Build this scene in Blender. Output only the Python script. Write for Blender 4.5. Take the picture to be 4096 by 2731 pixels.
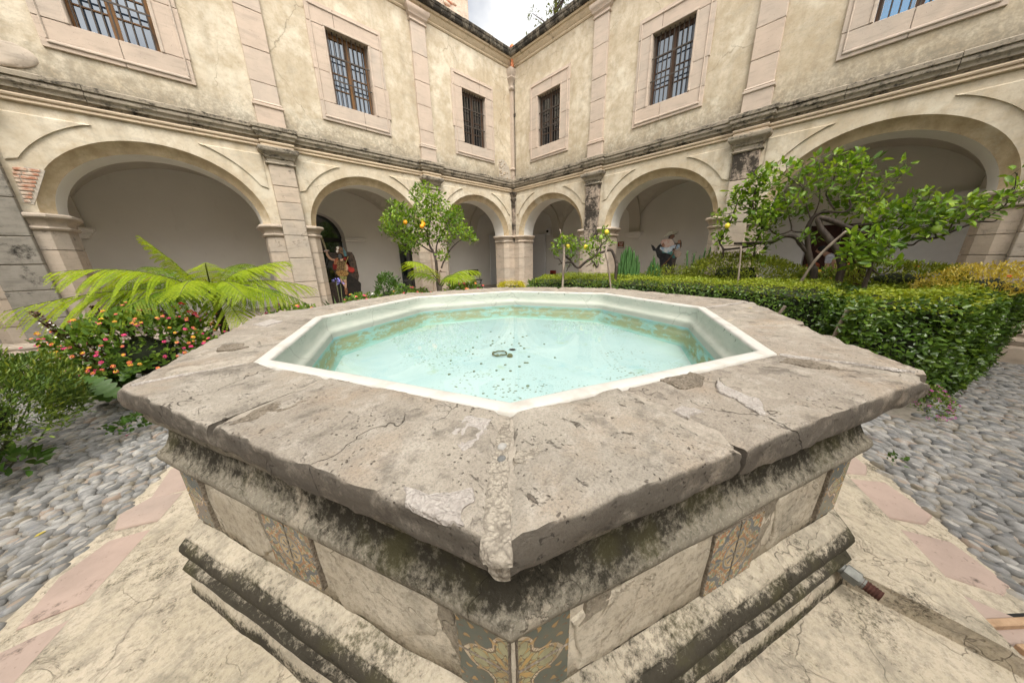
import bpy, math, random
import numpy as np
from mathutils import Vector, Matrix
random.seed(7); rng = np.random.default_rng(7)
S = bpy.context.scene
for _o in list(bpy.data.objects): bpy.data.objects.remove(_o)
COL = S.collection
PI = math.pi
# ---------------------------------------------------------------- camera
CAM_LOC = Vector((-1.8529, -1.9591, 1.4881)); YAW, PITCH, ROLL = 0.8139, -0.2827, -0.0206
fw = Vector((math.cos(YAW)*math.cos(PITCH), math.sin(YAW)*math.cos(PITCH), math.sin(PITCH)))
rt = Vector((math.sin(YAW), -math.cos(YAW), 0)); up = rt.cross(fw)
rt2 = rt*math.cos(ROLL)+up*math.sin(ROLL); up2 = -rt*math.sin(ROLL)+up*math.cos(ROLL)
cd = bpy.data.cameras.new('camera'); cam = bpy.data.objects.new('camera', cd); COL.objects.link(cam)
cd.sensor_width = 36; cd.lens = 10.1726; cd.clip_start = 0.02; cd.clip_end = 600
M = Matrix((( rt2.x, up2.x, -fw.x, CAM_LOC.x), (rt2.y, up2.y, -fw.y, CAM_LOC.y), (rt2.z, up2.z, -fw.z, CAM_LOC.z), (0,0,0,1)))
cam.matrix_world = M
S.camera = cam
# ---------------------------------------------------------------- sky and sun (bright overcast)
SUN_EL, SUN_AZ = math.radians(58), math.radians(238)      # azimuth of the sun measured from +X, counter-clockwise
W = bpy.data.worlds.new('World'); S.world = W; W.use_nodes = True
wn, wl = W.node_tree.nodes, W.node_tree.links
wn.clear()
sky = wn.new('ShaderNodeTexSky'); sky.sky_type = 'NISHITA'; sky.sun_disc = False
sky.sun_elevation = SUN_EL; sky.sun_rotation = PI/2 - SUN_AZ; sky.air_density = 1.0; sky.dust_density = 4.0; sky.ozone_density = 1.0
hsv = wn.new('ShaderNodeHueSaturation'); hsv.inputs['Saturation'].default_value = 0.15; hsv.inputs['Value'].default_value = 3.0
wl.new(sky.outputs[0], hsv.inputs['Color'])
# broken cloud: blue gaps between white cloud, all over the dome
tcw = wn.new('ShaderNodeTexCoord'); nzw = wn.new('ShaderNodeTexNoise'); nzw.inputs['Scale'].default_value = 2.1; nzw.inputs['Detail'].default_value = 6
mpw = wn.new('ShaderNodeMapping'); mpw.inputs['Location'].default_value = (0.35, 0.1, 0.6)
wl.new(tcw.outputs['Generated'], mpw.inputs[0]); wl.new(mpw.outputs[0], nzw.inputs['Vector'])
rpw = wn.new('ShaderNodeValToRGB'); rpw.color_ramp.elements[0].position = 0.28; rpw.color_ramp.elements[1].position = 0.42
wl.new(nzw.outputs['Fac'], rpw.inputs[0])
mxw = wn.new('ShaderNodeMix'); mxw.data_type = 'RGBA'
wl.new(rpw.outputs[0], mxw.inputs[0]); wl.new(sky.outputs[0], mxw.inputs[6]); wl.new(hsv.outputs[0], mxw.inputs[7])
tint = wn.new('ShaderNodeMix'); tint.data_type = 'RGBA'; tint.blend_type = 'MULTIPLY'; tint.inputs[0].default_value = 1
wl.new(mxw.outputs[2], tint.inputs[6]); tint.inputs[7].default_value = (1.0, 0.97, 0.915, 1)
bg = wn.new('ShaderNodeBackground'); bg.inputs['Strength'].default_value = 0.15
wl.new(tint.outputs[2], bg.inputs['Color'])
wo = wn.new('ShaderNodeOutputWorld'); wl.new(bg.outputs[0], wo.inputs[0])
sd = bpy.data.lights.new('sun', 'SUN'); sd.energy = 0.9; sd.angle = math.radians(25); sd.color = (1.0, 0.93, 0.82)
sun = bpy.data.objects.new('sun', sd); COL.objects.link(sun)
sdir = Vector((math.cos(SUN_EL)*math.cos(SUN_AZ), math.cos(SUN_EL)*math.sin(SUN_AZ), math.sin(SUN_EL)))
sun.rotation_euler = sdir.to_track_quat('Z', 'Y').to_euler()
S.view_settings.view_transform = 'Standard'; S.view_settings.look = 'None'; S.view_settings.gamma = 1
S.view_settings.use_curve_mapping = False
S.view_settings.exposure = 0.04
S.render.engine = 'CYCLES'
S.cycles.max_bounces = 8; S.cycles.diffuse_bounces = 4; S.cycles.transparent_max_bounces = 10
# ---------------------------------------------------------------- helpers
class MB:
    """collects faces; build() links them as one mesh object"""
    def __init__(s): s.v = []; s.f = []; s.m = []
    def add(s, vs, fs, mi=0):
        o = len(s.v); s.v += [tuple(map(float, v)) for v in vs]; s.f += [tuple(i+o for i in f) for f in fs]; s.m += [mi]*len(fs); return s
    def box(s, x0, x1, y0, y1, z0, z1, mi=0):
        x0,x1 = min(x0,x1),max(x0,x1); y0,y1 = min(y0,y1),max(y0,y1); z0,z1 = min(z0,z1),max(z0,z1)
        v = [(x,y,z) for z in (z0,z1) for y in (y0,y1) for x in (x0,x1)]
        return s.add(v, [(0,2,3,1),(4,5,7,6),(0,1,5,4),(2,6,7,3),(0,4,6,2),(1,3,7,5)], mi)
    def bbox(s, x0, x1, y0, y1, z0, z1, b=.01, mi=0):
        """block with all edges chamfered"""
        x0,x1 = min(x0,x1),max(x0,x1); y0,y1 = min(y0,y1),max(y0,y1); z0,z1 = min(z0,z1),max(z0,z1)
        b = min(b, .45*(x1-x0), .45*(y1-y0), .45*(z1-z0))
        X=(x0,x1);Y=(y0,y1);Z=(z0,z1); vs=[]; I={}
        for i in (0,1):
            for j in (0,1):
                for k in (0,1):
                    ix = X[i]+(b if i==0 else -b); iy = Y[j]+(b if j==0 else -b); iz = Z[k]+(b if k==0 else -b)
                    I[i,j,k,0]=len(vs); vs.append((X[i],iy,iz)); I[i,j,k,1]=len(vs); vs.append((ix,Y[j],iz)); I[i,j,k,2]=len(vs); vs.append((ix,iy,Z[k]))
        fs=[]
        for i in (0,1):
            q=[I[i,0,0,0],I[i,1,0,0],I[i,1,1,0],I[i,0,1,0]]; fs.append(tuple(q if i else q[::-1]))
            q=[I[0,i,0,1],I[0,i,1,1],I[1,i,1,1],I[1,i,0,1]]; fs.append(tuple(q if i else q[::-1]))
            q=[I[0,0,i,2],I[1,0,i,2],I[1,1,i,2],I[0,1,i,2]]; fs.append(tuple(q if i else q[::-1]))
        for a in (0,1):
            for c in (0,1):
                fl=(a+c)%2
                q=[I[a,c,0,0],I[a,c,0,1],I[a,c,1,1],I[a,c,1,0]]; fs.append(tuple(q if fl==0 else q[::-1]))
                q=[I[a,0,c,0],I[a,0,c,2],I[a,1,c,2],I[a,1,c,0]]; fs.append(tuple(q[::-1] if fl==0 else q))
                q=[I[0,a,c,1],I[0,a,c,2],I[1,a,c,2],I[1,a,c,1]]; fs.append(tuple(q if fl==0 else q[::-1]))
                for k in (0,1):
                    q=[I[a,c,k,0],I[a,c,k,1],I[a,c,k,2]]; fs.append(tuple(q if (a+c+k)%2 else q[::-1]))
        return s.add(vs, fs, mi)
    def prism(s, poly, z0, z1, ax='z', mi=0, top=None):
        """closed polygon extruded along an axis; top = other polygon at the far end"""
        n=len(poly); top = top or poly
        def P(p,h): return (p[0],p[1],h) if ax=='z' else ((p[0],h,p[1]) if ax=='y' else (h,p[0],p[1]))
        v=[P(p,z0) for p in poly]+[P(p,z1) for p in top]
        f=[tuple(range(n))[::-1], tuple(range(n,2*n))]+[(i,(i+1)%n,n+(i+1)%n,n+i) for i in range(n)]
        return s.add(v,f,mi)
    def grid(s, P, closed=False, mi=0, flip=False):
        """P[i][j] rows of points"""
        a=len(P); b=len(P[0]); v=[p for r in P for p in r]; f=[]
        for i in range(a-1):
            for j in range(b if closed else b-1):
                j2=(j+1)%b; q=(i*b+j,i*b+j2,(i+1)*b+j2,(i+1)*b+j); f.append(q[::-1] if flip else q)
        return s.add(v,f,mi)
    def tube(s, pts, rad, n=7, mi=0, cap=True):
        pts=[Vector(p) for p in pts]; m=len(pts)
        if not hasattr(rad,'__len__'): rad=[rad]*m
        rows=[]; pu=None
        for i,p in enumerate(pts):
            t=(pts[min(i+1,m-1)]-pts[max(i-1,0)]); t = t.normalized() if t.length>1e-9 else Vector((0,0,1))
            if pu is None: pu = Vector((0,0,1)) if abs(t.z)<.9 else Vector((1,0,0))
            u=(pu-t*pu.dot(t)); u = u.normalized() if u.length>1e-6 else t.orthogonal().normalized(); w=t.cross(u); pu=u
            rows.append([tuple(p+(u*math.cos(2*PI*k/n)+w*math.sin(2*PI*k/n))*rad[i]) for k in range(n)])
        o=len(s.v); s.grid(rows,closed=True,mi=mi)
        if cap:
            s.f.append(tuple(o+k for k in range(n))[::-1]); s.f.append(tuple(o+(m-1)*n+k for k in range(n))); s.m += [mi,mi]
        return s
    def lathe(s, prof, n=16, c=(0,0,0), mi=0):
        rows=[[(c[0]+r*math.cos(2*PI*k/n),c[1]+r*math.sin(2*PI*k/n),c[2]+z) for k in range(n)] for r,z in prof]
        return s.grid(rows,closed=True,mi=mi)
    def mesh(s, name, mats, smooth=False, fix=True):
        me=bpy.data.meshes.new(name); me.from_pydata(s.v,[],s.f)
        for m in (mats if isinstance(mats,(list,tuple)) else [mats]): me.materials.append(m)
        if any(s.m): me.polygons.foreach_set('material_index', s.m)
        if fix:
            import bmesh
            bm=bmesh.new(); bm.from_mesh(me); bmesh.ops.recalc_face_normals(bm, faces=bm.faces[:]); bm.to_mesh(me); bm.free()
        if smooth: me.shade_smooth()
        me.update(); return me
    def build(s, name, mats, parent=None, loc=None, smooth=False, fix=True, rot=None):
        return put(name, s.mesh(name, mats, smooth, fix), parent, loc, rot)
def put(name, me, parent=None, loc=None, rot=None):
    o=bpy.data.objects.new(name, me); COL.objects.link(o)
    if parent: o.parent=parent
    if loc is not None: o.location=loc
    if rot is not None: o.rotation_euler=rot
    return o
def empty(name, loc=(0,0,0), rz=0, label=None, cat=None, group=None):
    o=put(name,None,None,loc,(0,0,rz)); o.empty_display_size=.1
    return tag(o,label,cat,group)
def tag(o, label=None, cat=None, group=None, kind=None):
    for k,v in (('label',label),('category',cat),('group',group),('kind',kind)):
        if v: o[k]=v
    return o
def smooth_by_angle(o, deg=40):
    o.data.shade_smooth(); o.data.set_sharp_from_angle(angle=math.radians(deg)); return o
# value noise for displacing vertices (numpy lattice)
_LAT = np.random.default_rng(3).random((32,32,32))
def vnoise(p, scale=1.0):
    p=np.asarray(p,float)*scale; i=np.floor(p).astype(int); f=p-i; f=f*f*(3-2*f); r=0
    for dx in (0,1):
        for dy in (0,1):
            for dz in (0,1):
                w=(f[...,0] if dx else 1-f[...,0])*(f[...,1] if dy else 1-f[...,1])*(f[...,2] if dz else 1-f[...,2])
                r=r+w*_LAT[(i[...,0]+dx)%32,(i[...,1]+dy)%32,(i[...,2]+dz)%32]
    return r-.5
# ---------------------------------------------------------------- material kit
class MT:
    def __init__(s, name, rough=.8, spec=.3):
        s.mat=bpy.data.materials.new(name); s.mat.use_nodes=True; s.nt=s.mat.node_tree; s.n=s.nt.nodes; s.l=s.nt.links
        s.b=s.n['Principled BSDF']; s.b.inputs['Roughness'].default_value=rough; s.b.inputs['Specular IOR Level'].default_value=spec
        s.hs=[]; s.pos=s.n.new('ShaderNodeNewGeometry').outputs['Position']
        s.objc=None
    def set(s, sock, v):
        if hasattr(v,'is_linked'): s.l.new(v,sock)
        elif isinstance(v,(tuple,list)) and len(v)==3 and sock.type=='RGBA': sock.default_value=(*v,1)
        else: sock.default_value=v
    def math(s, op, a, b=None, c=None, clamp=False):
        n=s.n.new('ShaderNodeMath'); n.operation=op; n.use_clamp=clamp
        for i,x in enumerate((a,b,c)):
            if x is not None: s.set(n.inputs[i],x)
        return n.outputs[0]
    def vec(s, scale=(1,1,1), src=None, loc=(0,0,0), rot=(0,0,0)):
        n=s.n.new('ShaderNodeMapping'); s.l.new(src or s.pos,n.inputs[0]); n.inputs['Scale'].default_value=scale; n.inputs['Location'].default_value=loc; n.inputs['Rotation'].default_value=rot
        return n.outputs[0]
    def noise(s, scale=5, detail=4, rough=.55, vec=None, dist=0):
        n=s.n.new('ShaderNodeTexNoise'); s.l.new(vec or s.pos,n.inputs['Vector']); n.inputs['Scale'].default_value=scale; n.inputs['Detail'].default_value=detail
        n.inputs['Roughness'].default_value=rough; n.inputs['Distortion'].default_value=dist; return n.outputs['Fac']
    def vor(s, scale=5, feat='F1', vec=None, out='Distance', rnd=1):
        n=s.n.new('ShaderNodeTexVoronoi'); n.feature=feat; s.l.new(vec or s.pos,n.inputs['Vector']); n.inputs['Scale'].default_value=scale; n.inputs['Randomness'].default_value=rnd
        return n.outputs[out]
    def ramp(s, fac, lo, hi, inv=False):
        n=s.n.new('ShaderNodeMapRange'); n.clamp=True; s.set(n.inputs[0],fac); n.inputs[1].default_value=lo; n.inputs[2].default_value=hi
        n.inputs[3].default_value=1 if inv else 0; n.inputs[4].default_value=0 if inv else 1; return n.outputs[0]
    def mix(s, fac, a, b, mode='MIX'):
        n=s.n.new('ShaderNodeMix'); n.data_type='RGBA'; n.blend_type=mode; s.set(n.inputs[0],fac); s.set(n.inputs[6],a); s.set(n.inputs[7],b); return n.outputs[2]
    def warp(s, amt=.1, scale=3, vec=None):
        n=s.n.new('ShaderNodeTexNoise'); s.l.new(vec or s.pos,n.inputs['Vector']); n.inputs['Scale'].default_value=scale; n.inputs['Detail'].default_value=3
        a=s.n.new('ShaderNodeVectorMath'); a.operation='MULTIPLY_ADD'; s.l.new(n.outputs['Color'],a.inputs[0]); a.inputs[1].default_value=(amt,)*3; s.l.new(vec or s.pos,a.inputs[2]); return a.outputs[0]
    def cracks(s, scale=1.5, width=.02, warp=.35):
        """thin network lines: 1 on a crack"""
        v=s.warp(warp*.3,7,s.warp(warp*.35,1.7)); d=s.vor(scale,'DISTANCE_TO_EDGE',v); return s.ramp(d,0,width,inv=True)
    def rand(s):
        return s.n.new('ShaderNodeObjectInfo').outputs['Random']
    def island(s):
        return s.n.new('ShaderNodeNewGeometry').outputs['Random Per Island']
    def sep(s, src=None):
        n=s.n.new('ShaderNodeSeparateXYZ'); s.l.new(src or s.pos,n.inputs[0]); return n.outputs
    def tc(s, which):
        return s.n.new('ShaderNodeTexCoord').outputs[which]
    def bump(s, h, strength=.5, dist=.01):
        n=s.n.new('ShaderNodeBump'); n.inputs['Strength'].default_value=strength; n.inputs['Distance'].default_value=dist; s.l.new(h,n.inputs['Height'])
        if s.hs: s.l.new(s.hs[-1],n.inputs['Normal'])
        s.hs.append(n.outputs[0]); s.l.new(n.outputs[0],s.b.inputs['Normal']); return s
    def col(s, c): s.set(s.b.inputs['Base Color'],c); return s.mat
def plain(name, c, rough=.6, metal=0, spec=.4, var=.12, sc=9):
    m=MT(name,rough,spec); m.b.inputs['Metallic'].default_value=metal
    n=m.noise(sc,5); m.bump(m.noise(sc*6,3),.25,.004)
    return m.col(m.mix(m.ramp(n,.3,.7), tuple(x*(1-var) for x in c), tuple(min(1,x*(1+var)) for x in c)))
# ---------------------------------------------------------------- masonry materials
def mk_plaster(name, c0, c1, c2, dirt_z=None, dirt_col=(.2,.18,.14)):
    m=MT(name,.9,.15)
    big=m.noise(.9,6,.62,m.warp(.6,1.2)); mid=m.noise(5,6,.65); fine=m.noise(60,4,.7)
    c=m.mix(m.ramp(big,.38,.62),c0,c1)
    c=m.mix(m.math('MULTIPLY',m.ramp(mid,.42,.66),.75),c,c2)
    # rain streaks
    st=m.noise(3.2,5,.6,m.vec((1.6,1.6,.16)))
    c=m.mix(m.math('MULTIPLY',m.ramp(st,.52,.72),.38),c,tuple(x*.58 for x in c0))
    # trowel scuffs and chips
    tr=m.noise(2.6,6,.75,m.vec((1,1,2.2),rot=(.3,.25,0)),1.0)
    c=m.mix(m.math('MULTIPLY',m.ramp(tr,.52,.64),.42),c,tuple(x*.62 for x in c1)); sk=m.noise(26,5,.8); c=m.mix(m.math('MULTIPLY',m.ramp(sk,.52,.68),.4),c,tuple(x*.6 for x in c0))
    pale=m.noise(1.7,5,.6,m.vec((1,1,1),loc=(7,3,1)))
    c=m.mix(m.math('MULTIPLY',m.ramp(pale,.56,.68),.55),c,(.70,.65,.53))
    if dirt_z:
        z=m.sep()[2]
        for (za,zb,am,sc) in dirt_z:
            g=m.ramp(z,za,zb); d=m.math('MULTIPLY',g,m.ramp(m.math('ADD',m.noise(sc,6,.75),m.math('MULTIPLY',g,.18)),.5,.72))
            c=m.mix(m.math('MULTIPLY',d,am),c,dirt_col)
    sp=m.vor(38,'F1'); c=m.mix(m.math('MULTIPLY',m.ramp(m.math('ADD',sp,m.math('MULTIPLY',m.noise(9,3),.5)),.36,.28,),.0),c,dirt_col)
    cr=m.cracks(.55,.006,.6); c=m.mix(m.math('MULTIPLY',cr,m.math('MULTIPLY',m.ramp(m.noise(.7,3),.48,.6),.6)),c,tuple(x*.35 for x in c0))
    m.bump(mid,.35,.02); m.bump(fine,.4,.006)
    return m.col(c)
PLASTER_UP=mk_plaster('plaster_upper',(.47,.395,.285),(.64,.57,.45),(.40,.325,.22),[(4.95,4.22,.75,16),(4.5,4.2,.6,7)])
PLASTER_LO=mk_plaster('plaster_lower',(.56,.485,.365),(.68,.615,.495),(.48,.39,.265),[(2.75,2.3,.45,6)])
PLASTER_RING=mk_plaster('plaster_archivolt',(.47,.37,.235),(.60,.49,.33),(.38,.285,.17))
def mk_stone(name, a, b, pit_dark=(.16,.12,.10), black=0, blacksc=3, rnd=.35, pits=1, stretch=(1,1,1)):
    m=MT(name,.88,.2)
    c=m.mix(m.rand(),a,b)
    n=m.noise(3.5,6,.62); c=m.mix(m.math('MULTIPLY',m.ramp(n,.35,.68),.45),c,tuple(min(1,x*1.3) for x in a))
    gr=m.noise(7,5,.6,m.vec((.35,.35,2.2))); c=m.mix(m.math('MULTIPLY',m.ramp(gr,.52,.72),rnd),c,tuple(x*.6 for x in b))
    sp=m.vor(34,'F1',m.warp(.02,20)); h=m.noise(55,4,.7)
    pk=m.math('MULTIPLY',m.ramp(sp,.16,.08),m.ramp(m.noise(11,2),.45,.6)); c=m.mix(m.math('MULTIPLY',pk,.75*pits),c,pit_dark)
    if black:
        bk=m.math('ADD',m.math('MULTIPLY',m.noise(blacksc,8,.75,m.vec(stretch)),.7),m.math('MULTIPLY',m.noise(blacksc*6,5,.75),.3)); c=m.mix(m.math('MULTIPLY',m.ramp(bk,.62-.17*black,.72-.17*black),.92),c,(.016,.0145,.012))
        c=m.mix(m.math('MULTIPLY',m.ramp(m.noise(blacksc*5,5,.7),.5,.68),.35*black),c,(.04,.037,.03))
    m.bump(n,.5,.02); m.bump(h,.45,.006); m.bump(m.math('SUBTRACT',1.0,pk),.5,.008)
    return m.col(c)
STONE=mk_stone('pink_ashlar',(.475,.385,.31),(.435,.375,.315))
STONE_LO=mk_stone('weathered_ashlar',(.48,.395,.31),(.41,.36,.30),black=.28,blacksc=2.2,rnd=.5,stretch=(1,1,1.6))
STONE_DK=mk_stone('blackened_ashlar',(.42,.34,.27),(.34,.29,.24),black=1.05,blacksc=2.6,stretch=(1,1,.7))
GREYST=mk_stone('grey_ashlar',(.30,.275,.235),(.25,.23,.195),black=.55,blacksc=2.5,rnd=.6)
CORNICE=mk_stone('cornice_stone',(.33,.285,.22),(.30,.265,.215),black=.72,blacksc=3.4,stretch=(.8,.8,2.2))
MOULD=mk_stone('moulding_stone',(.56,.455,.325),(.50,.41,.31),black=.18,rnd=.25)
GUTTER=mk_stone('gutter_stone',(.20,.175,.135),(.175,.155,.12),black=1.15,blacksc=5,stretch=(1,1,.6))
EAVE=mk_stone('eave_plaster',(.52,.43,.30),(.46,.38,.27),black=.45,blacksc=4)
MORTAR=plain('lime_mortar',(.43,.38,.315),.95,sc=25,var=.25)
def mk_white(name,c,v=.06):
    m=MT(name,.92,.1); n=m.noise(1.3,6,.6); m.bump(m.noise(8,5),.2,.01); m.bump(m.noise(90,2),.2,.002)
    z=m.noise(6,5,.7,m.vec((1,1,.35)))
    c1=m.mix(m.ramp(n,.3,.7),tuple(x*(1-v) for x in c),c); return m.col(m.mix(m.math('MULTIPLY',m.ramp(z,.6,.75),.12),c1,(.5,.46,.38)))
WHITE=mk_white('whitewash',(.82,.80,.75)); WHITE_SHADE=mk_white('whitewash_shaded',(.58,.545,.47))  # second, darker whitewash has the vault's shade mixed into its colour
BOARD=plain('board_white',(.74,.75,.76),.6,var=.03)
FLOORTILE=plain('corridor_paving',(.36,.30,.25),.6,sc=3)
RUBBLE=mk_stone('exposed_rubble',(.40,.33,.25),(.33,.27,.2),black=.3,blacksc=6)
def mk_brick():
    m=MT('exposed_brick',.9,.15); n=m.noise(9,6,.7); c=m.mix(m.ramp(n,.40,.60),(.43,.20,.125),(.60,.50,.40)); m.bump(n,.6,.02); m.bump(m.noise(50,3),.4,.006); return m.col(c)
BRICK=mk_brick()
TERRA=plain('terracotta',(.55,.20,.09),.75,sc=14,var=.3)
IRON=plain('wrought_iron',(.07,.058,.048),.65,metal=.3,sc=30,var=.35)
def mk_wood(name,a,b,vec=(18,18,1.2)):
    m=MT(name,.7,.3); n=m.noise(1,6,.65,m.vec(vec)); k=m.noise(3,4); c=m.mix(m.ramp(n,.35,.65),a,b); c=m.mix(m.math('MULTIPLY',m.ramp(k,.55,.72),.7),c,(.035,.025,.02)); m.bump(n,.4,.006); return m.col(c)
WOOD=mk_wood('weathered_window_wood',(.075,.045,.026),(.27,.14,.055))
WOOD_DK=mk_wood('dark_window_wood',(.045,.03,.022),(.11,.062,.036))
TIMBER=mk_wood('planed_timber',(.36,.235,.14),(.52,.36,.235))
def mk_glass(name,c,r):
    m=MT(name,.04,.5); m.b.inputs['Base Color'].default_value=(*c,1)
    g=m.n.new('ShaderNodeBsdfGlossy'); g.inputs['Roughness'].default_value=.02; g.inputs['Color'].default_value=(.80,.88,.96,1)
    mx=m.n.new('ShaderNodeMixShader'); mx.inputs[0].default_value=r; m.l.new(m.b.outputs[0],mx.inputs[1]); m.l.new(g.outputs[0],mx.inputs[2])
    n=m.noise(1.1,2); bp=m.n.new('ShaderNodeBump'); bp.inputs['Strength'].default_value=.06; bp.inputs['Distance'].default_value=.05; m.l.new(n,bp.inputs['Height']); m.l.new(bp.outputs[0],g.inputs['Normal'])
    m.l.new(mx.outputs[0],m.n['Material Output'].inputs[0]); return m.mat
GLASS=mk_glass('window_glass',(.03,.042,.06),.17); GLASS_DK=mk_glass('dim_window_glass',(.012,.012,.012),.07); GLASS_DOOR=mk_glass('door_glass',(.012,.02,.02),.05)
GLASS_SKY=mk_glass('painted_sky_glass',(.0,.20,.48),.12)  # reflected blue sky is painted into this glass's base colour
BLACK=plain('black_paint',(.012,.012,.012),.6)
# ---------------------------------------------------------------- the two cloister wings
WX, WY = 6.5708, 6.7214
G = -0.20                                   # garden ground level
CF = 0.16                                   # corridor floor level
BD = 3.0                                    # depth of the corridor to its back wall
PC = [3.47, 7.11, 10.74, 14.4]              # pilasters, metres from the courtyard corner
BC = [1.70, 5.32, 8.94, 12.57]              # bay centres
HO, RO_, HI, RI_ = 1.43, 1.26, 1.30, 1.09   # arch: outer and inner half widths and rises
ZI = 2.30                                   # springing
def offset_path(pl, o, closed=False):
    n=len(pl); out=[]
    for i in range(n):
        def nrm(a,b):
            t=(b[0]-a[0],b[1]-a[1]); L=math.hypot(*t) or 1; return (t[1]/L,-t[0]/L)
        if closed: n1=nrm(pl[i-1],pl[i]); n2=nrm(pl[i],pl[(i+1)%n])
        else:
            n1=nrm(pl[i-1],pl[i]) if i>0 else nrm(pl[0],pl[1]); n2=nrm(pl[i],pl[i+1]) if i<n-1 else nrm(pl[-2],pl[-1])
        k=1+n1[0]*n2[0]+n1[1]*n2[1]; k=max(k,.25)
        out.append((pl[i][0]+o*(n1[0]+n2[0])/k, pl[i][1]+o*(n1[1]+n2[1])/k))
    return out
def sweep(mb, pl, prof, sg=1, closed=False, caps=True, mi=0):
    rows=[]
    for o,z in prof:
        rows.append([(sg*x,y,z) for x,y in offset_path(pl,o,closed)])
    base=len(mb.v); mb.grid(rows,closed=closed,mi=mi)
    if caps and not closed:
        nb=len(pl); m=len(prof)
        mb.f.append(tuple(base+i*nb for i in range(m))); mb.f.append(tuple(base+i*nb+nb-1 for i in range(m))[::-1]); mb.m += [mi,mi]
    return mb
CORN_PROF=[(-.12,3.955),(.02,3.955),(.03,3.985),(.075,3.99),(.075,4.015),(.085,4.035),(.115,4.06),(.12,4.095),(.105,4.125),(.14,4.13),(.145,4.19),(.13,4.205),(-.12,4.235)]
ARCH_PROF=[(-.1,3.825),(.03,3.825),(.048,3.838),(.048,3.862),(.032,3.872),(.032,3.885),(.06,3.892),(.068,3.915),(.055,3.935),(-.1,3.937)]
IMP_PROF=[(-.03,2.045),(.012,2.045),(.035,2.055),(.05,2.08),(.035,2.105),(.015,2.112),(.02,2.15),(.045,2.19),(.055,2.2),(.06,2.21),(.085,2.22),(.105,2.245),(.105,2.275),(.085,2.298),(-.03,2.30)]
CAP_PROF=[(-.03,3.50),(.03,3.50),(.045,3.52),(.03,3.54),(.008,3.55),(.008,3.61),(.035,3.625),(.045,3.66),(.075,3.70),(.115,3.73),(.125,3.745),(.125,3.80),(.11,3.815),(-.03,3.82)]
UBASE_PROF=[(-.03,4.56),(.02,4.56),(.045,4.575),(.045,4.605),(.02,4.622),(.03,4.64),(.012,4.665),(-.03,4.67)]
UCAP_PROF=[(-.03,7.44),(.02,7.44),(.035,7.46),(.02,7.485),(.005,7.495),(.01,7.53),(.05,7.57),(.055,7.60),(.085,7.64),(.11,7.68),(.11,7.74),(-.03,7.745)]
PBASE_PROF=[(-.03,G),(.13,G),(.13,.03),(.12,.06),(.10,.075),(.11,.11),(.12,.15),(.10,.19),(.075,.20),(.07,.22),(.085,.25),(.075,.28),(.04,.29),(.03,.31),(-.03,.32)]
def cyl_ell(c,h,r,n,th0=0,th1=PI): return [(c+h*math.cos(th0+(th1-th0)*i/n), ZI+r*math.sin(th0+(th1-th0)*i/n)) for i in range(n+1)]
NA=36
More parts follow.
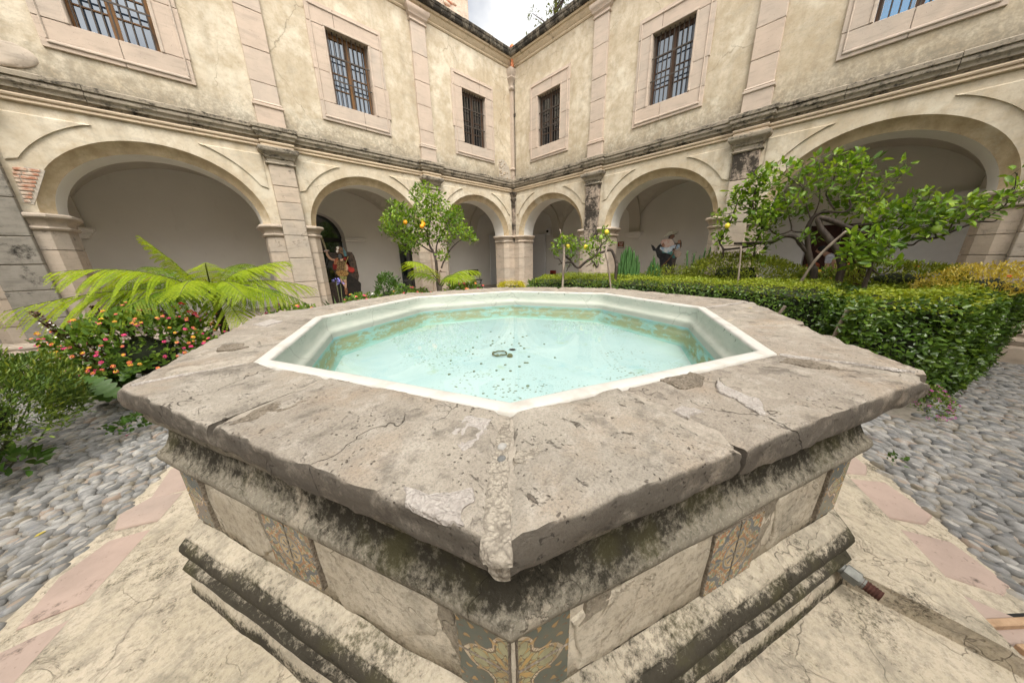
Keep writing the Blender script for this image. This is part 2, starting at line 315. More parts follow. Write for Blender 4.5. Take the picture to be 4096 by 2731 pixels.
def build_wing(sg, loc, rz, label, left):
    W_=empty('cloister_wing',loc,rz,label,'building')
    def U(s): return sg*s
    rnd=random.Random(11 if left else 5)
    # -- lower wall face with its arched openings
    mb=MB(); seg=[]
    for c in BC:
        e=cyl_ell(c,HO,RO_,NA)[::-1]
        pts=[(c-1.82,ZI)]+e+[(c+1.82,ZI)]
        mb.grid([[(U(x),0,z) for x,z in pts],[(U(x),0,3.96) for x,z in pts]])
        e2=cyl_ell(c,HI,RI_,NA)[::-1]; pts=[(c-1.82,ZI)]+e2+[(c+1.82,ZI)]
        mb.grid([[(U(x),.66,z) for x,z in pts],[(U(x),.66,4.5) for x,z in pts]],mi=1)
    mb.grid([[(U(-.0),0,z),(U(.0),.0,z)] for z in (ZI,3.96)])
    mb.build('lower_wall',[PLASTER_LO,WHITE_SHADE],W_)
    for c in BC:
        mb=MB(); rows=[]
        for k in range(6):
            t=k/5; h=HO+(HI-HO)*t; r=RO_+(RI_-RO_)*t; d=.15*t - .018*math.sin(PI*t)*-1
            rows.append([(U(x),d,z) for x,z in cyl_ell(c,h,r,NA)])
        mb.grid(rows); a=mb.build('archivolt',PLASTER_RING,W_,smooth=True)
        mb=MB(); mb.grid([[(U(x),d,z) for x,z in cyl_ell(c,HI,RI_,NA)] for d in (.15,.155,.3,.48,.66)]); mb.build('arch_soffit',WHITE,W_,smooth=True)
        # raised spandrel panels, curved side following the arch
        for side in (-1,1):
            if c==BC[0] and side==-1: xe=c-1.50
            else: xe=c+side*1.53
            cur=[]
            for i in range(13):
                th=math.radians(30+ (66-30)*i/12) ; x=side*(HO+.21)*math.cos(th); z=ZI+(RO_+.245)*math.sin(th)
                if abs(x)<=abs(xe-c) and z<3.69: cur.append((c+x,z))
            poly=[(xe,3.685)]+[(xe,cur[0][1]-.03)]+cur+[(cur[-1][0]-side*.06,3.685)]
            if len(cur)<3: continue
            cx=sum(p[0] for p in poly)/len(poly); cz=sum(p[1] for p in poly)/len(poly)
            ins=[(cx+(p[0]-cx)*.95,cz+(p[1]-cz)*.95) for p in poly]; n=len(poly)
            mb=MB(); mb.add([(U(x),.01,z) for x,z in poly]+[(U(x),-.016,z) for x,z in poly]+[(U(x),-.028,z) for x,z in ins],
                [(i,(i+1)%n,n+(i+1)%n,n+i) for i in range(n)]+[(n+i,n+(i+1)%n,2*n+(i+1)%n,2*n+i) for i in range(n)]+[tuple(range(2*n,3*n))])
            smooth_by_angle(mb.build('spandrel_panel',PLASTER_LO,W_),30)
    # -- piers of ashlar with their imposts
    ZC=[G,.24,.62,.98,1.36,1.71,2.05]
    for k,p in enumerate(PC):
        mb=MB(); mb.prism([(U(x),y) for x,y in [(p-.5,.64),(p-.5,.165),(p-.36,.02),(p+.36,.02),(p+.5,.165),(p+.5,.64)]],G,ZI-.01)
        pier=mb.build('pier',MORTAR,W_)
        for side in (-1,1):
            zz=[z+(rnd.uniform(-.04,.04) if 0<i<6 else 0) for i,z in enumerate(ZC)]
            for i in range(6):
                j=.006; q=rnd.uniform(0,.008); x0=p+side*.228
                poly=[(x0,.6),(x0,-.0-q),(p+side*.385,-.0-q),(p+side*.52,.15),(p+side*.52,.655),(p+side*.4,.655)]
                m2=MB(); m2.prism([(U(x),y) for x,y in poly],zz[i]+j,zz[i+1]-j); m2.build('stone_block',STONE_LO,pier)
            m2=MB()
            out=[(p-.52,.655),(p-.52,.15),(p-.385,0),(p-.229,0)] if side<0 else [(p+.229,0),(p+.385,0),(p+.52,.15),(p+.52,.655)]
            sweep(m2,out,IMP_PROF,sg); smooth_by_angle(m2.build('impost',STONE_LO,pier),35)
        # pilaster running up through the impost
        m2=MB(); m2.box(U(p-.215),U(p+.215),-.085,.05,G,3.82); pil=m2.build('lower_pilaster',MORTAR,W_)
        zs=[.31]; 
        while zs[-1]<3.2: zs.append(zs[-1]+rnd.uniform(.3,.56))
        zs[-1]=3.50
        dark = (not left) 
        for i in range(len(zs)-1):
            m2=MB(); m2.bbox(U(p-.225),U(p+.225),-.10-rnd.uniform(0,.008),.04,zs[i]+.006,zs[i+1]-.006,.008)
            m_=STONE_DK if (dark and k==0 and zs[i]>1.9) or (dark and k==1 and 2.75<zs[i]<3.1) else GREYST if (left and k==2) else (STONE_LO if k!=0 or not left else STONE)
            m2.build('stone_block',m_,pil)
        out=[(p-.225,0.02),(p-.225,-.1),(p+.225,-.1),(p+.225,.02)]
        m2=MB(); sweep(m2,out,CAP_PROF,sg); smooth_by_angle(m2.build('capital',CORNICE,pil),35)
        m2=MB(); sweep(m2,[(p-.54,.6),(p-.54,.15),(p-.40,-.0),(p-.24,0),(p-.24,-.11),(p+.24,-.11),(p+.24,0),(p+.40,0),(p+.54,.15),(p+.54,.6)],PBASE_PROF,sg); smooth_by_angle(m2.build('pedestal',STONE_LO,pier),35)
    # -- corner half pier (this wing's half)
    mb=MB(); mb.prism([(U(x),y) for x,y in [(.0,.02),(.25,.02),(.40,.165),(.40,.64),(0,.64)]],G,ZI-.01); pier=mb.build('pier',MORTAR,W_)
    for i in range(6):
        z0,z1=[G,.30,.70,1.06,1.46,1.82,2.05][i:i+2]
        m2=MB(); q=rnd.uniform(0,.006); m2.prism([(U(x),y) for x,y in [(0.001,.5),(.001,-q),(.27,-q),(.41,.15),(.41,.655),(.2,.655)]],z0+.006,z1-.006); m2.build('stone_block',STONE_LO,pier)
    m2=MB(); sweep(m2,[(.10,-.002),(.27,0),(.41,.15),(.41,.655)],IMP_PROF,sg); smooth_by_angle(m2.build('impost',STONE_LO,pier),35)
    # -- entablature: architrave moulding, frieze, cornice laid in stones
    mb=MB(); edges=[0.0]
    for p in PC: edges += [p-.25,p+.25]
    edges.append(16.2)
    mb.box(U(0),U(16.2),.005,.5,3.80,4.24); ent=mb.build('frieze',MOULD,W_)
    for a,b in zip(edges[0::2],edges[1::2]):
        m2=MB(); sweep(m2,[(a,0),(b,0)],ARCH_PROF,sg); smooth_by_angle(m2.build('architrave',MOULD,ent),35)
        n=max(1,round((b-a)/.95)); xs=[a+(b-a)*i/n+(rnd.uniform(-.12,.12) if 0<i<n else 0) for i in range(n+1)]
        for x0,x1 in zip(xs,xs[1:]):
            m2=MB(); dz=rnd.uniform(-.006,.006); dy=rnd.uniform(-.006,.006); N=5
            sweep(m2,[(x0+.004+(x1-x0-.008)*i/N,dy) for i in range(N+1)],[(o,z+dz) for o,z in CORN_PROF],sg)
            o=m2.build('cornice_stone',CORNICE,ent); smooth_by_angle(o,35)
    for p in PC:
        out=[(p-.25,0.05),(p-.25,-.1),(p+.25,-.1),(p+.25,.05)]
        m2=MB(); sweep(m2,out,CORN_PROF,sg); smooth_by_angle(m2.build('cornice_stone',CORNICE,ent),35)
        m2=MB(); sweep(m2,[(p-.235,.05),(p-.235,-.095),(p+.235,-.095),(p+.235,.05)],ARCH_PROF,sg); smooth_by_angle(m2.build('architrave',MOULD,ent),35)
    # -- upper wall with window holes
    mb=MB(); xs=[0.0]
    for c in BC: xs += [c-.46,c+.44]
    xs.append(16.2)
    for i in range(len(xs)-1):
        a,b=xs[i],xs[i+1]
        if i%2==0:
            n=max(1,round((b-a)/.5)); mb.grid([[(U(a+(b-a)*j/n),0,z) for j in range(n+1)] for z in (4.22,5.02,6.46,7.9)])
        else:
            mb.grid([[(U(a),0,z),(U(b),0,z)] for z in (4.22,5.02)]); mb.grid([[(U(a),0,z),(U(b),0,z)] for z in (6.46,7.9)])
    mb.build('upper_wall',PLASTER_UP,W_)
    for wi,c in enumerate(BC):
        x0,x1,z0,z1=c-.46,c+.44,5.02,6.46
        m2=MB()                                        # surround: bed of mortar, ashlar pieces on it, raised fillet
        for q in ((c-.80,x0-.01,4.66,6.84),(x1+.01,c+.78,4.66,6.84),(c-.80,c+.78,4.66,z0-.01),(c-.80,c+.78,z1+.01,6.84)): m2.box(U(q[0]),U(q[1]),-.012,.2,q[2],q[3])
        sur=m2.build('window_surround',MORTAR,W_)
        j=.004; sp=c+rnd.uniform(-.25,.25); sp2=c+rnd.uniform(-.3,.3); zl=5.02+rnd.uniform(.35,.8); zr=5.02+rnd.uniform(.35,.9)
        zb=z0+rnd.uniform(-.02,.06); zt=z1+rnd.uniform(-.05,.05)
        bl=[(c-.81,sp,4.64,z0),(sp,c+.79,4.64,z0),(c-.81,sp2,z1,6.86),(sp2,c+.79,z1,6.86),(c-.81-rnd.uniform(0,.06),x0,z0,zl),(c-.81,x0,zl,z1),(x1,c+.79,z0,zr),(x1,c+.79+rnd.uniform(0,.05),zr,z1)]
        for q in bl:
            m3=MB(); m3.bbox(U(q[0]+j),U(q[1]-j),-.035-rnd.uniform(0,.004),.21,q[2]+j,q[3]-j,.005); m3.build('stone_block',STONE,sur)
        m3=MB(); f=.045
        for q in ((c-.75,c+.73,4.70,4.70+f),(c-.75,c+.73,6.80-f,6.80),(c-.75,c-.75+f*.6,4.70+f,6.80-f),(c+.73-f*.6,c+.73,4.70+f,6.80-f)): m3.bbox(U(q[0]),U(q[1]),-.058,-.03,q[2],q[3],.012)
        for q in ((x0-.05,x1+.05,z1+.005,z1+.05),(x0-.05,x0-.01,z0,z1+.003),(x1+.01,x1+.05,z0,z1+.003)): m3.bbox(U(q[0]),U(q[1]),-.052,-.03,q[2],q[3],.008)
        m3.build('fillet',STONE,sur)
        wood=WOOD if (left and wi!=0) else WOOD_DK
        m3=MB(); d0,d1=.13,.185
        m3.box(U(x0),U(x0+.06),d0,d1,z0,z1); m3.box(U(x1-.06),U(x1),d0,d1,z0,z1); m3.box(U(x0+.06),U(x1-.06),d0,d1,z0,z0+.05); m3.box(U(x0+.06),U(x1-.06),d0,d1,z1-.09,z1)
        cm=(x0+x1)/2; m3.box(U(cm-.045),U(cm+.045),d0-.012,d1,z0+.05,z1-.09)
        win=m3.build('window',wood,W_)
        hz=[z0+.05+(z1-.14-z0)*t for t in (0,.25,.5,.75,1)]
        for lo,hi in ((x0+.06,cm-.045),(cm+.045,x1-.06)):
            for i in range(4):
                m4=MB(); m4.box(U(lo+.002),U(hi-.002),.158,.164,hz[i]+.012,hz[i+1]-.012)
                m4.build('pane',(GLASS_DK if wi==0 else (GLASS if left or wi==1 else GLASS_SKY)),win)
                if i: m4=MB(); m4.bbox(U(lo+.001),U(hi-.001),.14,.178,hz[i]-.013,hz[i]+.013,.004); m4.build('glazing_bar',wood,win)
        nb=9
        for i in range(nb):
            x=x0+.05+(x1-x0-.1)*i/(nb-1); m4=MB(); m4.tube([(U(x),.05,z0-.01),(U(x),.05,z1+.01)],.0105,6,cap=False); m4.build('iron_bar',IRON,win,fix=False)
        for z in (z0+(z1-z0)*.36,z0+(z1-z0)*.68):
            m4=MB(); m4.box(U(x0-.01),U(x1+.01),.036,.046,z-.014,z+.014); m4.build('iron_bar',IRON,win)
    # -- upper pilasters
    for k,p in enumerate(PC):
        m2=MB(); m2.box(U(p-.205),U(p+.205),-.05,.05,4.22,7.75); pil=m2.build('upper_pilaster',MORTAR,W_)
        zs=[4.235,4.57]; 
        while zs[-1]<7.1: zs.append(zs[-1]+rnd.uniform(.42,.72))
        zs[-1]=7.46
        for i in range(len(zs)-1):
            w=.235 if i==0 else .213
            m2=MB(); m2.bbox(U(p-w),U(p+w),-.065-rnd.uniform(0,.005)-(.02 if i==0 else 0),.04,zs[i]+.004,zs[i+1]-.004,.007); m2.build('stone_block',STONE,pil)
        out=[(p-.213,.02),(p-.213,-.065),(p+.213,-.065),(p+.213,.02)]
        m2=MB(); sweep(m2,out,UBASE_PROF,sg); smooth_by_angle(m2.build('base_moulding',STONE,pil),35)
        m2=MB(); sweep(m2,out,UCAP_PROF,sg); smooth_by_angle(m2.build('capital',STONE,pil),35)
    # -- eaves: plaster coving, gutter stones, roof tiles
    m2=MB(); sweep(m2,[(0,0),(16.2,0)],[(-.1,7.62),(.02,7.62),(.04,7.65),(.03,7.68),(.05,7.70),(.09,7.76),(.11,7.80),(.15,7.82),(.17,7.86),(-.1,7.87)],sg); eav=smooth_by_angle(m2.build('eaves_moulding',EAVE,W_),35)
    x=.0; 
    while x<16.1:
        L=min(rnd.uniform(.7,1.1),16.15-x); dz=rnd.uniform(-.008,.008)
        m2=MB(); sweep(m2,[(x+.006,0),(x+L*.5,rnd.uniform(-.006,.006)),(x+L-.006,0)],[(-.1,7.862),(.19,7.862+dz),(.215,7.88+dz),(.235,7.92+dz),(.235,7.97+dz),(.25,7.98+dz),(.26,8.04+dz),(.245,8.06+dz),(.16,8.07),(-.1,8.08)],sg)
        smooth_by_angle(m2.build('gutter_stone',GUTTER,eav),35); x+=L
    mb=MB(); mb.add([(U(-.05),-.12,8.08),(U(16.2),-.12,8.08),(U(16.2),3.6,9.0),(U(-3.6),3.6,9.0)],[(0,1,2,3)]); roof=mb.build('roof',TERRA,W_)
    tile=MB(); rows=[]
    for i in range(7):
        a=PI*i/6; rows.append([(.085*math.cos(a),0,.075*math.sin(a)),(.07*math.cos(a),.5,.06*math.sin(a)+.06)])
    tile.grid(rows); tm=tile.mesh('roof_tile',TERRA,True)
    for r in range(2):
        for i in range(75):
            put('roof_tile',tm,roof,(U(.1+i*.21+rnd.uniform(-.015,.015)),.10+r*.45+rnd.uniform(-.02,.02),8.085+r*.115),(rnd.uniform(.1,.16),0,rnd.uniform(-.03,.03)))
    # -- corridor: back wall, vault, transverse arches, corbels
    mb=MB()
    if left:                                            # back wall with the round-arched doorway cut through it
        dc,dh,dr,dz=5.95,.70,.80,2.2; arc=[(dc+dh*math.cos(PI-PI*i/20),dz+dr*math.sin(PI*i/20)) for i in range(21)]
        mb.grid([[(U(x),BD,z) for x in (-BD,0,dc-dh)] for z in (CF-.3,dz,4.6)]); mb.grid([[(U(x),BD,z) for x in (dc+dh,10,16.2)] for z in (CF-.3,dz,4.6)])
        mb.grid([[(U(x),BD,z) for x,z in arc],[(U(x),BD,4.6) for x,z in arc]])
        rim=[(dc-dh,CF-.3)]+arc+[(dc+dh,CF-.3)]; mb.grid([[(U(x),BD,z) for x,z in rim],[(U(x),BD+.45,z) for x,z in rim]])
    else: mb.box(U(16.2),U(-BD),BD,BD+.25,CF-.3,4.6)
    bw=mb.build('back_wall',WHITE,W_)
    mb=MB(); NB=20
    spans=[(PC[k-1] if k else -.0, PC[k]) for k in range(4)]
    if left: spans=[(-BD,-.0)]+spans
    for a,b in spans:
        rows=[]
        for i in range(NB+1):
            r=[]
            for j in range(NB+1):
                u=i/NB*2-1; v=j/NB*2-1
                h1=1.42*math.sqrt(max(0,1-v*v)); h2=1.42*math.sqrt(max(0,1-u*u))
                r.append((U(a+(b-a)*i/NB), .66+(BD-.66)*j/NB if a>=-.1 else BD*j/NB, 2.32+max(h1,h2)))
            rows.append(r)
        mb.grid(rows)
    mb.build('vault',WHITE_SHADE,W_,smooth=False)
    for p in [0-.18]+PC:
        mb=MB(); prof=[(p-.2,0),(p-.2,.07),(p+.2,.07),(p+.2,0)]; rows=[]
        for i in range(19):
            th=PI*i/18; rows.append([(U(s),.66+(BD-.66)*.5*(1-math.cos(th)*(1-o/1.17)),2.3+(1.45-o)*math.sin(th)) for s,o in prof])
        mb.grid(rows); smooth_by_angle(mb.build('transverse_arch',WHITE_SHADE,W_),40)
        m2=MB(); sweep(m2,[(p-.2,BD),(p-.2,BD-.1),(p+.2,BD-.1),(p+.2,BD)],[(-.05,2.08),(.0,2.08),(.02,2.14),(.06,2.16),(.07,2.2),(.11,2.22),(.13,2.28),(.12,2.31),(-.05,2.315)],sg); smooth_by_angle(m2.build('corbel',WHITE,W_),35)
    return W_
wing_left=build_wing(-1,(WX,WY,0),0,'cream plaster cloister wing on the left with three arches and round-arched glass door','L')
wing_right=build_wing(1,(WX,WY,0),-PI/2,'cream plaster cloister wing on the right behind the clipped hedges',None)
# corner: slender attached shaft above and below the cornice, against the left wing
mb=MB(); cs=mb.box(-.11,0,-.11,0,2.3,3.45).build('corner_shaft',STONE_DK,wing_left)
mb=MB(); mb.box(-.10,0,-.10,0,4.23,7.3); mb.build('corner_shaft',STONE,wing_left)
for pf,mt in (([(-.02,3.35),(.01,3.35),(.03,3.38),(.01,3.41),(.01,3.5),(.05,3.56),(.06,3.6),(.02,3.64),(.05,3.7),(.085,3.76),(.085,3.81),(-.02,3.82)],STONE_DK),([(-.02,4.55),(.02,4.55),(.04,4.59),(.02,4.64),(-.02,4.66)],STONE),([(-.02,7.0),(.02,7.0),(.05,7.05),(.02,7.1),(.02,7.15),(.05,7.25),(.10,7.33),(.08,7.38),(.12,7.48),(.10,7.6),(-.02,7.62)],STONE)):
    m2=MB(); sweep(m2,[(-.1001,0),(-.1,-.1),(0,-.1001)],pf,1); smooth_by_angle(m2.build('shaft_moulding',mt,wing_left),35)
m2=MB(); sweep(m2,[(-.13,-.01),(-.13,-.13),(-.01,-.13)],[(o*.8,z+.004) for o,z in CORN_PROF],1); smooth_by_angle(m2.build('cornice_stone',CORNICE,wing_left),35)
# ---------------------------------------------------------------- ground, paving, fountain
def mk_coping():
    m=MT('coping_basalt',.88,.2)
    big=m.noise(1.5,6,.62,m.warp(.4,1.5)); c=m.mix(m.ramp(big,.35,.65),(.262,.236,.196),(.365,.333,.278))
    c=m.mix(m.math('MULTIPLY',m.rand(),.55),c,(.30,.25,.20))
    tn=m.noise(2.3,5,.65,m.vec(loc=(4,2,9))); c=m.mix(m.math('MULTIPLY',m.ramp(tn,.5,.7),.5),c,(.34,.25,.168))
    pl=m.noise(9,7,.72); c=m.mix(m.math('MULTIPLY',m.ramp(pl,.50,.66),.65),c,(.44,.405,.35))
    md=m.noise(5,8,.74,m.vec(loc=(1,6,3))); c=m.mix(m.math('MULTIPLY',m.ramp(md,.52,.64),.62),c,(.075,.064,.053))
    fl=m.noise(22,7,.74,m.vec((1,.45,1),m.warp(.08,6),rot=(0,0,.8))); fm=m.math('MULTIPLY',m.ramp(fl,.615,.67),m.ramp(m.noise(2.2,4),.44,.58)); c=m.mix(m.math('MULTIPLY',fm,.72),c,(.06,.043,.03))
    pt=m.vor(58,'F1',m.warp(.03,30)); pm=m.math('MULTIPLY',m.ramp(pt,.22,.12),m.ramp(m.noise(7,3),.45,.58)); c=m.mix(m.math('MULTIPLY',pm,.8),c,(.07,.055,.045))
    gr=m.noise(150,3,.85); c=m.mix(m.math('MULTIPLY',m.ramp(gr,.46,.66),.5),c,(.10,.086,.075)); c=m.mix(m.math('MULTIPLY',m.ramp(m.noise(120,3,.85,m.vec(loc=(3,3,3))),.55,.75),.3),c,(.50,.465,.43))
    cr=m.cracks(1.1,.0035,.9); cm=m.math('MULTIPLY',cr,m.ramp(m.noise(1.3,4,.6,m.vec(loc=(2,2,8))),.53,.58)); c=m.mix(m.math('MULTIPLY',cm,.85),c,(.06,.05,.042))
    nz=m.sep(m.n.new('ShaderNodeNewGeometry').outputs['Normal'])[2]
    side_shade=m.math('MULTIPLY',m.ramp(nz,.8,.3),m.ramp(m.noise(11,7,.75),.28,.50)); c=m.mix(m.math('MULTIPLY',side_shade,.80),c,(.075,.066,.056))  # upright faces darkened by their normal, shade put into the colour
    m.bump(big,.4,.02); m.bump(pl,.7,.012); m.bump(m.math('SUBTRACT',1.0,m.math('MAXIMUM',cm,m.math('MAXIMUM',pm,fm))),1.0,.006); m.bump(gr,.6,.004)
    return m.col(c)
COPING=mk_coping()
def mk_render(name,a,b,black,bsc=6,peel=.4,bands=()):
    """old lime render with grey blotches, granular black lichen, flaked paint and hairline cracks; bands = (z, half width, amount) of extra black"""
    m=MT(name,.94,.12)
    big=m.noise(2.2,7,.68,m.warp(.4,2)); c=m.mix(m.ramp(big,.38,.60),a,b)
    f=m.noise(34,6,.78); c=m.mix(m.math('MULTIPLY',m.ramp(f,.48,.64),.6),c,tuple(x*.42 for x in a)); f2=m.noise(90,4,.8); c=m.mix(m.math('MULTIPLY',m.ramp(f2,.5,.7),.35),c,(.62,.57,.48))
    pe=m.noise(3.1,6,.72,m.vec(loc=(5,5,5)),.6); pm=m.ramp(pe,.575,.60); c=m.mix(m.math('MULTIPLY',pm,peel),c,(.50,.43,.335))
    gy=m.noise(bsc*.7,7,.74,m.vec(loc=(8,8,1))); c=m.mix(m.math('MULTIPLY',m.ramp(gy,.5,.64),.55),c,(.20,.185,.15))
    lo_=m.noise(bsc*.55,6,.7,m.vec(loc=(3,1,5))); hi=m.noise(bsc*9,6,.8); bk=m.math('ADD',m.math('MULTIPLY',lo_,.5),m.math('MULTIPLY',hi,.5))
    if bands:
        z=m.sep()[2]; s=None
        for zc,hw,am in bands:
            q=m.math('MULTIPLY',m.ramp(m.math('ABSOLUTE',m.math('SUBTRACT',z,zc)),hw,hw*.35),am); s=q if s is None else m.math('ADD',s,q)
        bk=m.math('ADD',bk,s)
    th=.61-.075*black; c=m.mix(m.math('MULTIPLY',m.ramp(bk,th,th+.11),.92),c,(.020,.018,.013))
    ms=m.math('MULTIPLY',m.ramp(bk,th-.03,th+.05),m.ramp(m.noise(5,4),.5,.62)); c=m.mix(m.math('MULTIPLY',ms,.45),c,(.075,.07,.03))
    cr=m.math('MULTIPLY',m.cracks(1.9,.0055,.7),m.ramp(m.noise(1.2,4,.6,m.vec(loc=(9,4,2))),.46,.54)); c=m.mix(m.math('MULTIPLY',cr,.5),c,(.06,.05,.036))
    m.bump(big,.5,.02); m.bump(m.math('ADD',m.math('MULTIPLY',pm,-.8),m.math('MULTIPLY',bk,.5)),.8,.010); m.bump(f,.7,.006); m.bump(m.math('SUBTRACT',1.0,cr),.7,.005)
    return m.col(c)
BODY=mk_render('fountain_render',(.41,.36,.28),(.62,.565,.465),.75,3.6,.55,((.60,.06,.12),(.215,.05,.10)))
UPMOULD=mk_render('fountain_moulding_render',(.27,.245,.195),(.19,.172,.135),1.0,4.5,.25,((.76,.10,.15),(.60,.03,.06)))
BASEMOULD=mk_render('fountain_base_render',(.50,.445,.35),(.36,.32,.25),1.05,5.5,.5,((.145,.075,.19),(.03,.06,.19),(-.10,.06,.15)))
PLATFORM=mk_render('platform_concrete',(.53,.465,.365),(.44,.385,.29),.85,8,.5)
MORTAR_W=mk_render('repair_mortar',(.30,.265,.22),(.38,.34,.285),.12,12,.5)
SLAB=mk_stone('pink_slab',(.385,.295,.25),(.35,.285,.245),pits=.6,rnd=.3,black=.2)
def mk_paint():
    m=MT('white_pool_paint',.55,.3); n=m.noise(8,5,.6); c=m.mix(m.math('MULTIPLY',m.ramp(n,.5,.68),.5),(.54,.525,.49),(.34,.31,.26)); m.bump(n,.2,.006); return m.col(c)
LIP=mk_paint()
def mk_basin(name,a,b,alg,sub):
    m=MT(name,.6,.3); x=m.vec((1.5,1.5,7)); n=m.noise(3,6,.7,x); c=m.mix(m.ramp(n,.35,.65),a,b)
    k=m.noise(14,6,.75,m.vec((.55,.55,1.6))); z=m.sep()[2]
    if sub:
        band=m.math('MULTIPLY',m.ramp(z,.625,.67),m.ramp(z,.80,.77))
        am=m.math('MULTIPLY',band,m.ramp(m.math('ADD',k,m.math('MULTIPLY',m.noise(1.6,3),.55)),.66,.78)); c=m.mix(m.math('MULTIPLY',am,.85),c,alg)
        bl=m.math('MULTIPLY',m.ramp(z,.76,.80),m.ramp(m.noise(5,4),.5,.6)); c=m.mix(m.math('MULTIPLY',bl,.5),c,(.2,.5,.68))
    else:
        c=m.mix(m.math('MULTIPLY',m.ramp(k,.57,.70),.45),c,(.20,.225,.19)); c=m.mix(m.math('MULTIPLY',m.math('MULTIPLY',m.ramp(z,.93,.985),m.ramp(m.noise(22,5,.7),.60,.64)),.85),c,(.07,.075,.055))
        wl_=m.math('MULTIPLY',m.ramp(z,.88,.835),.45); c=m.mix(wl_,c,(.25,.255,.225))
        cr=m.cracks(1.1,.008,.3); c=m.mix(m.math('MULTIPLY',cr,.35),c,(.15,.16,.14))
    m.bump(k,.3,.006); return m.col(c)
WALLP=mk_basin('basin_wall_paint',(.45,.475,.415),(.37,.41,.355),(0,0,0),False)
SUBP=mk_basin('basin_submerged_paint',(.20,.42,.37),(.28,.48,.43),(.25,.225,.055),True)
def mk_floor():
    m=MT('basin_floor_paint',.6,.3); n=m.noise(1.6,6,.62,m.warp(.4,2)); c=m.mix(m.ramp(n,.38,.64),(.40,.505,.50),(.455,.55,.54))
    n2=m.noise(4,6,.7,m.vec((1,1,1),rot=(0,0,.6))); c=m.mix(m.math('MULTIPLY',m.ramp(n2,.56,.72),.5),c,(.235,.43,.49))
    x,y,_=m.sep(); r=m.math('SQRT',m.math('ADD',m.math('MULTIPLY',x,x),m.math('MULTIPLY',y,y)))
    al=m.math('MULTIPLY',m.ramp(r,1.25,1.72),m.ramp(m.noise(2.2,5,.7),.38,.62)); c=m.mix(m.math('MULTIPLY',al,.55),c,(.36,.42,.22))
    # grit and algae crumbs drifted to the rim
    gm=m.ramp(m.noise(1.3,4,.6,m.vec(loc=(3.3,1.2,0))),.44,.55); v=m.vor(30,'F1',m.warp(.04,18)); g=m.math('MULTIPLY',m.ramp(v,.32,.20),gm); g=m.math('MULTIPLY',g,m.ramp(m.noise(9,3),.42,.55))
    c=m.mix(m.math('MULTIPLY',g,.85),c,(.13,.13,.045)); v2=m.vor(75,'F1',m.warp(.04,18)); g2=m.math('MULTIPLY',m.ramp(v2,.24,.13),m.ramp(m.noise(2.4,4,.6,m.vec(loc=(1,7,0))),.46,.6)); c=m.mix(m.math('MULTIPLY',g2,.7),c,(.07,.12,.105))
    gp=m.math('MULTIPLY',m.ramp(m.noise(3,6,.7,m.vec(loc=(6.2,2.7,0))),.60,.70),.5); c=m.mix(gp,c,(.30,.37,.16))
    m.bump(g,.4,.006); return m.col(c)
FLOORP=mk_floor()
def mk_water():
    m=bpy.data.materials.new('pool_water'); m.use_nodes=True; nt=m.node_tree; n=nt.nodes; l=nt.links; n.clear()
    tr=n.new('ShaderNodeBsdfTransparent'); tr.inputs[0].default_value=(.93,.985,.98,1); gl=n.new('ShaderNodeBsdfGlossy'); gl.inputs['Roughness'].default_value=.0
    fr=n.new('ShaderNodeFresnel'); fr.inputs[0].default_value=1.33; mx=n.new('ShaderNodeMixShader'); o=n.new('ShaderNodeOutputMaterial')
    nz=n.new('ShaderNodeTexNoise'); nz.inputs['Scale'].default_value=2.2; nz.inputs['Detail'].default_value=1; bp=n.new('ShaderNodeBump'); bp.inputs['Strength'].default_value=.05; bp.inputs['Distance'].default_value=.02
    g=n.new('ShaderNodeNewGeometry'); l.new(g.outputs['Position'],nz.inputs['Vector']); l.new(nz.outputs['Fac'],bp.inputs['Height']); l.new(bp.outputs[0],gl.inputs['Normal']); l.new(bp.outputs[0],fr.inputs['Normal'])
    l.new(fr.outputs[0],mx.inputs[0]); l.new(tr.outputs[0],mx.inputs[1]); l.new(gl.outputs[0],mx.inputs[2]); l.new(mx.outputs[0],o.inputs[0]); return m
WATER=mk_water()
SOIL=plain('garden_soil',(.07,.052,.038),.95,sc=20,var=.4)
def mk_bed():
    m=MT('cobble_bed_sand',.95,.1); n=m.noise(12,6,.7); c=m.mix(m.ramp(n,.38,.65),(.20,.178,.145),(.31,.28,.235)); gk=m.noise(2.5,5); c=m.mix(m.math('MULTIPLY',m.ramp(gk,.5,.7),.5),c,(.13,.115,.09)); m.bump(n,.6,.015); m.bump(m.noise(90,3),.5,.005); return m.col(c)
SAND=mk_bed()
def mk_cobble():
    m=MT('river_cobble',.6,.35); r=m.rand() if False else None
    oi=m.rand(); isl=m.island(); q=m.math('FRACT',m.math('ADD',oi,isl))
    n=m.n.new('ShaderNodeValToRGB'); e=n.color_ramp.elements; e[0].position=0; e[0].color=(.115,.118,.115,1); e[1].position=1; e[1].color=(.27,.255,.225,1)
    for p,cc in ((.3,(.245,.24,.23)),(.5,(.185,.183,.175)),(.68,(.34,.33,.31)),(.8,(.195,.17,.125)),(.88,(.37,.35,.315)),(.95,(.28,.215,.165))):
        x=e.new(p); x.color=(*cc,1)
    m.l.new(q,n.inputs[0]); c=n.outputs[0]
    t=m.noise(14,5,.65,m.vec((1,.5,1))); c=m.mix(m.math('MULTIPLY',m.ramp(t,.5,.68),.5),c,(.45,.445,.43)); c=m.mix(m.math('MULTIPLY',m.ramp(m.noise(9,5,.7,m.vec(loc=(4,4,4))),.54,.7),.45),c,(.115,.13,.16))
    m.bump(t,.25,.006); m.bump(m.noise(70,3),.2,.003); return m.col(c)
COBBLE=mk_cobble()
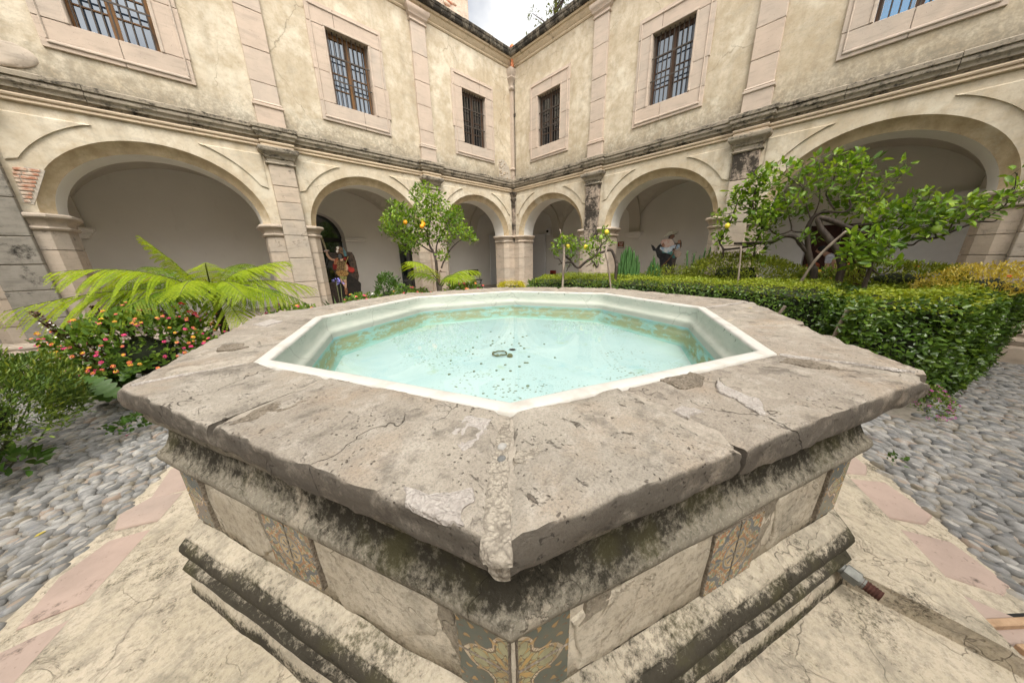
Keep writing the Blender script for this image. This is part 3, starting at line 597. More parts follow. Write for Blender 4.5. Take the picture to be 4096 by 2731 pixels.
# ground sheet to the horizon, corridor paving, cobble bed
mb=MB(); N=40
xs=[-90,-50,-25,-14]+[-10+i*.5 for i in range(45)]+[14,25,50,90]
mb.grid([[(x,y,G-.03+(float(vnoise((x,y,0),1.3))*.02 if abs(x)<12 and abs(y)<12 else 0)) for x in xs] for y in xs]); gr=tag(mb.build('ground',SOIL,smooth=True),kind='structure')
mb=MB(); mb.bbox(-12,WX+BD,WY-.18,WY+BD,G-.2,CF,.02); mb.bbox(WX-.18,WX+BD,-12,WY-.19,G-.2,CF-.002,.02)
tag(mb.build('corridor_floor',FLOORTILE),kind='structure')
A0=math.radians(226.23)
def oct_(r,i): a=A0-i*PI/4; return (r*math.cos(a),r*math.sin(a))
def ocpoly(r): return [oct_(r,i) for i in range(8)]
# cobbled path round the fountain and out between the beds
mb=MB(); mb.grid([[(r*math.cos(a),r*math.sin(a),G-.002) for a in [2*PI*i/64 for i in range(64)]] for r in (2.75,3.5,5,7.5)],closed=True)
path=tag(mb.build('cobble_path',SAND,smooth=True),kind='structure')
def dome(n=9):
    mb=MB(); rows=[]
    for r,z in ((1.0,-.3),(1.0,.15),(.86,.55),(.5,.88)): rows.append([(r*math.cos(2*PI*k/n),r*math.sin(2*PI*k/n),z) for k in range(n)])
    mb.grid(rows,closed=True); mb.add([rows[-1][k] for k in range(n)]+[(0,0,1)],[(k,(k+1)%n,n) for k in range(n)]); return mb
DOMES=[]
for i in range(6):
    d=dome(); v=np.array(d.v); s=np.random.default_rng(20+i); v[:,:2]*=(1+.22*vnoise(v*1.3+i*7.7,1.0))[:,None]*1.0; v[:,0]*=s.uniform(.92,1.12); d.v=[tuple(x) for x in v]; DOMES.append(d)
spots=[]
def fill(x0,x1,y0,y1,ang,ok):
    ca,sa=math.cos(ang),math.sin(ang); cx,cy=(x0+x1)/2,(y0+y1)/2; R=math.hypot(x1-x0,y1-y0)/2+.1
    v=-R
    while v<R:
        h=rng.uniform(.042,.064); u=-R+rng.uniform(0,.1)
        while u<R:
            l=rng.uniform(.07,.13) if rng.random()>.12 else rng.uniform(.05,.08); x=cx+ca*(u+l/2)-sa*v+rng.normal(0,.006); y=cy+sa*(u+l/2)+ca*v+rng.normal(0,.012)
            if ok(x,y): spots.append((x,y,l*.515,h*.565*rng.uniform(.88,1.08),ang+rng.normal(0,.16)))
            u+=l*.97
        v+=h*.95
def octdist(x,y):
    return max(x*math.cos(A0-PI/8-i*PI/4)+y*math.sin(A0-PI/8-i*PI/4) for i in range(8))
okL=lambda x,y: octdist(x,y)>2.97 and x*.45+y*.89>-1.6
okR=lambda x,y: octdist(x,y)>2.97 and not (y>-3.05+(-.3)*(x-3.5)+.0 and x>2.9 and y>-4.2)
fill(-5.2,-2.2,-1.2,5.2,math.radians(28),okL)
fill(.2,6.2,-6.0,-1.6,math.radians(66),okR)
spots=[s for s in spots if (Vector((s[0],s[1],G))-CAM_LOC).dot(fw)>.3]
key=lambda s: (s[2]*s[3])**.5/(Vector((s[0],s[1],G))-CAM_LOC).length
def vis(s):
    q=Vector((s[0],s[1],G))-CAM_LOC; d=q.dot(fw); return abs(q.dot(rt2)/d)<1.85 and abs(q.dot(up2)/d)<1.25
near=sorted([s for s in spots if vis(s)],key=key,reverse=True)[:300]; ns=set(near); rest=[s for s in spots if s not in ns]
DM=[d.mesh('cobble',COBBLE,True) for d in DOMES]
for i,s in enumerate(near):
    o=put('cobble',DM[i%6],path,(s[0],s[1],G+rng.uniform(-.006,.004)),(rng.normal(0,.08),rng.normal(0,.08),s[4])); o.scale=(s[2],s[3],rng.uniform(.026,.038))
mb=MB()
for i,s in enumerate(rest):
    d=DOMES[i%6]; c,sn=math.cos(s[4]),math.sin(s[4]); h=rng.uniform(.024,.035); z=G+rng.uniform(-.006,.004)
    mb.add([(s[0]+c*v[0]*s[2]-sn*v[1]*s[3], s[1]+sn*v[0]*s[2]+c*v[1]*s[3], z+v[2]*h) for v in d.v], d.f)
o=mb.build('cobble_field',COBBLE,path,smooth=True,fix=False); o['kind']='stuff'
# ring of pink slabs bedded in mortar
mb=MB(); mb.grid([[(*oct_(r,i),z) for i in range(8)] for r,z in ((2.7,G+.010),(3.20,G+.014),(3.24,G+.004),(3.27,G-.05))],closed=True)
ring=tag(mb.build('slab_border',PLATFORM),kind='structure')
for side in range(8):
    a,b=oct_(1,side),oct_(1,side+1); n=5 if side in (0,7,1,6) else 4; cuts=[0]+[(i+rng.uniform(-.16,.16))/n for i in range(1,n)]+[1]
    for t0,t1 in zip(cuts,cuts[1:]):
        L=lambda t,r: (r*(a[0]+(b[0]-a[0])*t), r*(a[1]+(b[1]-a[1])*t))
        j=.016; ro=3.20+rng.uniform(-.07,.02); sk=rng.uniform(-.025,.025); m2=rng.uniform(-.02,.03)
        poly=[L(t0+j,2.80),L((t0+t1)/2,2.80),L(t1-j,2.80),L(t1-j+sk,ro-.08),L((t0+t1)/2+.02,ro+m2),L(t0+j+sk,ro-.05)]
        cx=sum(p[0] for p in poly)/6; cy=sum(p[1] for p in poly)/6; zt=G+.022+rng.uniform(-.004,.006)
        ins=[(cx+(p[0]-cx)*.965,cy+(p[1]-cy)*.965) for p in poly]
        mb=MB(); mb.prism(poly,G-.02,zt-.008); mb.add([(*p,zt-.008) for p in poly]+[(*p,zt) for p in ins],[(k,(k+1)%6,6+(k+1)%6,6+k) for k in range(6)]+[tuple(range(6,12))])
        mb.build('paving_slab',SLAB,ring)
# octagonal concrete platform
def octrows(prof,per=14,amp=.0,sc=3,seed=0):
    rows=[]
    for r,z in prof:
        row=[]
        for i in range(8):
            a,b=oct_(r,i),oct_(r,i+1)
            for k in range(per):
                t=k/per; row.append((a[0]+(b[0]-a[0])*t,a[1]+(b[1]-a[1])*t,z))
        rows.append(row)
    P=np.array(rows)
    if amp:
        q=P.reshape(-1,3)+seed; d=np.stack([vnoise(q+k*11.3,sc)+.5*vnoise(q+k*5.1,sc*3.1) for k in range(3)],1)*amp; P=P+d.reshape(P.shape)
    return P.tolist()
mb=MB(); mb.grid(octrows([(2.05,-.108),(2.3,-.114),(2.5,-.12),(2.76,-.124),(2.84,-.130),(2.862,-.143),(2.868,-.17),(2.87,G-.04)],20,.012,3),closed=True)
plat=tag(mb.build('fountain_platform',PLATFORM,smooth=True),kind='structure')
# raised bench of render along the side right of the near ones, broken end towards the camera
mb=MB(); a,b=oct_(1,7),oct_(1,6); rows=[]
for r,z in ((2.26,-.01),(2.40,-.005),(2.62,-.015),(2.74,-.03),(2.79,-.05),(2.80,-.10),(2.82,-.2)):
    rows.append([(r*(a[0]+(b[0]-a[0])*t),r*(a[1]+(b[1]-a[1])*t),z) for t in [i/12 for i in range(13)]])
P=np.array(rows); q=P.reshape(-1,3); P=P+(np.stack([vnoise(q+k*9.1,3)+.5*vnoise(q+k*3.3,9) for k in range(3)],1)*.016).reshape(P.shape)
mb.grid(P.tolist()); e=[tuple(P[i][0]) for i in range(7)]; mb.add(e+[(2.26*a[0],2.26*a[1],-.2)],[tuple(range(8))])
mb.build('raised_step',PLATFORM,plat,smooth=False)
smooth_by_angle(plat.children[0],50)
# ---- fountain
fnt=empty('octagonal_fountain',(0,0,0),0,'octagonal stone fountain basin with painted tiles and worn grey coping in the foreground','fountain')
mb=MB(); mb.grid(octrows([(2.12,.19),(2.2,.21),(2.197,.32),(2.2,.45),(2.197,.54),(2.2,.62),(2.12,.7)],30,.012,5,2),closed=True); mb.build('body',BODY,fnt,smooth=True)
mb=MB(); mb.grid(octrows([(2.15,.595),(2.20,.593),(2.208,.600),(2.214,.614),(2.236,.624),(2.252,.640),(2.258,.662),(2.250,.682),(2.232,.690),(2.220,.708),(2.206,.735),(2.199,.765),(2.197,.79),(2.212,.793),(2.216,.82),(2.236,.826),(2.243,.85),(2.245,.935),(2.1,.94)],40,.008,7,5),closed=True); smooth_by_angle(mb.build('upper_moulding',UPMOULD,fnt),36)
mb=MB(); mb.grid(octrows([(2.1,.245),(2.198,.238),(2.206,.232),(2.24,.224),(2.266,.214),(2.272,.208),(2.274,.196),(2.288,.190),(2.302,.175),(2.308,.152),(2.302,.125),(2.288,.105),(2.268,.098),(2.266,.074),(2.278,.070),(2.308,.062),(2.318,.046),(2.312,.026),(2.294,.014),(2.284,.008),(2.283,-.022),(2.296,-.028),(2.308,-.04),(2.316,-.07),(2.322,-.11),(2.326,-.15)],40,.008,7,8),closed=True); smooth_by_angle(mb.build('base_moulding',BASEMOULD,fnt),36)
INN=[(-1.275,-1.332),(-1.851,-.05),(-1.36,1.15),(-.059,1.808),(1.2,1.262),(1.76,.031),(1.315,-1.249),(.045,-1.865)]
OUT=[(-1.60,-1.655),(-2.292,-.012),(-1.736,1.75),(.031,2.41),(1.631,1.76),(2.44,.18),(1.985,-1.50),(.123,-2.353)]
def coping_stone(Ai,Bi,Ao,Bo,seed,nu=None,dz=0,thick=.098):
    """Ai,Bi inner edge ends, Ao,Bo outer edge ends"""
    Ai,Bi,Ao,Bo=[np.array(p,float) for p in (Ai,Bi,Ao,Bo)]
    L=np.linalg.norm(Bo-Ao); nu=nu or max(10,int(L/.028)); nv=22
    sec=[(0.01,1-thick)]+[(0,.988)]+[(.006,.996)]+[(v,1.0) for v in np.linspace(.03,.975,nv)]+[(.990,.998),(.999,.990),(1.002,.978),(1.003,.965),(1.002,.95),(1.0,.935),(.996,.92),(.985,1-thick+.003),(.5,1-thick)]
    rows=[]
    for i in range(nu+1):
        u=i/nu; e=min(u,1-u)*L; dr=-.014*max(0,1-e/.022)**2
        pi=Ai+(Bi-Ai)*u; po=Ao+(Bo-Ao)*u; rows.append([(*(pi+(po-pi)*v),z+(dr if z>.93 else 0)) for v,z in sec])
    P=np.array(rows); q=P.reshape(-1,3)
    n=lambda s,o: vnoise(q+seed*3.7+o,s)
    d=np.zeros_like(q); top=(q[:,2]>.96)
    d[:,2]=n(2.5,1)*.014+n(7,2)*.008+n(19,3)*.006+n(45,4)*.005
    edge=(q[:,2]<.999)|True
    for k in (0,1): d[:,k]=(n(3,5+k)*.007+n(9,7+k)*.006+n(26,9+k)*.008+n(60,2+k)*.007)
    chip=np.clip(n(5,12)-.20,0,1)*.30; d[:,2]-=np.where(top,chip*.35,0)
    P=P+d.reshape(P.shape); P[:,:,2]+=dz
    mb=MB(); mb.grid(P.tolist(),closed=True); m=len(sec); mb.f.append(tuple(range(m))); mb.f.append(tuple((nu*m)+k for k in range(m))[::-1]); mb.m += [0,0]
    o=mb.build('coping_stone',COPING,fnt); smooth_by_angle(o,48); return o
lerp=lambda a,b,t:(a[0]+(b[0]-a[0])*t,a[1]+(b[1]-a[1])*t)
CUT={0:[(.62,.58)],7:[(.68,.64)],1:[(.52,.5)],2:[(.45,.47)],3:[(.55,.53)],4:[(.5,.48)],5:[(.45,.47)],6:[(.55,.52)]}
for s in range(8):
    i0,i1,o0,o1=INN[s],INN[(s+1)%8],OUT[s],OUT[(s+1)%8]
    sc=lambda p: (p[0]*1.004,p[1]*1.004)
    ci,co=CUT[s][0]; g=.0075
    w0=.034 if s in(0,) else (.012 if s==7 else .012)
    L=math.hypot(o1[0]-o0[0],o1[1]-o0[1])
    a0=w0/L*1.0; a1=1-(.030 if s==6 else .012)/L
    if s==7: a1=1-.008/L
    coping_stone(sc(lerp(i0,i1,a0*1.3)),sc(lerp(i0,i1,ci-g)),lerp(o0,o1,a0),lerp(o0,o1,co-g),s*2+1,dz=rng.uniform(-.004,.004))
    coping_stone(sc(lerp(i0,i1,ci+g)),sc(lerp(i0,i1,a1)),lerp(o0,o1,co+g),lerp(o0,o1,a1),s*2+2,dz=rng.uniform(-.004,.004))
# mortar bed filling the joints between coping stones
def ring_rows(levels,per=24,amp=.008,sc=6):
    rows=[]
    for kind,k,z in levels:
        base=INN if kind=='i' else OUT; row=[]
        for i in range(8):
            a,b=base[i],base[(i+1)%8]
            for t in range(per): p=lerp(a,b,t/per); row.append((p[0]*k,p[1]*k,z))
        rows.append(row)
    P=np.array(rows); q=P.reshape(-1,3); P[:,:,2]+=((vnoise(q,sc)+vnoise(q+4,sc*4)*.5)*amp).reshape(P.shape[:2]); return P.tolist()
mb=MB(); mb.grid(ring_rows([('i',1.0,.93),('i',1.0,.988),('i',1.02,.990),('i',1.1,.991),('o',.9,.991),('o',.96,.989),('o',.984,.982),('o',.988,.95),('o',.985,.915)],24,.012),closed=True); mb.build('mortar_bed',MORTAR_W,fnt,smooth=True)
# corner mortar wedge at the near corner and patches of white repair
def patch(pts,z,h,seed,mat,name='mortar_patch'):
    pts=np.array(pts); n=len(pts); dense=[]
    for i in range(n):
        for t in np.arange(0,1,.125): dense.append(pts[i]*(1-t)+pts[(i+1)%n]*t)
    dense=np.array(dense); q=np.c_[dense,np.zeros(len(dense))]
    for s,a in ((14,.022),(34,.014),(80,.008)): dense=dense+np.stack([vnoise(q+seed,s),vnoise(q+seed+5,s)],1)*a
    c=dense.mean(0); rows=[]
    for k,zz in ((1.0,-.012),(.985,h*.2),(.95,h*.8),(.85,h),(.7,h),(.55,h),(.4,h),(.25,h),(.1,h)): rows.append([(*(c+(p-c)*k),z+zz+(float(vnoise((p[0]*k+seed,p[1]*k,0),30))*.004+float(vnoise((p[0]*k+seed,p[1]*k,k),70))*.003 if k<1 else 0)) for p in dense])
    mb=MB(); mb.grid(rows,closed=True); m=len(dense); mb.add(rows[-1]+[(c[0],c[1],z+h)],[(k,(k+1)%m,m) for k in range(m)])
    return smooth_by_angle(mb.build(name,mat,fnt),60)
def mk_gravel(name,a,b,gap):
    m=MT(name,.93,.15); v=m.vor(105,'F1',m.warp(.03,25)); vc=m.vor(55,'F1',m.warp(.03,25),'Color'); n=m.noise(13,7,.75); c=m.mix(m.ramp(n,.36,.64),a,b); c=m.mix(m.math('MULTIPLY',m.ramp(v,.45,.7),.45),c,gap)
    f=m.noise(60,5,.8); c=m.mix(m.math('MULTIPLY',m.ramp(f,.5,.68),.5),c,tuple(x*.45 for x in a)); s=m.noise(6,6,.7,m.vec(loc=(3,8,1))); c=m.mix(m.math('MULTIPLY',m.ramp(s,.52,.64),.6),c,gap)
    m.bump(v,.7,.008); m.bump(n,.7,.012); m.bump(f,.6,.004); return m.col(c)
PATCHM=mk_gravel('white_patch_mortar',(.40,.365,.335),(.48,.445,.41),(.33,.30,.27)); WEDGEM=mk_gravel('gravel_mortar',(.34,.305,.25),(.46,.415,.345),(.10,.083,.066)); BROWNM=mk_gravel('brown_mortar',(.19,.16,.122),(.29,.25,.20),(.05,.04,.03))
for i,(pt,h,mt) in enumerate([([(-1.39,-1.248),(-1.349,-1.324),(-1.375,-1.355),(-1.453,-1.398),(-1.506,-1.387),(-1.505,-1.352),(-1.496,-1.316),(-1.45,-1.279)],.003,PATCHM),
  ([(-1.668,-1.400),(-1.645,-1.455),(-1.61,-1.49),(-1.572,-1.520),(-1.588,-1.556),(-1.612,-1.552),(-1.63,-1.585),(-1.652,-1.54),(-1.68,-1.45)],.003,PATCHM),
  ([(-.537,-1.752),(-.581,-1.791),(-.615,-1.852),(-.62,-1.885),(-.717,-1.921),(-.742,-1.909),(-.689,-1.851),(-.625,-1.759)],.003,PATCHM),
  ([(-.904,-1.708),(-.854,-1.721),(-.824,-1.758),(-.83,-1.789),(-.881,-1.763),(-.923,-1.755)],.002,PATCHM),
  ([(-1.405,-1.488),(-1.345,-1.518),(-1.358,-1.549),(-1.371,-1.567),(-1.414,-1.543),(-1.434,-1.505)],.002,WEDGEM),
  ([(-1.60,-.60),(-1.56,-.67),(-1.70,-.74),(-1.86,-.79),(-1.96,-.76),(-1.90,-.69),(-1.74,-.66)],.001,BROWNM),
  ([(-.66,-1.56),(-.50,-1.62),(-.52,-1.70),(-.64,-1.72),(-.70,-1.66)],.001,BROWNM),
  ([(-.10,-1.90),(.0,-1.92),(.02,-2.0),(-.04,-2.10),(-.09,-2.02)],.001,BROWNM),
  ([(-1.93,.33),(-1.86,.36),(-1.88,.5),(-1.98,.55),(-2.0,.4)],.001,BROWNM),([(-1.72,1.05),(-1.60,1.18),(-1.66,1.36),(-1.8,1.2)],.002,PATCHM)]):
    patch(pt,1.0,h,i*3.1,mt)
w=[(-1.29,-1.345),(-1.315,-1.335),(-1.42,-1.40),(-1.50,-1.475),(-1.585,-1.575),(-1.62,-1.615),(-1.625,-1.655),(-1.60,-1.675),(-1.55,-1.625),(-1.45,-1.515),(-1.36,-1.42)]
patch(w,.984,.008,9.7,WEDGEM,'mortar_wedge')
mb=MB(); a_=np.array((-1.618,-1.632)); b_=np.array((-1.598,-1.672)); rows=[]
for i in range(13):
    t=i/12; p=a_+(b_-a_)*t; o=np.array((-.707,-.707)); rows.append([(*(p+o*(-.004+.008*math.sin(PI*t)+float(vnoise((t*3,z*20,1),1))*.014)),z) for z in (.985,.965,.945,.93,.92)])
mb.grid(rows); smooth_by_angle(mb.build('mortar_wedge',WEDGEM,fnt),60)
for i in range(2):
    t=(.25,.42)[i]; p=(-1.36-.2*t,-1.39-.21*t); mb=MB(); r=rng.uniform(.010,.02); rows=[]
    for q in range(6): th=PI/2*q/5; rows.append([(p[0]+r*math.cos(th)*math.cos(2*PI*k/9),p[1]+r*math.cos(th)*math.sin(2*PI*k/9)*.8,.99+r*.7*math.sin(th)) for k in range(9)])
    mb.grid(rows,closed=True); mb.build('pebble',COBBLE,fnt,smooth=True)
# joint strips of paler mortar
def strip(pts,wd,z,seed,mat=None):
    mb=MB(); pts=[np.array(p) for p in pts]; rows=[]; N=60
    for i in range(N+1):
        t=i/N*(len(pts)-1); k=min(int(t),len(pts)-2); p=pts[k]+(pts[k+1]-pts[k])*(t-k); d=pts[k+1]-pts[k]; n=np.array((-d[1],d[0]))/np.linalg.norm(d)
        w1=wd*max(.1,.75+2.2*float(vnoise((p[0]+seed,p[1],0),16))+1.2*float(vnoise((p[0]+seed,p[1],0),50))); w2=wd*max(.1,.75+2.2*float(vnoise((p[0]+seed,p[1],7),16))+1.2*float(vnoise((p[0]+seed,p[1],7),50))); o=float(vnoise((p[0],p[1]+seed,3),9))*.02
        rows.append([(*(p+n*(o+s*ww)),z+zz+float(vnoise((p[0],p[1],s+seed),40))*.004) for s,ww,zz in ((-1,w1,-.008),(-.6,w1,.001),(0,w1,.002),(.6,w2,.001),(1,w2,-.008))])
    mb.grid(rows); return mb.build('mortar_strip',mat or PATCHM,fnt,smooth=True)
strip([(-1.88,-.03),(-2.05,-.02),(-2.25,.0)],.005,1.001,1); strip([(.05,-1.885),(.07,-2.02),(.10,-2.18),(.118,-2.30)],.012,1.001,4); strip([(1.33,-1.26),(1.95,-1.48)],.012,1.002,8)
# basin: painted lip, wall, submerged wall, floor
def inrows(lv): return ring_rows([('i',k,z) for k,z in lv],12,.003,5)
mb=MB(); mb.grid(inrows([(1.006,.975),(1.006,1.0),(1.0,1.004),(.972,1.004),(.966,.999),(.9655,.985)]),closed=True); mb.build('basin_lip',LIP,fnt,smooth=True)
mb=MB(); mb.grid(inrows([(.9655,.987),(.962,.92),(.958,.885),(.946,.868),(.935,.858),(.934,.84),(.931,.80)]),closed=True); mb.build('basin_wall',WALLP,fnt,smooth=True)
mb=MB(); mb.grid(inrows([(.931,.802),(.925,.72),(.918,.64),(.905,.622)]),closed=True); mb.build('submerged_wall',SUBP,fnt,smooth=True)
for o in fnt.children[-3:]: smooth_by_angle(o,50)
mb=MB(); mb.grid([[(p[0]*k,p[1]*k,.622) for p in INN] for k in (.92,.6,.3,.02)],closed=True); mb.build('basin_floor',FLOORP,fnt)
mb=MB(); mb.add([(p[0]*.932,p[1]*.932,.80) for p in INN[::-1]],[tuple(range(8))]); tag(mb.build('water',WATER,fix=False),kind='structure')
# ceramic tiles
def mk_tile(name,kind):
    m=MT(name,.22,.5); uv=m.tc('UV'); x,y,_=m.sep(uv); ax=m.math('ABSOLUTE',x); ay=m.math('ABSOLUTE',y)
    r=m.math('SQRT',m.math('ADD',m.math('MULTIPLY',x,x),m.math('MULTIPLY',y,y))); th=m.math('ARCTAN2',ay,ax)
    cmb=m.n.new('ShaderNodeCombineXYZ'); hi=m.math('MAXIMUM',ax,ay); lo=m.math('MINIMUM',ax,ay); m.l.new(hi,cmb.inputs[0]); m.l.new(lo,cmb.inputs[1]); cv=cmb.outputs[0]
    def band(a,b,s=.015): return m.math('MULTIPLY',m.ramp(r,a-s,a+s),m.ramp(r,b+s,b-s))
    if kind=='small':
        base=(.40,.335,.235); c=(*base,)
        bl=m.noise(3.6,0,.5,m.vec(src=cv,loc=(1.7,.4,0)),1.6); gn=m.noise(4.4,0,.5,m.vec(src=cv,loc=(5.2,3.3,0)),1.8); og=m.noise(4.9,0,.5,m.vec(src=cv,loc=(9.2,1.3,0)),2.0); yl=m.noise(5.2,0,.5,m.vec(src=cv,loc=(2.2,8.3,0)),1.8)
        c=m.mix(m.ramp(yl,.55,.58),base,(.40,.25,.065)); c=m.mix(m.ramp(gn,.555,.575),c,(.17,.24,.13)); c=m.mix(m.ramp(og,.58,.60),c,(.34,.135,.045)); c=m.mix(m.ramp(bl,.645,.66),c,(.075,.095,.115))
        for q in (bl,gn,og,yl): pass
        ln=m.math('MAXIMUM',m.math('MULTIPLY',m.ramp(gn,.535,.55),m.ramp(gn,.575,.56)),m.math('MULTIPLY',m.ramp(og,.545,.56),m.ramp(og,.585,.57))); c=m.mix(m.math('MULTIPLY',ln,.8),c,(.07,.06,.06))
        ins=m.ramp(r,.47,.45); c=m.mix(ins,c,base)
        pet=m.math('MULTIPLY',m.ramp(m.math('COSINE',m.math('MULTIPLY',th,8.0)),.3,.6),band(.10,.30)); c=m.mix(pet,c,(.07,.085,.105))
        pe2=m.math('MULTIPLY',m.ramp(m.math('COSINE',m.math('ADD',m.math('MULTIPLY',th,8.0),PI)),.55,.8),band(.12,.26)); c=m.mix(pe2,c,(.45,.27,.07))
        c=m.mix(band(.33,.36),c,(.42,.25,.07)); c=m.mix(band(.40,.46),c,(.115,.13,.14)); c=m.mix(band(0,.07),c,(.16,.18,.2))
    else:
        base=(.30,.29,.16); d=m.math('ADD',r,m.math('MULTIPLY',m.math('COSINE',m.math('MULTIPLY',th,4.0)),-.16)); lob=m.math('ADD',d,m.math('MULTIPLY',m.noise(2.5,1,.5,m.vec(src=cv)),.22))
        def lb(a,b,s=.012): return m.math('MULTIPLY',m.ramp(lob,a-s,a+s),m.ramp(lob,b+s,b-s))
        c=m.mix(m.ramp(lob,.80,.82),base,(.06,.08,.07))
        c=m.mix(lb(.74,.80),c,(.50,.41,.30)); c=m.mix(lb(.72,.735,.005),c,(.06,.04,.03)); c=m.mix(lb(.80,.815,.005),c,(.06,.04,.03))
        sc=m.noise(3.2,0,.5,m.vec(src=cv,loc=(3,5,0)),2.2); c=m.mix(m.math('MULTIPLY',m.math('MULTIPLY',m.ramp(sc,.52,.535),m.ramp(sc,.58,.565)),.9),c,(.10,.055,.025)); c=m.mix(m.math('MULTIPLY',m.ramp(sc,.60,.62),.8),c,(.36,.21,.06))
        pet=m.math('MULTIPLY',m.ramp(m.math('COSINE',m.math('MULTIPLY',th,8.0)),-.1,.15),m.ramp(r,.34,.30)); c=m.mix(pet,c,(.40,.255,.08)); po=m.math('MULTIPLY',m.math('MULTIPLY',m.ramp(m.math('COSINE',m.math('MULTIPLY',th,8.0)),-.3,-.1),m.ramp(m.math('COSINE',m.math('MULTIPLY',th,8.0)),.1,-.1)),m.ramp(r,.36,.33)); c=m.mix(po,c,(.07,.04,.03))
        c=m.mix(m.ramp(r,.09,.07),c,(.05,.07,.08))
    st=m.noise(11,6,.7); c=m.mix(m.math('MULTIPLY',m.ramp(st,.42,.66),.62),c,(.11,.095,.062)); m.bump(m.noise(20,3),.15,.004)
    return m.col(c)
TILE_S=mk_tile('small_flower_tile','small'); TILE_L=mk_tile('large_leaf_tile','large')
def tile(fn,k,t0,t1,z0,z1,mat,uvr,parent):
    """tile on octagon face; k = face normal angle; t along the tangent"""
    n=Vector((math.cos(k),math.sin(k),0)); t=Vector((-math.sin(k),math.cos(k),0)); ap=fn; b=.003
    pts=lambda o,i: [n*(ap+o)+t*(t0+i)+Vector((0,0,z0+i)), n*(ap+o)+t*(t1-i)+Vector((0,0,z0+i)), n*(ap+o)+t*(t1-i)+Vector((0,0,z1-i)), n*(ap+o)+t*(t0+i)+Vector((0,0,z1-i))]
    mb=MB(); v=pts(-.02,0)+pts(.008,0)+pts(.012,b); mb.add(v,[(i,(i+1)%4,4+(i+1)%4,4+i) for i in range(4)]+[(4+i,4+(i+1)%4,8+(i+1)%4,8+i) for i in range(4)]+[(8,9,10,11)]); mb.m=[1]*8+[0]
    o=mb.build('tile',[mat,BROWNM],parent); me=o.data; uv=me.uv_layers.new(name='UVMap'); u0,u1,v0,v1=uvr
    for lp in me.loops:
        p=me.vertices[lp.vertex_index].co; a=(p.dot(t)-t0)/(t1-t0); c=(p.z-z0)/(z1-z0); uv.data[lp.index].uv=(u0+(u1-u0)*a,v0+(v1-v0)*c)
    return o
AP=2.2*math.cos(PI/8); HS=2.2*math.sin(PI/8)
for f in range(8):
    k=A0-PI/8-f*PI/4; c=(-.07 if f==0 else (.06 if f==7 else 0)); z0=.300 if f!=7 else .245; z1=.588 if f!=7 else .545
    m=.002
    for (ta,tb,u) in ((c-.142,c-m,(-1,0)),(c+m,c+.142,(0,1))):
        zm=(z0+z1)/2
        for (za,zb,v) in ((z0,zm-m,(-1,0)),(zm+m,z1,(0,1))): tile(AP,k,ta,tb,za,zb,TILE_S,(*u,*v),fnt)
    for sgn in (1,-1):
        ta,tb=(HS-.165,HS-.006) if sgn>0 else (-HS+.006,-HS+.165); u=(-1,-.02) if sgn>0 else (.02,1)
        tile(AP+.002,k,ta,tb,.445,.60,TILE_L,(*u,.02,1),fnt); tile(AP+.002,k,ta,tb,.285,.441,TILE_L,(*u,-1,-.02),fnt)
# flakes of plaster still clinging to the faces of the body
FLAKE=mk_render('plaster_flake',(.42,.37,.29),(.55,.50,.41),.35,5,.3); FLAKE_D=mk_render('dark_bared_render',(.20,.175,.135),(.29,.255,.20),.7,6,.2)
def face_patch(f,pts,h,seed,mat):
    k=A0-PI/8-f*PI/4; n=np.array((math.cos(k),math.sin(k),0)); t=np.array((-math.sin(k),math.cos(k),0)); pts=np.array(pts,float); m=len(pts); dense=[]
    for i in range(m):
        for u in np.arange(0,1,.1): dense.append(pts[i]*(1-u)+pts[(i+1)%m]*u)
    dense=np.array(dense); q=np.c_[dense,np.zeros(len(dense))]
    for s,a in ((12,.03),(30,.016),(75,.008)): dense=dense+np.stack([vnoise(q+seed,s),vnoise(q+seed+5,s)],1)*a
    c=dense.mean(0); rows=[]
    for kk,o in ((1.0,-.008),(.985,h*.6),(.96,h),(.7,h),(.4,h),(.1,h)): rows.append([tuple(n*(AP+o+float(vnoise((p[0]*kk+seed,p[1]*kk,1),25))*.004)+t*(c+(p-c)*kk)[0]+UP3*(c+(p-c)*kk)[1]) for p in dense])
    mb=MB(); mb.grid(rows,closed=True); L=len(dense); mb.add(rows[-1]+[tuple(n*(AP+h)+t*c[0]+UP3*c[1])],[(i,(i+1)%L,L) for i in range(L)]); smooth_by_angle(mb.build('plaster_flake',mat,fnt),50)
UP3=np.array((0,0,1.))
for a in [(0,[(.12,.56),(.40,.57),(.60,.55),(.58,.40),(.42,.27),(.16,.26),(.10,.40)],.006,1,FLAKE),(0,[(-.62,.52),(-.42,.56),(-.26,.54),(-.24,.32),(-.40,.25),(-.58,.30)],.006,4,FLAKE),(0,[(.60,.58),(.67,.58),(.67,.34),(.62,.42)],.003,6,FLAKE_D),(0,[(-.27,.58),(-.22,.58),(-.21,.34),(-.25,.42)],.003,7,FLAKE_D),
  (7,[(-.66,.50),(-.40,.57),(-.16,.54),(-.12,.36),(-.30,.27),(-.62,.26)],.006,2,FLAKE),(7,[(.30,.54),(.52,.57),(.62,.5),(.58,.30),(.34,.26)],.006,9,FLAKE),(7,[(-.62,.58),(-.52,.58),(-.56,.50),(-.64,.46)],.008,10,FLAKE_D),(7,[(.20,.58),(.32,.58),(.28,.40),(.22,.30)],.003,12,FLAKE_D)]: face_patch(*a)
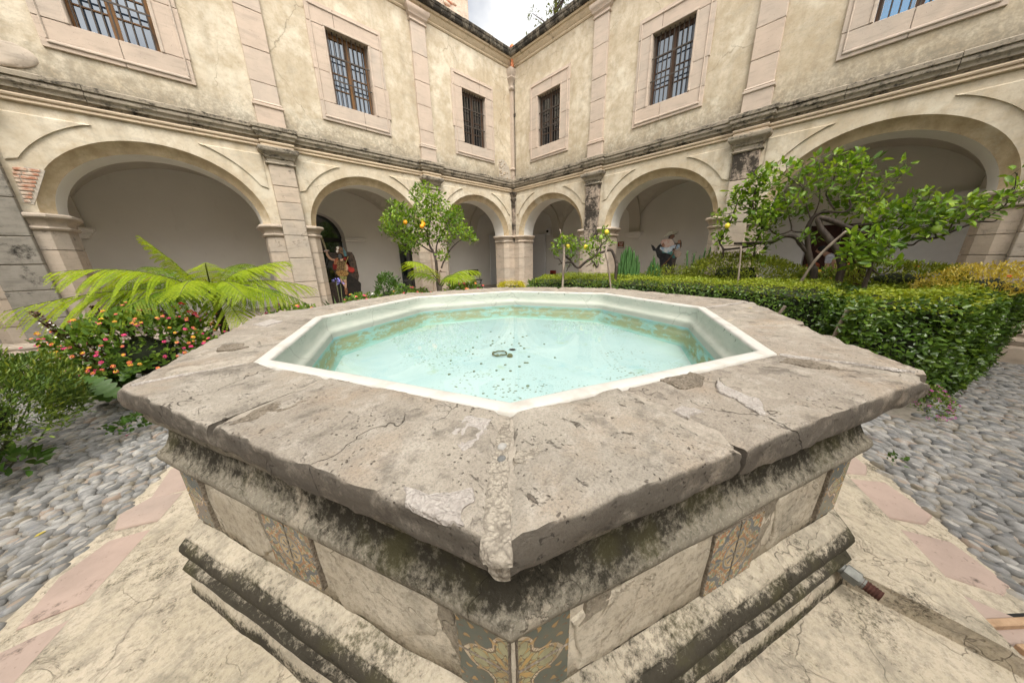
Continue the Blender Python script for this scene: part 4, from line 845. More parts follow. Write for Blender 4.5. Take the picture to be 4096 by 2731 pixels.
# tap on the far wall, drain ring, coins
mb=MB(); mb.tube([(1.17,1.375,.905),(1.125,1.325,.905),(1.09,1.285,.90)],[.016,.02,.018],8); mb.tube([(1.105,1.30,.90),(1.10,1.295,.955)],[.008,.008],6); mb.bbox(1.075,1.125,1.285,1.305,.952,.962,.003); mb.tube([(1.09,1.285,.90),(1.08,1.272,.875),(1.078,1.27,.845)],[.016,.015,.013],8)
tag(mb.build('tap',plain('tap_metal',(.42,.41,.37),.45,metal=.6,sc=30,var=.3),smooth=True),'small grey metal tap on the far basin wall','tap')
ALG=plain('algae_crust',(.12,.12,.05),.9,sc=40,var=.5)
mb=MB(); P=[]
for i in range(33):
    a=2*PI*i/32; rr=.066+.006*float(vnoise((math.cos(a),math.sin(a),0),3)); P.append((-.19+rr*math.cos(a),-.03+rr*math.sin(a),.638+.008*float(vnoise((math.cos(a),math.sin(a),5),2))))
mb.tube(P,[.006+.006*abs(float(vnoise((p[0],p[1],9),40))) for p in P],6)
t=tag(mb.build('drain_ring',ALG,smooth=True),'round crusted drain ring on the basin floor','drain ring')
m2=MB(); m2.lathe([(.0,.03),(.02,.027),(.028,.012),(.026,0)],10,(-.165,-.14,.622)); tag(m2.build('stone_lump',ALG,smooth=True),'brown lump lying beside the drain ring','stone')
COIN=plain('tarnished_coin',(.22,.25,.15),.45,metal=.5,sc=60,var=.3)
mb=MB(); mb.lathe([(0,0),(.0115,0),(.012,.0006),(.012,.0026),(.0112,.0032),(.0095,.0028),(0,.0028)],14); cm=mb.mesh('coin',COIN,True)
for x,y in [(-1.128,.941),(.31,.704),(.411,.457),(.04,.618),(.209,.432),(.301,.293),(.398,.245),(.066,.376),(.063,.228),(.105,.227),(-.007,.292),(-.06,.257),(.106,.118),(.187,.093),(.139,.022),(.101,-.064),(-.229,.333),(-.34,.302),(-.35,.171),(-.595,.165),(-.456,-.093),(-.335,-.263),(-.281,-.379),(-.468,-.305),(-.397,-.394),(-.604,-.19),(-.774,-.098),(-.549,-.474),(.464,.248),(.346,-.112),(-.047,-.266),(.09,-.454),(-.185,-.352),(-.173,-.365),(-.617,-.88),(-.505,-.683),(-.215,-.03),(-.18,-.045),(-.2,-.01)]:
    lab='small tarnished coin lying on the pale blue basin floor, outside the drain ring'; gp='coins on the basin floor'
    if (x,y) in ((-.215,-.03),(-.18,-.045),(-.2,-.01)): lab='tarnished coin lying inside the crusted drain ring'; gp='coins inside the drain ring'
    elif (x,y)==(-1.128,.941): lab='lone coin farthest left on the basin floor, near the algae-stained wall'; gp=None
    elif (x,y)==(-.617,-.88): lab='coin closest to the near corner of the basin rim'; gp=None
    elif x in (-.185,-.173): lab='one of two touching coins right of the drain ring'; gp='pair of touching coins'
    elif (x,y)==(.09,-.454): lab='coin farthest right on the basin floor'; gp=None
    elif (x,y)==(.31,.704): lab='coin farthest from the camera on the basin floor'; gp=None
    o=put('coin',cm,None,(x,y,.6235),(rng.normal(0,.03),rng.normal(0,.03),rng.uniform(0,6))); s_=rng.uniform(.8,1.15); o.scale=(s_,s_,1.6); tag(o,lab,'coin',gp)
TREE_A=([([(4.11,1.07,0.92),(4.15,1.11,1.15),(4.19,1.13,1.29),(4.2,1.18,1.43),(4.19,1.24,1.55),(4.16,1.29,1.6),(4.04,1.38,1.56),(3.93,1.47,1.52),(3.79,1.56,1.41),(3.68,1.63,1.32),(3.6,1.68,1.25),(3.55,1.74,1.28),(3.51,1.8,1.36),(3.5,1.84,1.42),(3.45,1.9,1.47),(3.43,1.95,1.53),(3.45,1.98,1.65)],0.035,0.02),([(3.51,1.8,1.35),(3.43,1.88,1.36),(3.36,1.94,1.35),(3.29,1.99,1.31)],0.02,0.01),([(3.34,1.96,1.35),(3.32,2.01,1.43),(3.25,2.08,1.45)],0.01,0.006),([(3.5,1.84,1.42),(3.59,1.8,1.53),(3.69,1.76,1.66),(3.79,1.7,1.75)],0.014,0.006),([(3.43,1.95,1.53),(3.51,1.9,1.6),(3.54,1.88,1.61),(3.45,1.98,1.65),(3.35,2.05,1.6)],0.012,0.006),([(3.93,1.47,1.52),(3.99,1.46,1.63),(4.11,1.4,1.76),(4.18,1.36,1.82)],0.014,0.006),([(3.94,1.5,1.6),(4.05,1.42,1.66),(4.14,1.34,1.68),(4.21,1.28,1.69)],0.012,0.006),([(3.82,1.52,1.39),(3.85,1.47,1.34),(3.87,1.43,1.26),(3.89,1.4,1.26),(3.92,1.4,1.32)],0.018,0.012),([(3.83,1.5,1.34),(3.76,1.54,1.3),(3.71,1.57,1.26)],0.01,0.005),([(3.47,1.82,1.31),(3.43,1.83,1.25),(3.39,1.85,1.18)],0.016,0.008),([(3.55,1.89,1.68),(3.58,1.82,1.57),(3.63,1.75,1.5)],0.009,0.006)],
[(3.33,1.94,1.83,0.07),(3.32,1.82,1.79,0.07),(3.29,2.06,1.72,0.07),(3.14,1.97,1.64,0.07),(3.09,1.91,1.55,0.05),(3.41,1.98,1.75,0.07),(3.81,2.08,1.86,0.07),(3.79,1.97,1.8,0.07),(3.86,1.88,1.79,0.07),(3.62,1.62,1.74,0.07),(3.82,1.72,1.81,0.04),(3.46,1.78,1.67,0.07),(3.47,1.67,1.63,0.07),(3.31,1.74,1.58,0.07),(3.41,1.72,1.53,0.07),(3.9,1.92,1.65,0.07),(3.6,1.98,1.31,0.05),(3.56,1.98,1.25,0.04),(3.71,1.9,1.44,0.07),(3.44,1.62,1.4,0.05),(3.75,1.58,1.78,0.04),(4.01,1.66,1.9,0.05),(4.09,1.65,1.83,0.07),(4.07,1.73,1.73,0.07),(3.99,1.8,1.66,0.07),(3.55,1.49,1.56,0.07),(3.88,1.61,1.52,0.07),(4,1.58,1.58,0.07),(3.91,1.47,1.47,0.07),(3.65,1.41,1.4,0.07),(3.91,1.4,1.34,0.07),(3.73,1.27,1.44,0.07),(4.19,1.59,1.48,0.07),(4.34,1.59,2,0.06),(4.18,1.44,1.91,0.07),(3.95,1.41,1.84,0.07),(4.42,1.52,1.91,0.07),(4.21,1.48,2.05,0.04),(4.41,1.45,1.78,0.07),(4.35,1.46,1.73,0.07),(4.22,1.29,1.74,0.04),(3.99,1.42,1.7,0.07),(3.47,2.1,1.8,0.07),(3.32,2.02,1.59,0.07),(3.38,1.77,1.71,0.07),(3.54,1.75,1.71,0.07),(4.14,1.59,1.64,0.07),(3.64,1.4,1.64,0.07)])
TREE_B=([([(5.4,-1.91,0.78),(5.4,-1.86,1.02),(5.4,-1.81,1.24),(5.4,-1.74,1.43),(5.4,-1.69,1.62),(5.4,-1.65,1.74),(5.4,-1.62,1.85),(5.4,-1.66,2.01),(5.4,-1.73,2.08),(5.4,-1.82,2.1)],0.05,0.022),([(5.4,-1.72,1.46),(5.4,-1.59,1.63),(5.4,-1.5,1.73),(5.4,-1.36,1.74),(5.4,-1.22,1.67),(5.4,-0.94,1.65),(5.4,-0.65,1.66),(5.4,-1.01,1.65),(5.4,-0.76,1.58),(5.4,-0.49,1.55)],0.035,0.018),([(5.4,-0.5,1.36),(5.4,-0.49,1.55),(5.4,-0.42,1.67),(5.4,-0.43,1.78),(5.4,-0.46,1.93),(5.4,-0.54,2.12),(5.4,-0.57,2.32),(5.4,-0.62,2.58)],0.02,0.006),([(5.4,-1,1.42),(5.4,-0.98,1.65),(5.4,-1.02,1.91),(5.4,-0.87,2.21),(5.4,-0.81,2.45),(5.4,-0.86,2.73),(5.4,-0.95,2.88)],0.016,0.005),([(5.4,-1.64,1.81),(5.4,-1.56,1.8),(5.4,-1.45,1.83),(5.4,-1.42,1.94),(5.4,-1.35,2.14),(5.4,-1.25,2.38)],0.018,0.006),([(5.4,-1.45,1.83),(5.4,-1.28,1.78),(5.4,-1.09,1.93),(5.4,-0.88,2.27),(5.4,-0.82,2.61)],0.014,0.005),([(5.4,-1.64,2),(5.4,-1.57,2.19),(5.4,-1.49,2.38),(5.4,-1.38,2.68)],0.012,0.005),([(5.4,-1.89,2.13),(5.4,-1.79,2.3),(5.4,-1.74,2.38),(5.4,-1.78,2.51),(5.4,-1.81,2.73),(5.4,-1.94,2.8)],0.012,0.005),([(5.4,-1.82,2.1),(5.4,-1.99,2.07),(5.4,-2.07,2.13),(5.4,-2.03,2.3),(5.4,-2.07,2.46),(5.4,-2.08,2.65),(5.4,-2.01,2.82)],0.018,0.005),([(5.4,-2.07,2.13),(5.4,-2.21,2.17),(5.4,-2.38,2.31),(5.4,-2.45,2.47),(5.4,-2.46,2.63)],0.008,0.003),([(5.4,-1.47,2.49),(5.4,-1.31,2.66),(5.4,-1.14,2.78),(5.4,-1.08,2.88)],0.008,0.004),([(5.4,-1.66,2.01),(5.4,-1.7,2.24),(5.4,-1.64,2.53),(5.4,-1.59,2.83)],0.01,0.004)],
[(5.71,-0.92,2.93,0.11),(5.25,-0.82,2.78,0.13),(5.53,-0.8,2.65,0.13),(5.32,-0.83,2.47,0.13),(5.37,-1.08,2.62,0.1),(5.48,-1.19,2.65,0.13),(4.95,-1.23,2.79,0.12),(5.59,-1.21,2.5,0.13),(5.42,-1.39,2.87,0.08),(5.59,-1.34,2.79,0.12),(5.24,-1.49,2.5,0.12),(5.53,-1.53,2.69,0.12),(5.47,-1.57,2.93,0.1),(5.15,-1.65,2.64,0.11),(5.49,-1.61,2.41,0.12),(5.3,-1.38,2.35,0.12),(5.03,-1.44,2.24,0.12),(5.67,-1.47,2.22,0.13),(5.7,-1.15,2.42,0.13),(5.57,-1.1,2.26,0.13),(5.14,-1.04,2.12,0.13),(5.26,-0.92,2.06,0.13),(5.56,-0.87,2.25,0.14),(5.49,-1.15,2.01,0.13),(5.61,-1.19,2.17,0.13),(5.38,-1.33,2.18,0.13),(5.72,-1.46,2.11,0.13),(5.19,-1.08,1.92,0.13),(5.03,-1.14,2.13,0.12),(4.99,-1.74,2.82,0.09),(5.16,-1.76,2.7,0.11),(4.98,-1.78,2.51,0.11),(5.74,-1.73,2.49,0.12),(5.52,-1.85,2.64,0.12),(4.98,-1.86,2.68,0.11),(5.13,-1.94,2.78,0.1),(5.42,-1.99,2.86,0.08),(5,-1.94,2.64,0.11),(5.25,-2.05,2.69,0.11),(5.1,-2.16,2.67,0.08),(5.52,-2.12,2.62,0.11),(5.6,-2.01,2.61,0.11),(5.39,-1.98,2.42,0.11),(5.64,-1.89,2.35,0.12),(5.44,-2.1,2.33,0.11),(4.98,-2.18,2.2,0.1),(5.48,-2.18,2.12,0.11),(5.74,-2.01,2.16,0.12),(5.71,-1.91,2.14,0.12),(5.61,-2.11,2.04,0.12),(5.12,-2.27,2.01,0.11),(5.46,-2.24,2.37,0.11),(5.52,-2.32,2.46,0.11),(5.67,-2.37,2.49,0.11),(4.96,-2.39,2.55,0.06),(5.41,-2.47,2.66,0.07),(5.58,-2.47,2.55,0.06),(5.7,-2.3,2.19,0.11),(5.71,-1.69,1.8,0.1),(5.62,-1.74,1.7,0.09),(5.21,-1.64,1.71,0.08),(5.51,-0.29,2.26,0.09),(5.54,-0.32,2.15,0.11),(5.4,-0.41,2,0.11),(5.48,-0.37,1.9,0.11),(5.25,-0.44,1.76,0.11),(5.51,-0.44,1.67,0.11),(5.39,-0.5,2.04,0.11),(5.32,-0.51,2.2,0.11),(5.43,-0.54,2.35,0.11),(5.25,-0.57,2.47,0.1),(5.41,-0.47,2.6,0.11),(5.48,-0.6,2.59,0.11),(5.43,-0.63,2.68,0.09),(5.54,-0.61,2.5,0.11),(5.42,-0.59,2.38,0.11),(5.48,-0.94,2.9,0.1),(5.28,-0.9,2.8,0.1),(5.3,-0.84,2.76,0.1),(5.4,-0.77,2.69,0.1),(5.54,-0.84,2.58,0.1),(5.47,-0.77,2.45,0.1),(5.48,-0.86,2.32,0.1),(5.49,-0.78,2.27,0.11),(5.48,-0.84,2.18,0.11),(5.29,-0.96,2.07,0.1),(5.51,-1.01,1.96,0.1),(5.53,-1.07,1.83,0.1),(5.27,-0.95,1.83,0.1),(5.38,-0.99,1.71,0.1),(5.25,-0.95,1.63,0.1),(5.43,-1.03,1.54,0.11),(5.28,-1.01,1.46,0.1),(5.35,-1.1,1.35,0.1),(5.31,-1.03,2.18,0.1),(5.33,-1.08,2.25,0.1),(5.4,-1.1,2.39,0.1),(5.52,-1.09,2.07,0.1),(5.49,-1.17,1.9,0.1),(5.29,-1.23,1.69,0.1),(5.28,-1.05,2.72,0.1),(5.27,-1.03,2.59,0.1)])
TREE_C=([([(5.1,-2.19,0.83),(5.1,-2.15,1.05),(5.1,-2.13,1.28),(5.1,-2.04,1.51),(5.1,-1.89,1.7),(5.1,-1.79,1.84),(5.1,-1.74,1.97),(5.1,-1.81,1.98),(5.1,-1.97,1.9),(5.1,-2.11,1.8),(5.1,-2.29,1.71),(5.1,-2.36,1.64)],0.048,0.03),([(5.1,-2.29,1.71),(5.1,-2.41,1.7),(5.1,-2.38,1.78),(5.1,-2.32,1.85),(5.1,-2.21,1.84),(5.1,-2.13,1.83)],0.025,0.012),([(5.1,-2.36,1.67),(5.1,-2.54,1.56),(5.1,-2.73,1.63),(5.1,-2.92,1.63),(5.1,-3.07,1.74),(5.1,-3.18,1.79),(5.1,-3.29,1.79),(5.1,-3.32,1.83)],0.022,0.006),([(5.1,-3.18,1.79),(5.1,-3.28,1.9),(5.1,-3.33,2),(5.1,-3.34,2.15),(5.1,-3.31,2.33)],0.008,0.004),([(5.1,-2.6,1.57),(5.1,-2.73,1.54),(5.1,-2.78,1.6),(5.1,-2.91,1.64)],0.012,0.007),([(5.1,-2.54,1.56),(5.1,-2.56,1.73),(5.1,-2.62,1.88),(5.1,-2.65,2.09)],0.012,0.005),([(5.1,-2.92,1.63),(5.1,-2.84,1.8),(5.1,-2.8,2.01)],0.01,0.004),([(5.1,-2.99,1.69),(5.1,-3.01,1.84),(5.1,-3.08,2)],0.008,0.004)],
[(5.05,-2.4,2.11,0.1),(4.86,-2.42,2,0.1),(4.77,-2.39,1.88,0.1),(4.86,-2.49,1.94,0.1),(4.76,-2.35,1.86,0.1),(4.93,-2.46,1.8,0.1),(4.86,-2.53,1.73,0.1),(4.84,-2.6,1.78,0.1),(5.09,-2.69,1.82,0.1),(4.7,-2.67,1.88,0.09),(4.68,-2.6,2,0.09),(5.21,-2.66,2.18,0.1),(4.67,-2.56,2.16,0.07),(4.67,-2.69,2.15,0.07),(4.85,-2.69,2.08,0.09),(5.22,-2.81,2.02,0.1),(4.71,-2.77,2.03,0.09),(5.17,-2.88,2.01,0.1),(4.67,-2.79,1.86,0.09),(4.85,-2.9,1.87,0.09),(5.21,-2.94,1.8,0.1),(5.15,-2.86,1.77,0.1),(4.87,-2.77,1.74,0.1),(4.91,-2.95,1.92,0.09),(4.8,-2.97,1.96,0.09),(4.69,-2.97,1.82,0.09),(5.12,-3.05,2.04,0.09),(5.25,-3.1,2.1,0.08),(4.7,-3.04,1.92,0.09),(5.24,-3.17,2,0.09),(4.72,-3.1,1.99,0.09),(5.18,-3.25,1.96,0.09),(4.76,-3.11,1.84,0.09),(4.78,-2.69,1.65,0.08),(4.72,-2.81,1.67,0.07),(4.92,-2.62,1.6,0.08),(4.72,-3.24,2.02,0.07),(5.13,-3.34,2.14,0.07),(4.85,-3.25,2.3,0.06),(5.05,-3.34,2.19,0.07),(4.71,-3.33,2.01,0.07),(4.79,-3.37,1.94,0.07),(4.97,-3.26,1.99,0.06),(4.93,-2.56,1.97,0.1),(5.23,-2.74,2,0.1),(5.23,-2.77,1.79,0.1)])
TREE_D=([([(4.3,-2.4,0.82),(4.3,-2.38,1),(4.3,-2.38,1.13),(4.3,-2.38,1.26),(4.3,-2.37,1.43),(4.3,-2.35,1.57)],0.032,0.012),([(4.3,-2.38,1.25),(4.3,-2.48,1.18),(4.3,-2.53,1.21)],0.014,0.006),([(4.3,-2.37,1.43),(4.3,-2.25,1.49),(4.3,-2.16,1.54)],0.012,0.005),([(4.3,-2.37,1.43),(4.3,-2.44,1.48),(4.3,-2.47,1.57)],0.012,0.005),([(4.3,-2.38,1.25),(4.3,-2.3,1.26),(4.3,-2.2,1.35)],0.012,0.005)],
[(4.26,-2.12,1.66,0.09),(4.3,-2.17,1.58,0.09),(4.15,-2.17,1.46,0.09),(4.26,-2.14,1.43,0.07),(4.44,-2.23,1.61,0.1),(4.35,-2.27,1.52,0.09),(4.19,-2.26,1.6,0.09),(4.29,-2.32,1.65,0.09),(4.5,-2.38,1.62,0.09),(4.16,-2.44,1.59,0.09),(4.17,-2.47,1.54,0.09),(4.47,-2.46,1.48,0.09),(4.28,-2.49,1.48,0.09),(4.35,-2.39,1.5,0.09),(4.19,-2.34,1.43,0.09),(4.38,-2.28,1.38,0.1),(4.41,-2.2,1.35,0.1),(4.31,-2.33,1.34,0.09),(4.11,-2.4,1.37,0.09),(4.46,-2.5,1.29,0.07),(4.45,-2.59,1.3,0.06),(4.25,-2.59,1.34,0.05),(4.15,-2.42,1.4,0.09),(4.3,-2.21,1.49,0.09)])
TREE_O=([([(1.77,4.45,1),(1.81,4.53,1.28),(1.83,4.59,1.49),(1.83,4.66,1.66),(1.8,4.75,1.82),(1.82,4.84,2.1),(1.95,4.85,2.42),(2.06,4.91,2.83),(2.04,5.05,3.13)],0.04,0.008),([(1.83,4.59,1.49),(1.94,4.61,1.82),(2.08,4.59,2.09),(2.25,4.51,2.3),(2.4,4.46,2.52)],0.022,0.006),([(1.89,4.45,1.27),(1.98,4.42,1.44),(2.11,4.39,1.65),(2.28,4.31,1.84),(2.44,4.19,1.94),(2.59,4.05,1.94)],0.022,0.006),([(1.82,4.66,1.63),(1.72,4.79,1.74),(1.61,4.96,1.88),(1.48,5.15,2.05),(1.33,5.36,2.25),(1.2,5.51,2.31)],0.02,0.006),([(1.82,4.84,2.1),(1.73,5.03,2.37),(1.54,5.28,2.54),(1.37,5.51,2.71)],0.014,0.005),([(1.8,4.75,1.82),(1.68,4.95,2.05),(1.65,5.11,2.38),(1.82,5.15,2.86)],0.012,0.005)],
[(1.99,5.01,3.14,0.14),(2.08,5.54,3.16,0.17),(2.28,5.21,3.11,0.17),(1.97,4.37,2.82,0.13),(2.01,5.58,3.03,0.17),(1.81,4.72,2.85,0.16),(1.98,4.67,2.76,0.16),(2.02,5.43,2.84,0.17),(2.19,4.65,2.76,0.11),(2.12,5.23,2.72,0.17),(1.92,4.44,2.53,0.16),(1.95,5.47,2.62,0.17),(1.71,4.62,2.43,0.16),(1.79,4.46,2.32,0.16),(2.18,4.64,2.47,0.16),(1.56,4.98,2.41,0.16),(1.56,5.33,2.55,0.17),(1.62,5.88,2.78,0.15),(1.44,5.79,2.81,0.12),(1.25,4.86,2.57,0.15),(1.17,5.32,2.44,0.16),(1.36,5.53,2.56,0.17),(1.16,5.54,2.33,0.14),(1.18,5.79,2.19,0.12),(1.18,5.48,2.22,0.16),(1.14,4.95,2.28,0.15),(1.33,5.04,2.35,0.16),(1.74,5.5,2.31,0.17),(1.22,5.2,2.1,0.16),(1.52,5.54,2.19,0.17),(1.69,5.66,2.09,0.18),(1.37,5.39,1.96,0.14),(1.72,5.2,2.12,0.17),(1.84,5.03,2.22,0.17),(1.43,4.85,1.88,0.16),(1.58,5.56,1.86,0.17),(1.31,5.12,1.7,0.11),(1.71,5.4,1.77,0.14),(1.34,4.95,1.93,0.16),(2.28,5.01,2.29,0.17),(2.47,4.82,2.56,0.15),(2.46,4.59,2.59,0.17),(2.38,4.38,2.46,0.16),(2.05,4.19,2.31,0.16),(2.64,4.66,2.61,0.12),(2.27,4.25,2.18,0.17),(2.57,4.4,2.18,0.17),(2.16,3.96,2.02,0.16),(2.25,3.81,2.04,0.15),(2.33,3.79,1.94,0.12),(2.82,4.27,1.93,0.09),(2.01,4.17,2.01,0.16),(2.35,4.84,1.89,0.13),(2.01,4.47,2.08,0.16),(2.01,4.75,2.04,0.17),(1.76,4.64,1.98,0.16),(2.09,4.57,1.63,0.14),(1.75,4.11,1.54,0.12),(1.76,4.86,2.36,0.16),(2.26,5.26,2.62,0.17),(1.66,4.73,2.59,0.16),(1.61,5.24,2.06,0.17),(1.55,4.78,1.93,0.16)])
FRUIT=[('orange',(1.3,4.84,2.3)),('orange',(1.53,4.51,2.2)),('orange',(1.59,4.54,2.25)),('green',(2.43,3.75,1.89)),('lemon',(1.59,4.57,2.31)),('lime',(3.88,1.36,1.84)),('lemon',(3.99,1.3,1.95)),('lemon',(3.61,1.54,1.66)),('lemon',(5.2,-0.53,1.98)),('lime',(4.7,-2.52,1.69)),('lime',(4.7,-2.84,1.72)),('lemon',(3.39,1.83,1.68))]
STAKES=[([(3.43,2.08,2.04),(3.42,2.01,1.84)],0.014),([(3.3,1.86,1.72),(3.25,1.82,1.5),(3.13,1.74,1.02)],0.03),([(3.85,1.19,1.69),(3.79,1.18,1.52),(3.78,1.11,1.35),(3.74,1.02,1.02)],0.024),([(4.8,-1.7,0.88),(4.8,-1.83,1.33),(4.8,-1.96,1.58),(4.8,-2.08,1.76)],0.022),([(4.4,-0.93,1.58),(4.4,-0.95,1.43),(4.4,-0.98,1.05)],0.016),([(3.3,-1.68,0.76),(3.3,-1.7,0.81)],0.02),([(3.05,-2.19,0.55),(3.05,-2.21,0.72),(3.05,-2.23,0.85)],0.025)]
# ---------------------------------------------------------------- planting
def leafmat(name, cols, transl=.35, rough=.42, spec=.35, glow=(1.25,1.2,.55), patch=2.5):
    m=MT(name,rough,spec); q=m.island(); n=m.n.new('ShaderNodeValToRGB'); e=n.color_ramp.elements; k=len(cols)
    e[0].position=0; e[0].color=(*cols[0],1); e[1].position=1; e[1].color=(*cols[-1],1)
    for i,c in enumerate(cols[1:-1]): x=e.new((i+1)/(k-1)); x.color=(*c,1)
    v=m.math('ADD',m.math('MULTIPLY',q,.62),m.math('MULTIPLY',m.ramp(m.noise(patch,4,.6),.35,.65),.38)); m.l.new(v,n.inputs[0]); c=n.outputs[0]
    m.l.new(c,m.b.inputs['Base Color'])
    if transl:
        t=m.n.new('ShaderNodeBsdfTranslucent'); c2=m.mix(1.0,c,(*glow,),'MULTIPLY'); m.l.new(c2,t.inputs[0]); mx=m.n.new('ShaderNodeMixShader'); mx.inputs[0].default_value=transl
        m.l.new(m.b.outputs[0],mx.inputs[1]); m.l.new(t.outputs[0],mx.inputs[2]); m.l.new(mx.outputs[0],m.n['Material Output'].inputs[0])
    return m.mat
CITRUS=leafmat('citrus_leaf',[(.045,.10,.014),(.11,.21,.02),(.20,.32,.028),(.36,.47,.05)])
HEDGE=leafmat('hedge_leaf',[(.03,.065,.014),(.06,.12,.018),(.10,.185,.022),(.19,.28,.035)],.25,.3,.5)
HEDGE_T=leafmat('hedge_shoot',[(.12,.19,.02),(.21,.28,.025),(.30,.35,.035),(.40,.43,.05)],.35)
FERN=leafmat('fern_pinna',[(.20,.31,.02),(.32,.43,.025),(.45,.53,.035)],.5,.5,.2,(1.2,1.15,.4))
FERN_D=leafmat('old_fern_pinna',[(.11,.22,.02),(.17,.27,.025),(.27,.29,.03)],.45,.5,.2)
LANT=leafmat('lantana_leaf',[(.05,.11,.02),(.10,.19,.028),(.17,.27,.035),(.27,.36,.05)],.3,.6)
AZAL=leafmat('azalea_leaf',[(.08,.11,.022),(.15,.19,.025),(.24,.28,.03),(.36,.39,.045)],.3)
SHRUB=leafmat('shrub_leaf',[(.045,.085,.02),(.085,.15,.026),(.15,.22,.032),(.26,.33,.045)],.25)
GOLD=leafmat('golden_leaf',[(.46,.34,.05),(.62,.50,.10),(.70,.62,.20)],.35)
YEL=leafmat('yellow_hedge_leaf',[(.30,.27,.015),(.46,.42,.02),(.58,.52,.03)],.35)
GREENB=leafmat('broad_leaf',[(.04,.095,.018),(.065,.14,.022),(.10,.18,.03)],.3)
CACT=leafmat('cactus_skin',[(.035,.10,.028),(.055,.135,.035),(.075,.15,.045)],0,.6)
TREEF=leafmat('distant_leaf',[(.06,.085,.025),(.10,.125,.035),(.16,.18,.05)],.4)
PINK=plain('pink_petal',(.78,.09,.25),.6,var=.25); ORNG=plain('orange_petal',(.85,.33,.10),.6,var=.2); YELP=plain('yellow_petal',(.85,.56,.06),.6,var=.2); REDP=plain('red_petal',(.65,.02,.035),.6)
WHTP=plain('white_petal',(.80,.77,.74),.6); VIOP=plain('violet_petal',(.26,.24,.68),.6,var=.25); MAGP=plain('magenta_petal',(.62,.16,.45),.6); BRACT=leafmat('acanthus_bract',[(.10,.035,.03),(.13,.065,.05),(.12,.14,.045)],.15)
BARK=mk_wood('citrus_bark',(.030,.022,.017),(.075,.057,.044),(16,16,2.5)); TWIG=plain('green_twig',(.09,.10,.04),.8,var=.3); DEADW=mk_wood('grey_dead_wood',(.17,.135,.105),(.34,.29,.235),(20,20,2))
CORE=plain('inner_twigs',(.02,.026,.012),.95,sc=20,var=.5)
def unit(a): return a/np.maximum(np.linalg.norm(a,axis=-1,keepdims=True),1e-9)
def np_mesh(name,V,F,mats,mi=None,smooth=False):
    me=bpy.data.meshes.new(name); V=np.asarray(V,np.float32).reshape(-1,3); F=np.asarray(F,np.int32); k=F.shape[1]
    me.vertices.add(len(V)); me.vertices.foreach_set('co',V.ravel()); me.loops.add(F.size); me.loops.foreach_set('vertex_index',F.ravel())
    me.polygons.add(len(F)); me.polygons.foreach_set('loop_start',np.arange(len(F),dtype=np.int32)*k); me.polygons.foreach_set('loop_total',np.full(len(F),k,np.int32))
    for m in (mats if isinstance(mats,(list,tuple)) else [mats]): me.materials.append(m)
    if mi is not None: me.polygons.foreach_set('material_index',np.asarray(mi,np.int32))
    me.update(calc_edges=True); me.validate(); return me
def leaves(C_,T,Nn,L,Wd,fold=.3,droop=.12):
    """six-point folded leaf blades -> vertices, quads"""
    C_=np.asarray(C_); T=unit(T); B=unit(np.cross(Nn,T)); Nn=np.cross(T,B); L=np.asarray(L)[:,None]; Wd=np.asarray(Wd)[:,None]
    p=[C_, C_+T*.30*L+B*.46*Wd+Nn*fold*Wd*.4, C_+T*.70*L+B*.40*Wd+Nn*(fold*Wd*.4-droop*.4*L), C_+T*L-Nn*droop*L, C_+T*.70*L-B*.40*Wd+Nn*(fold*Wd*.4-droop*.4*L), C_+T*.30*L-B*.46*Wd+Nn*fold*Wd*.4]
    V=np.stack(p,1); n=len(C_); b=np.arange(n)[:,None]*6; F=np.concatenate([b+np.array([[0,5,4,3]]),b+np.array([[3,2,1,0]])],0)
    return V.reshape(-1,3),F
def leafobj(name,C_,T,Nn,L,Wd,mat,parent,fold=.3,droop=.12):
    V,F=leaves(C_,T,Nn,L,Wd,fold,droop); o=put(name,np_mesh(name,V,F,mat),parent)
    if len(L)>60: o['kind']='stuff'
    return o
def rdir(n): return unit(rng.normal(size=(n,3)))
UPV=np.array((0,0,1.))
def blob_leaves(blobs,per,L,Wr=.5,upb=.35,shell=.55):
    Cs=[];Ts=[];Ns=[]
    for x,y,z,r in blobs:
        n=max(4,int(per*(r/.12)**2)); d=rdir(n); rad=r*(shell+(1-shell)*rng.random((n,1)))**.6
        c=np.array((x,y,z)); p=c+d*rad*np.array((1,1,.85)); t=unit(d*.8+rdir(n)*.8+UPV*upb)
        Cs.append(p); Ts.append(t); Ns.append(unit(UPV*.9+rdir(n)*.75+d*.2))
    C_=np.concatenate(Cs);T=np.concatenate(Ts);N_=np.concatenate(Ns); l=L*rng.uniform(.45,1.3,len(C_)); return C_,T,N_,l,l*Wr*rng.uniform(.85,1.1,len(C_))
def smooth_path(pts,n=6):
    P=[np.array(p) for p in pts]; P=[2*P[0]-P[1]]+P+[2*P[-1]-P[-2]]; out=[]
    for i in range(1,len(P)-2):
        for k in range(n):
            t=k/n; a,b,c,d=P[i-1:i+3]; out.append(.5*((2*b)+(-a+c)*t+(2*a-5*b+4*c-d)*t*t+(-a+3*b-3*c+d)*t**3))
    out.append(P[-2]); return out
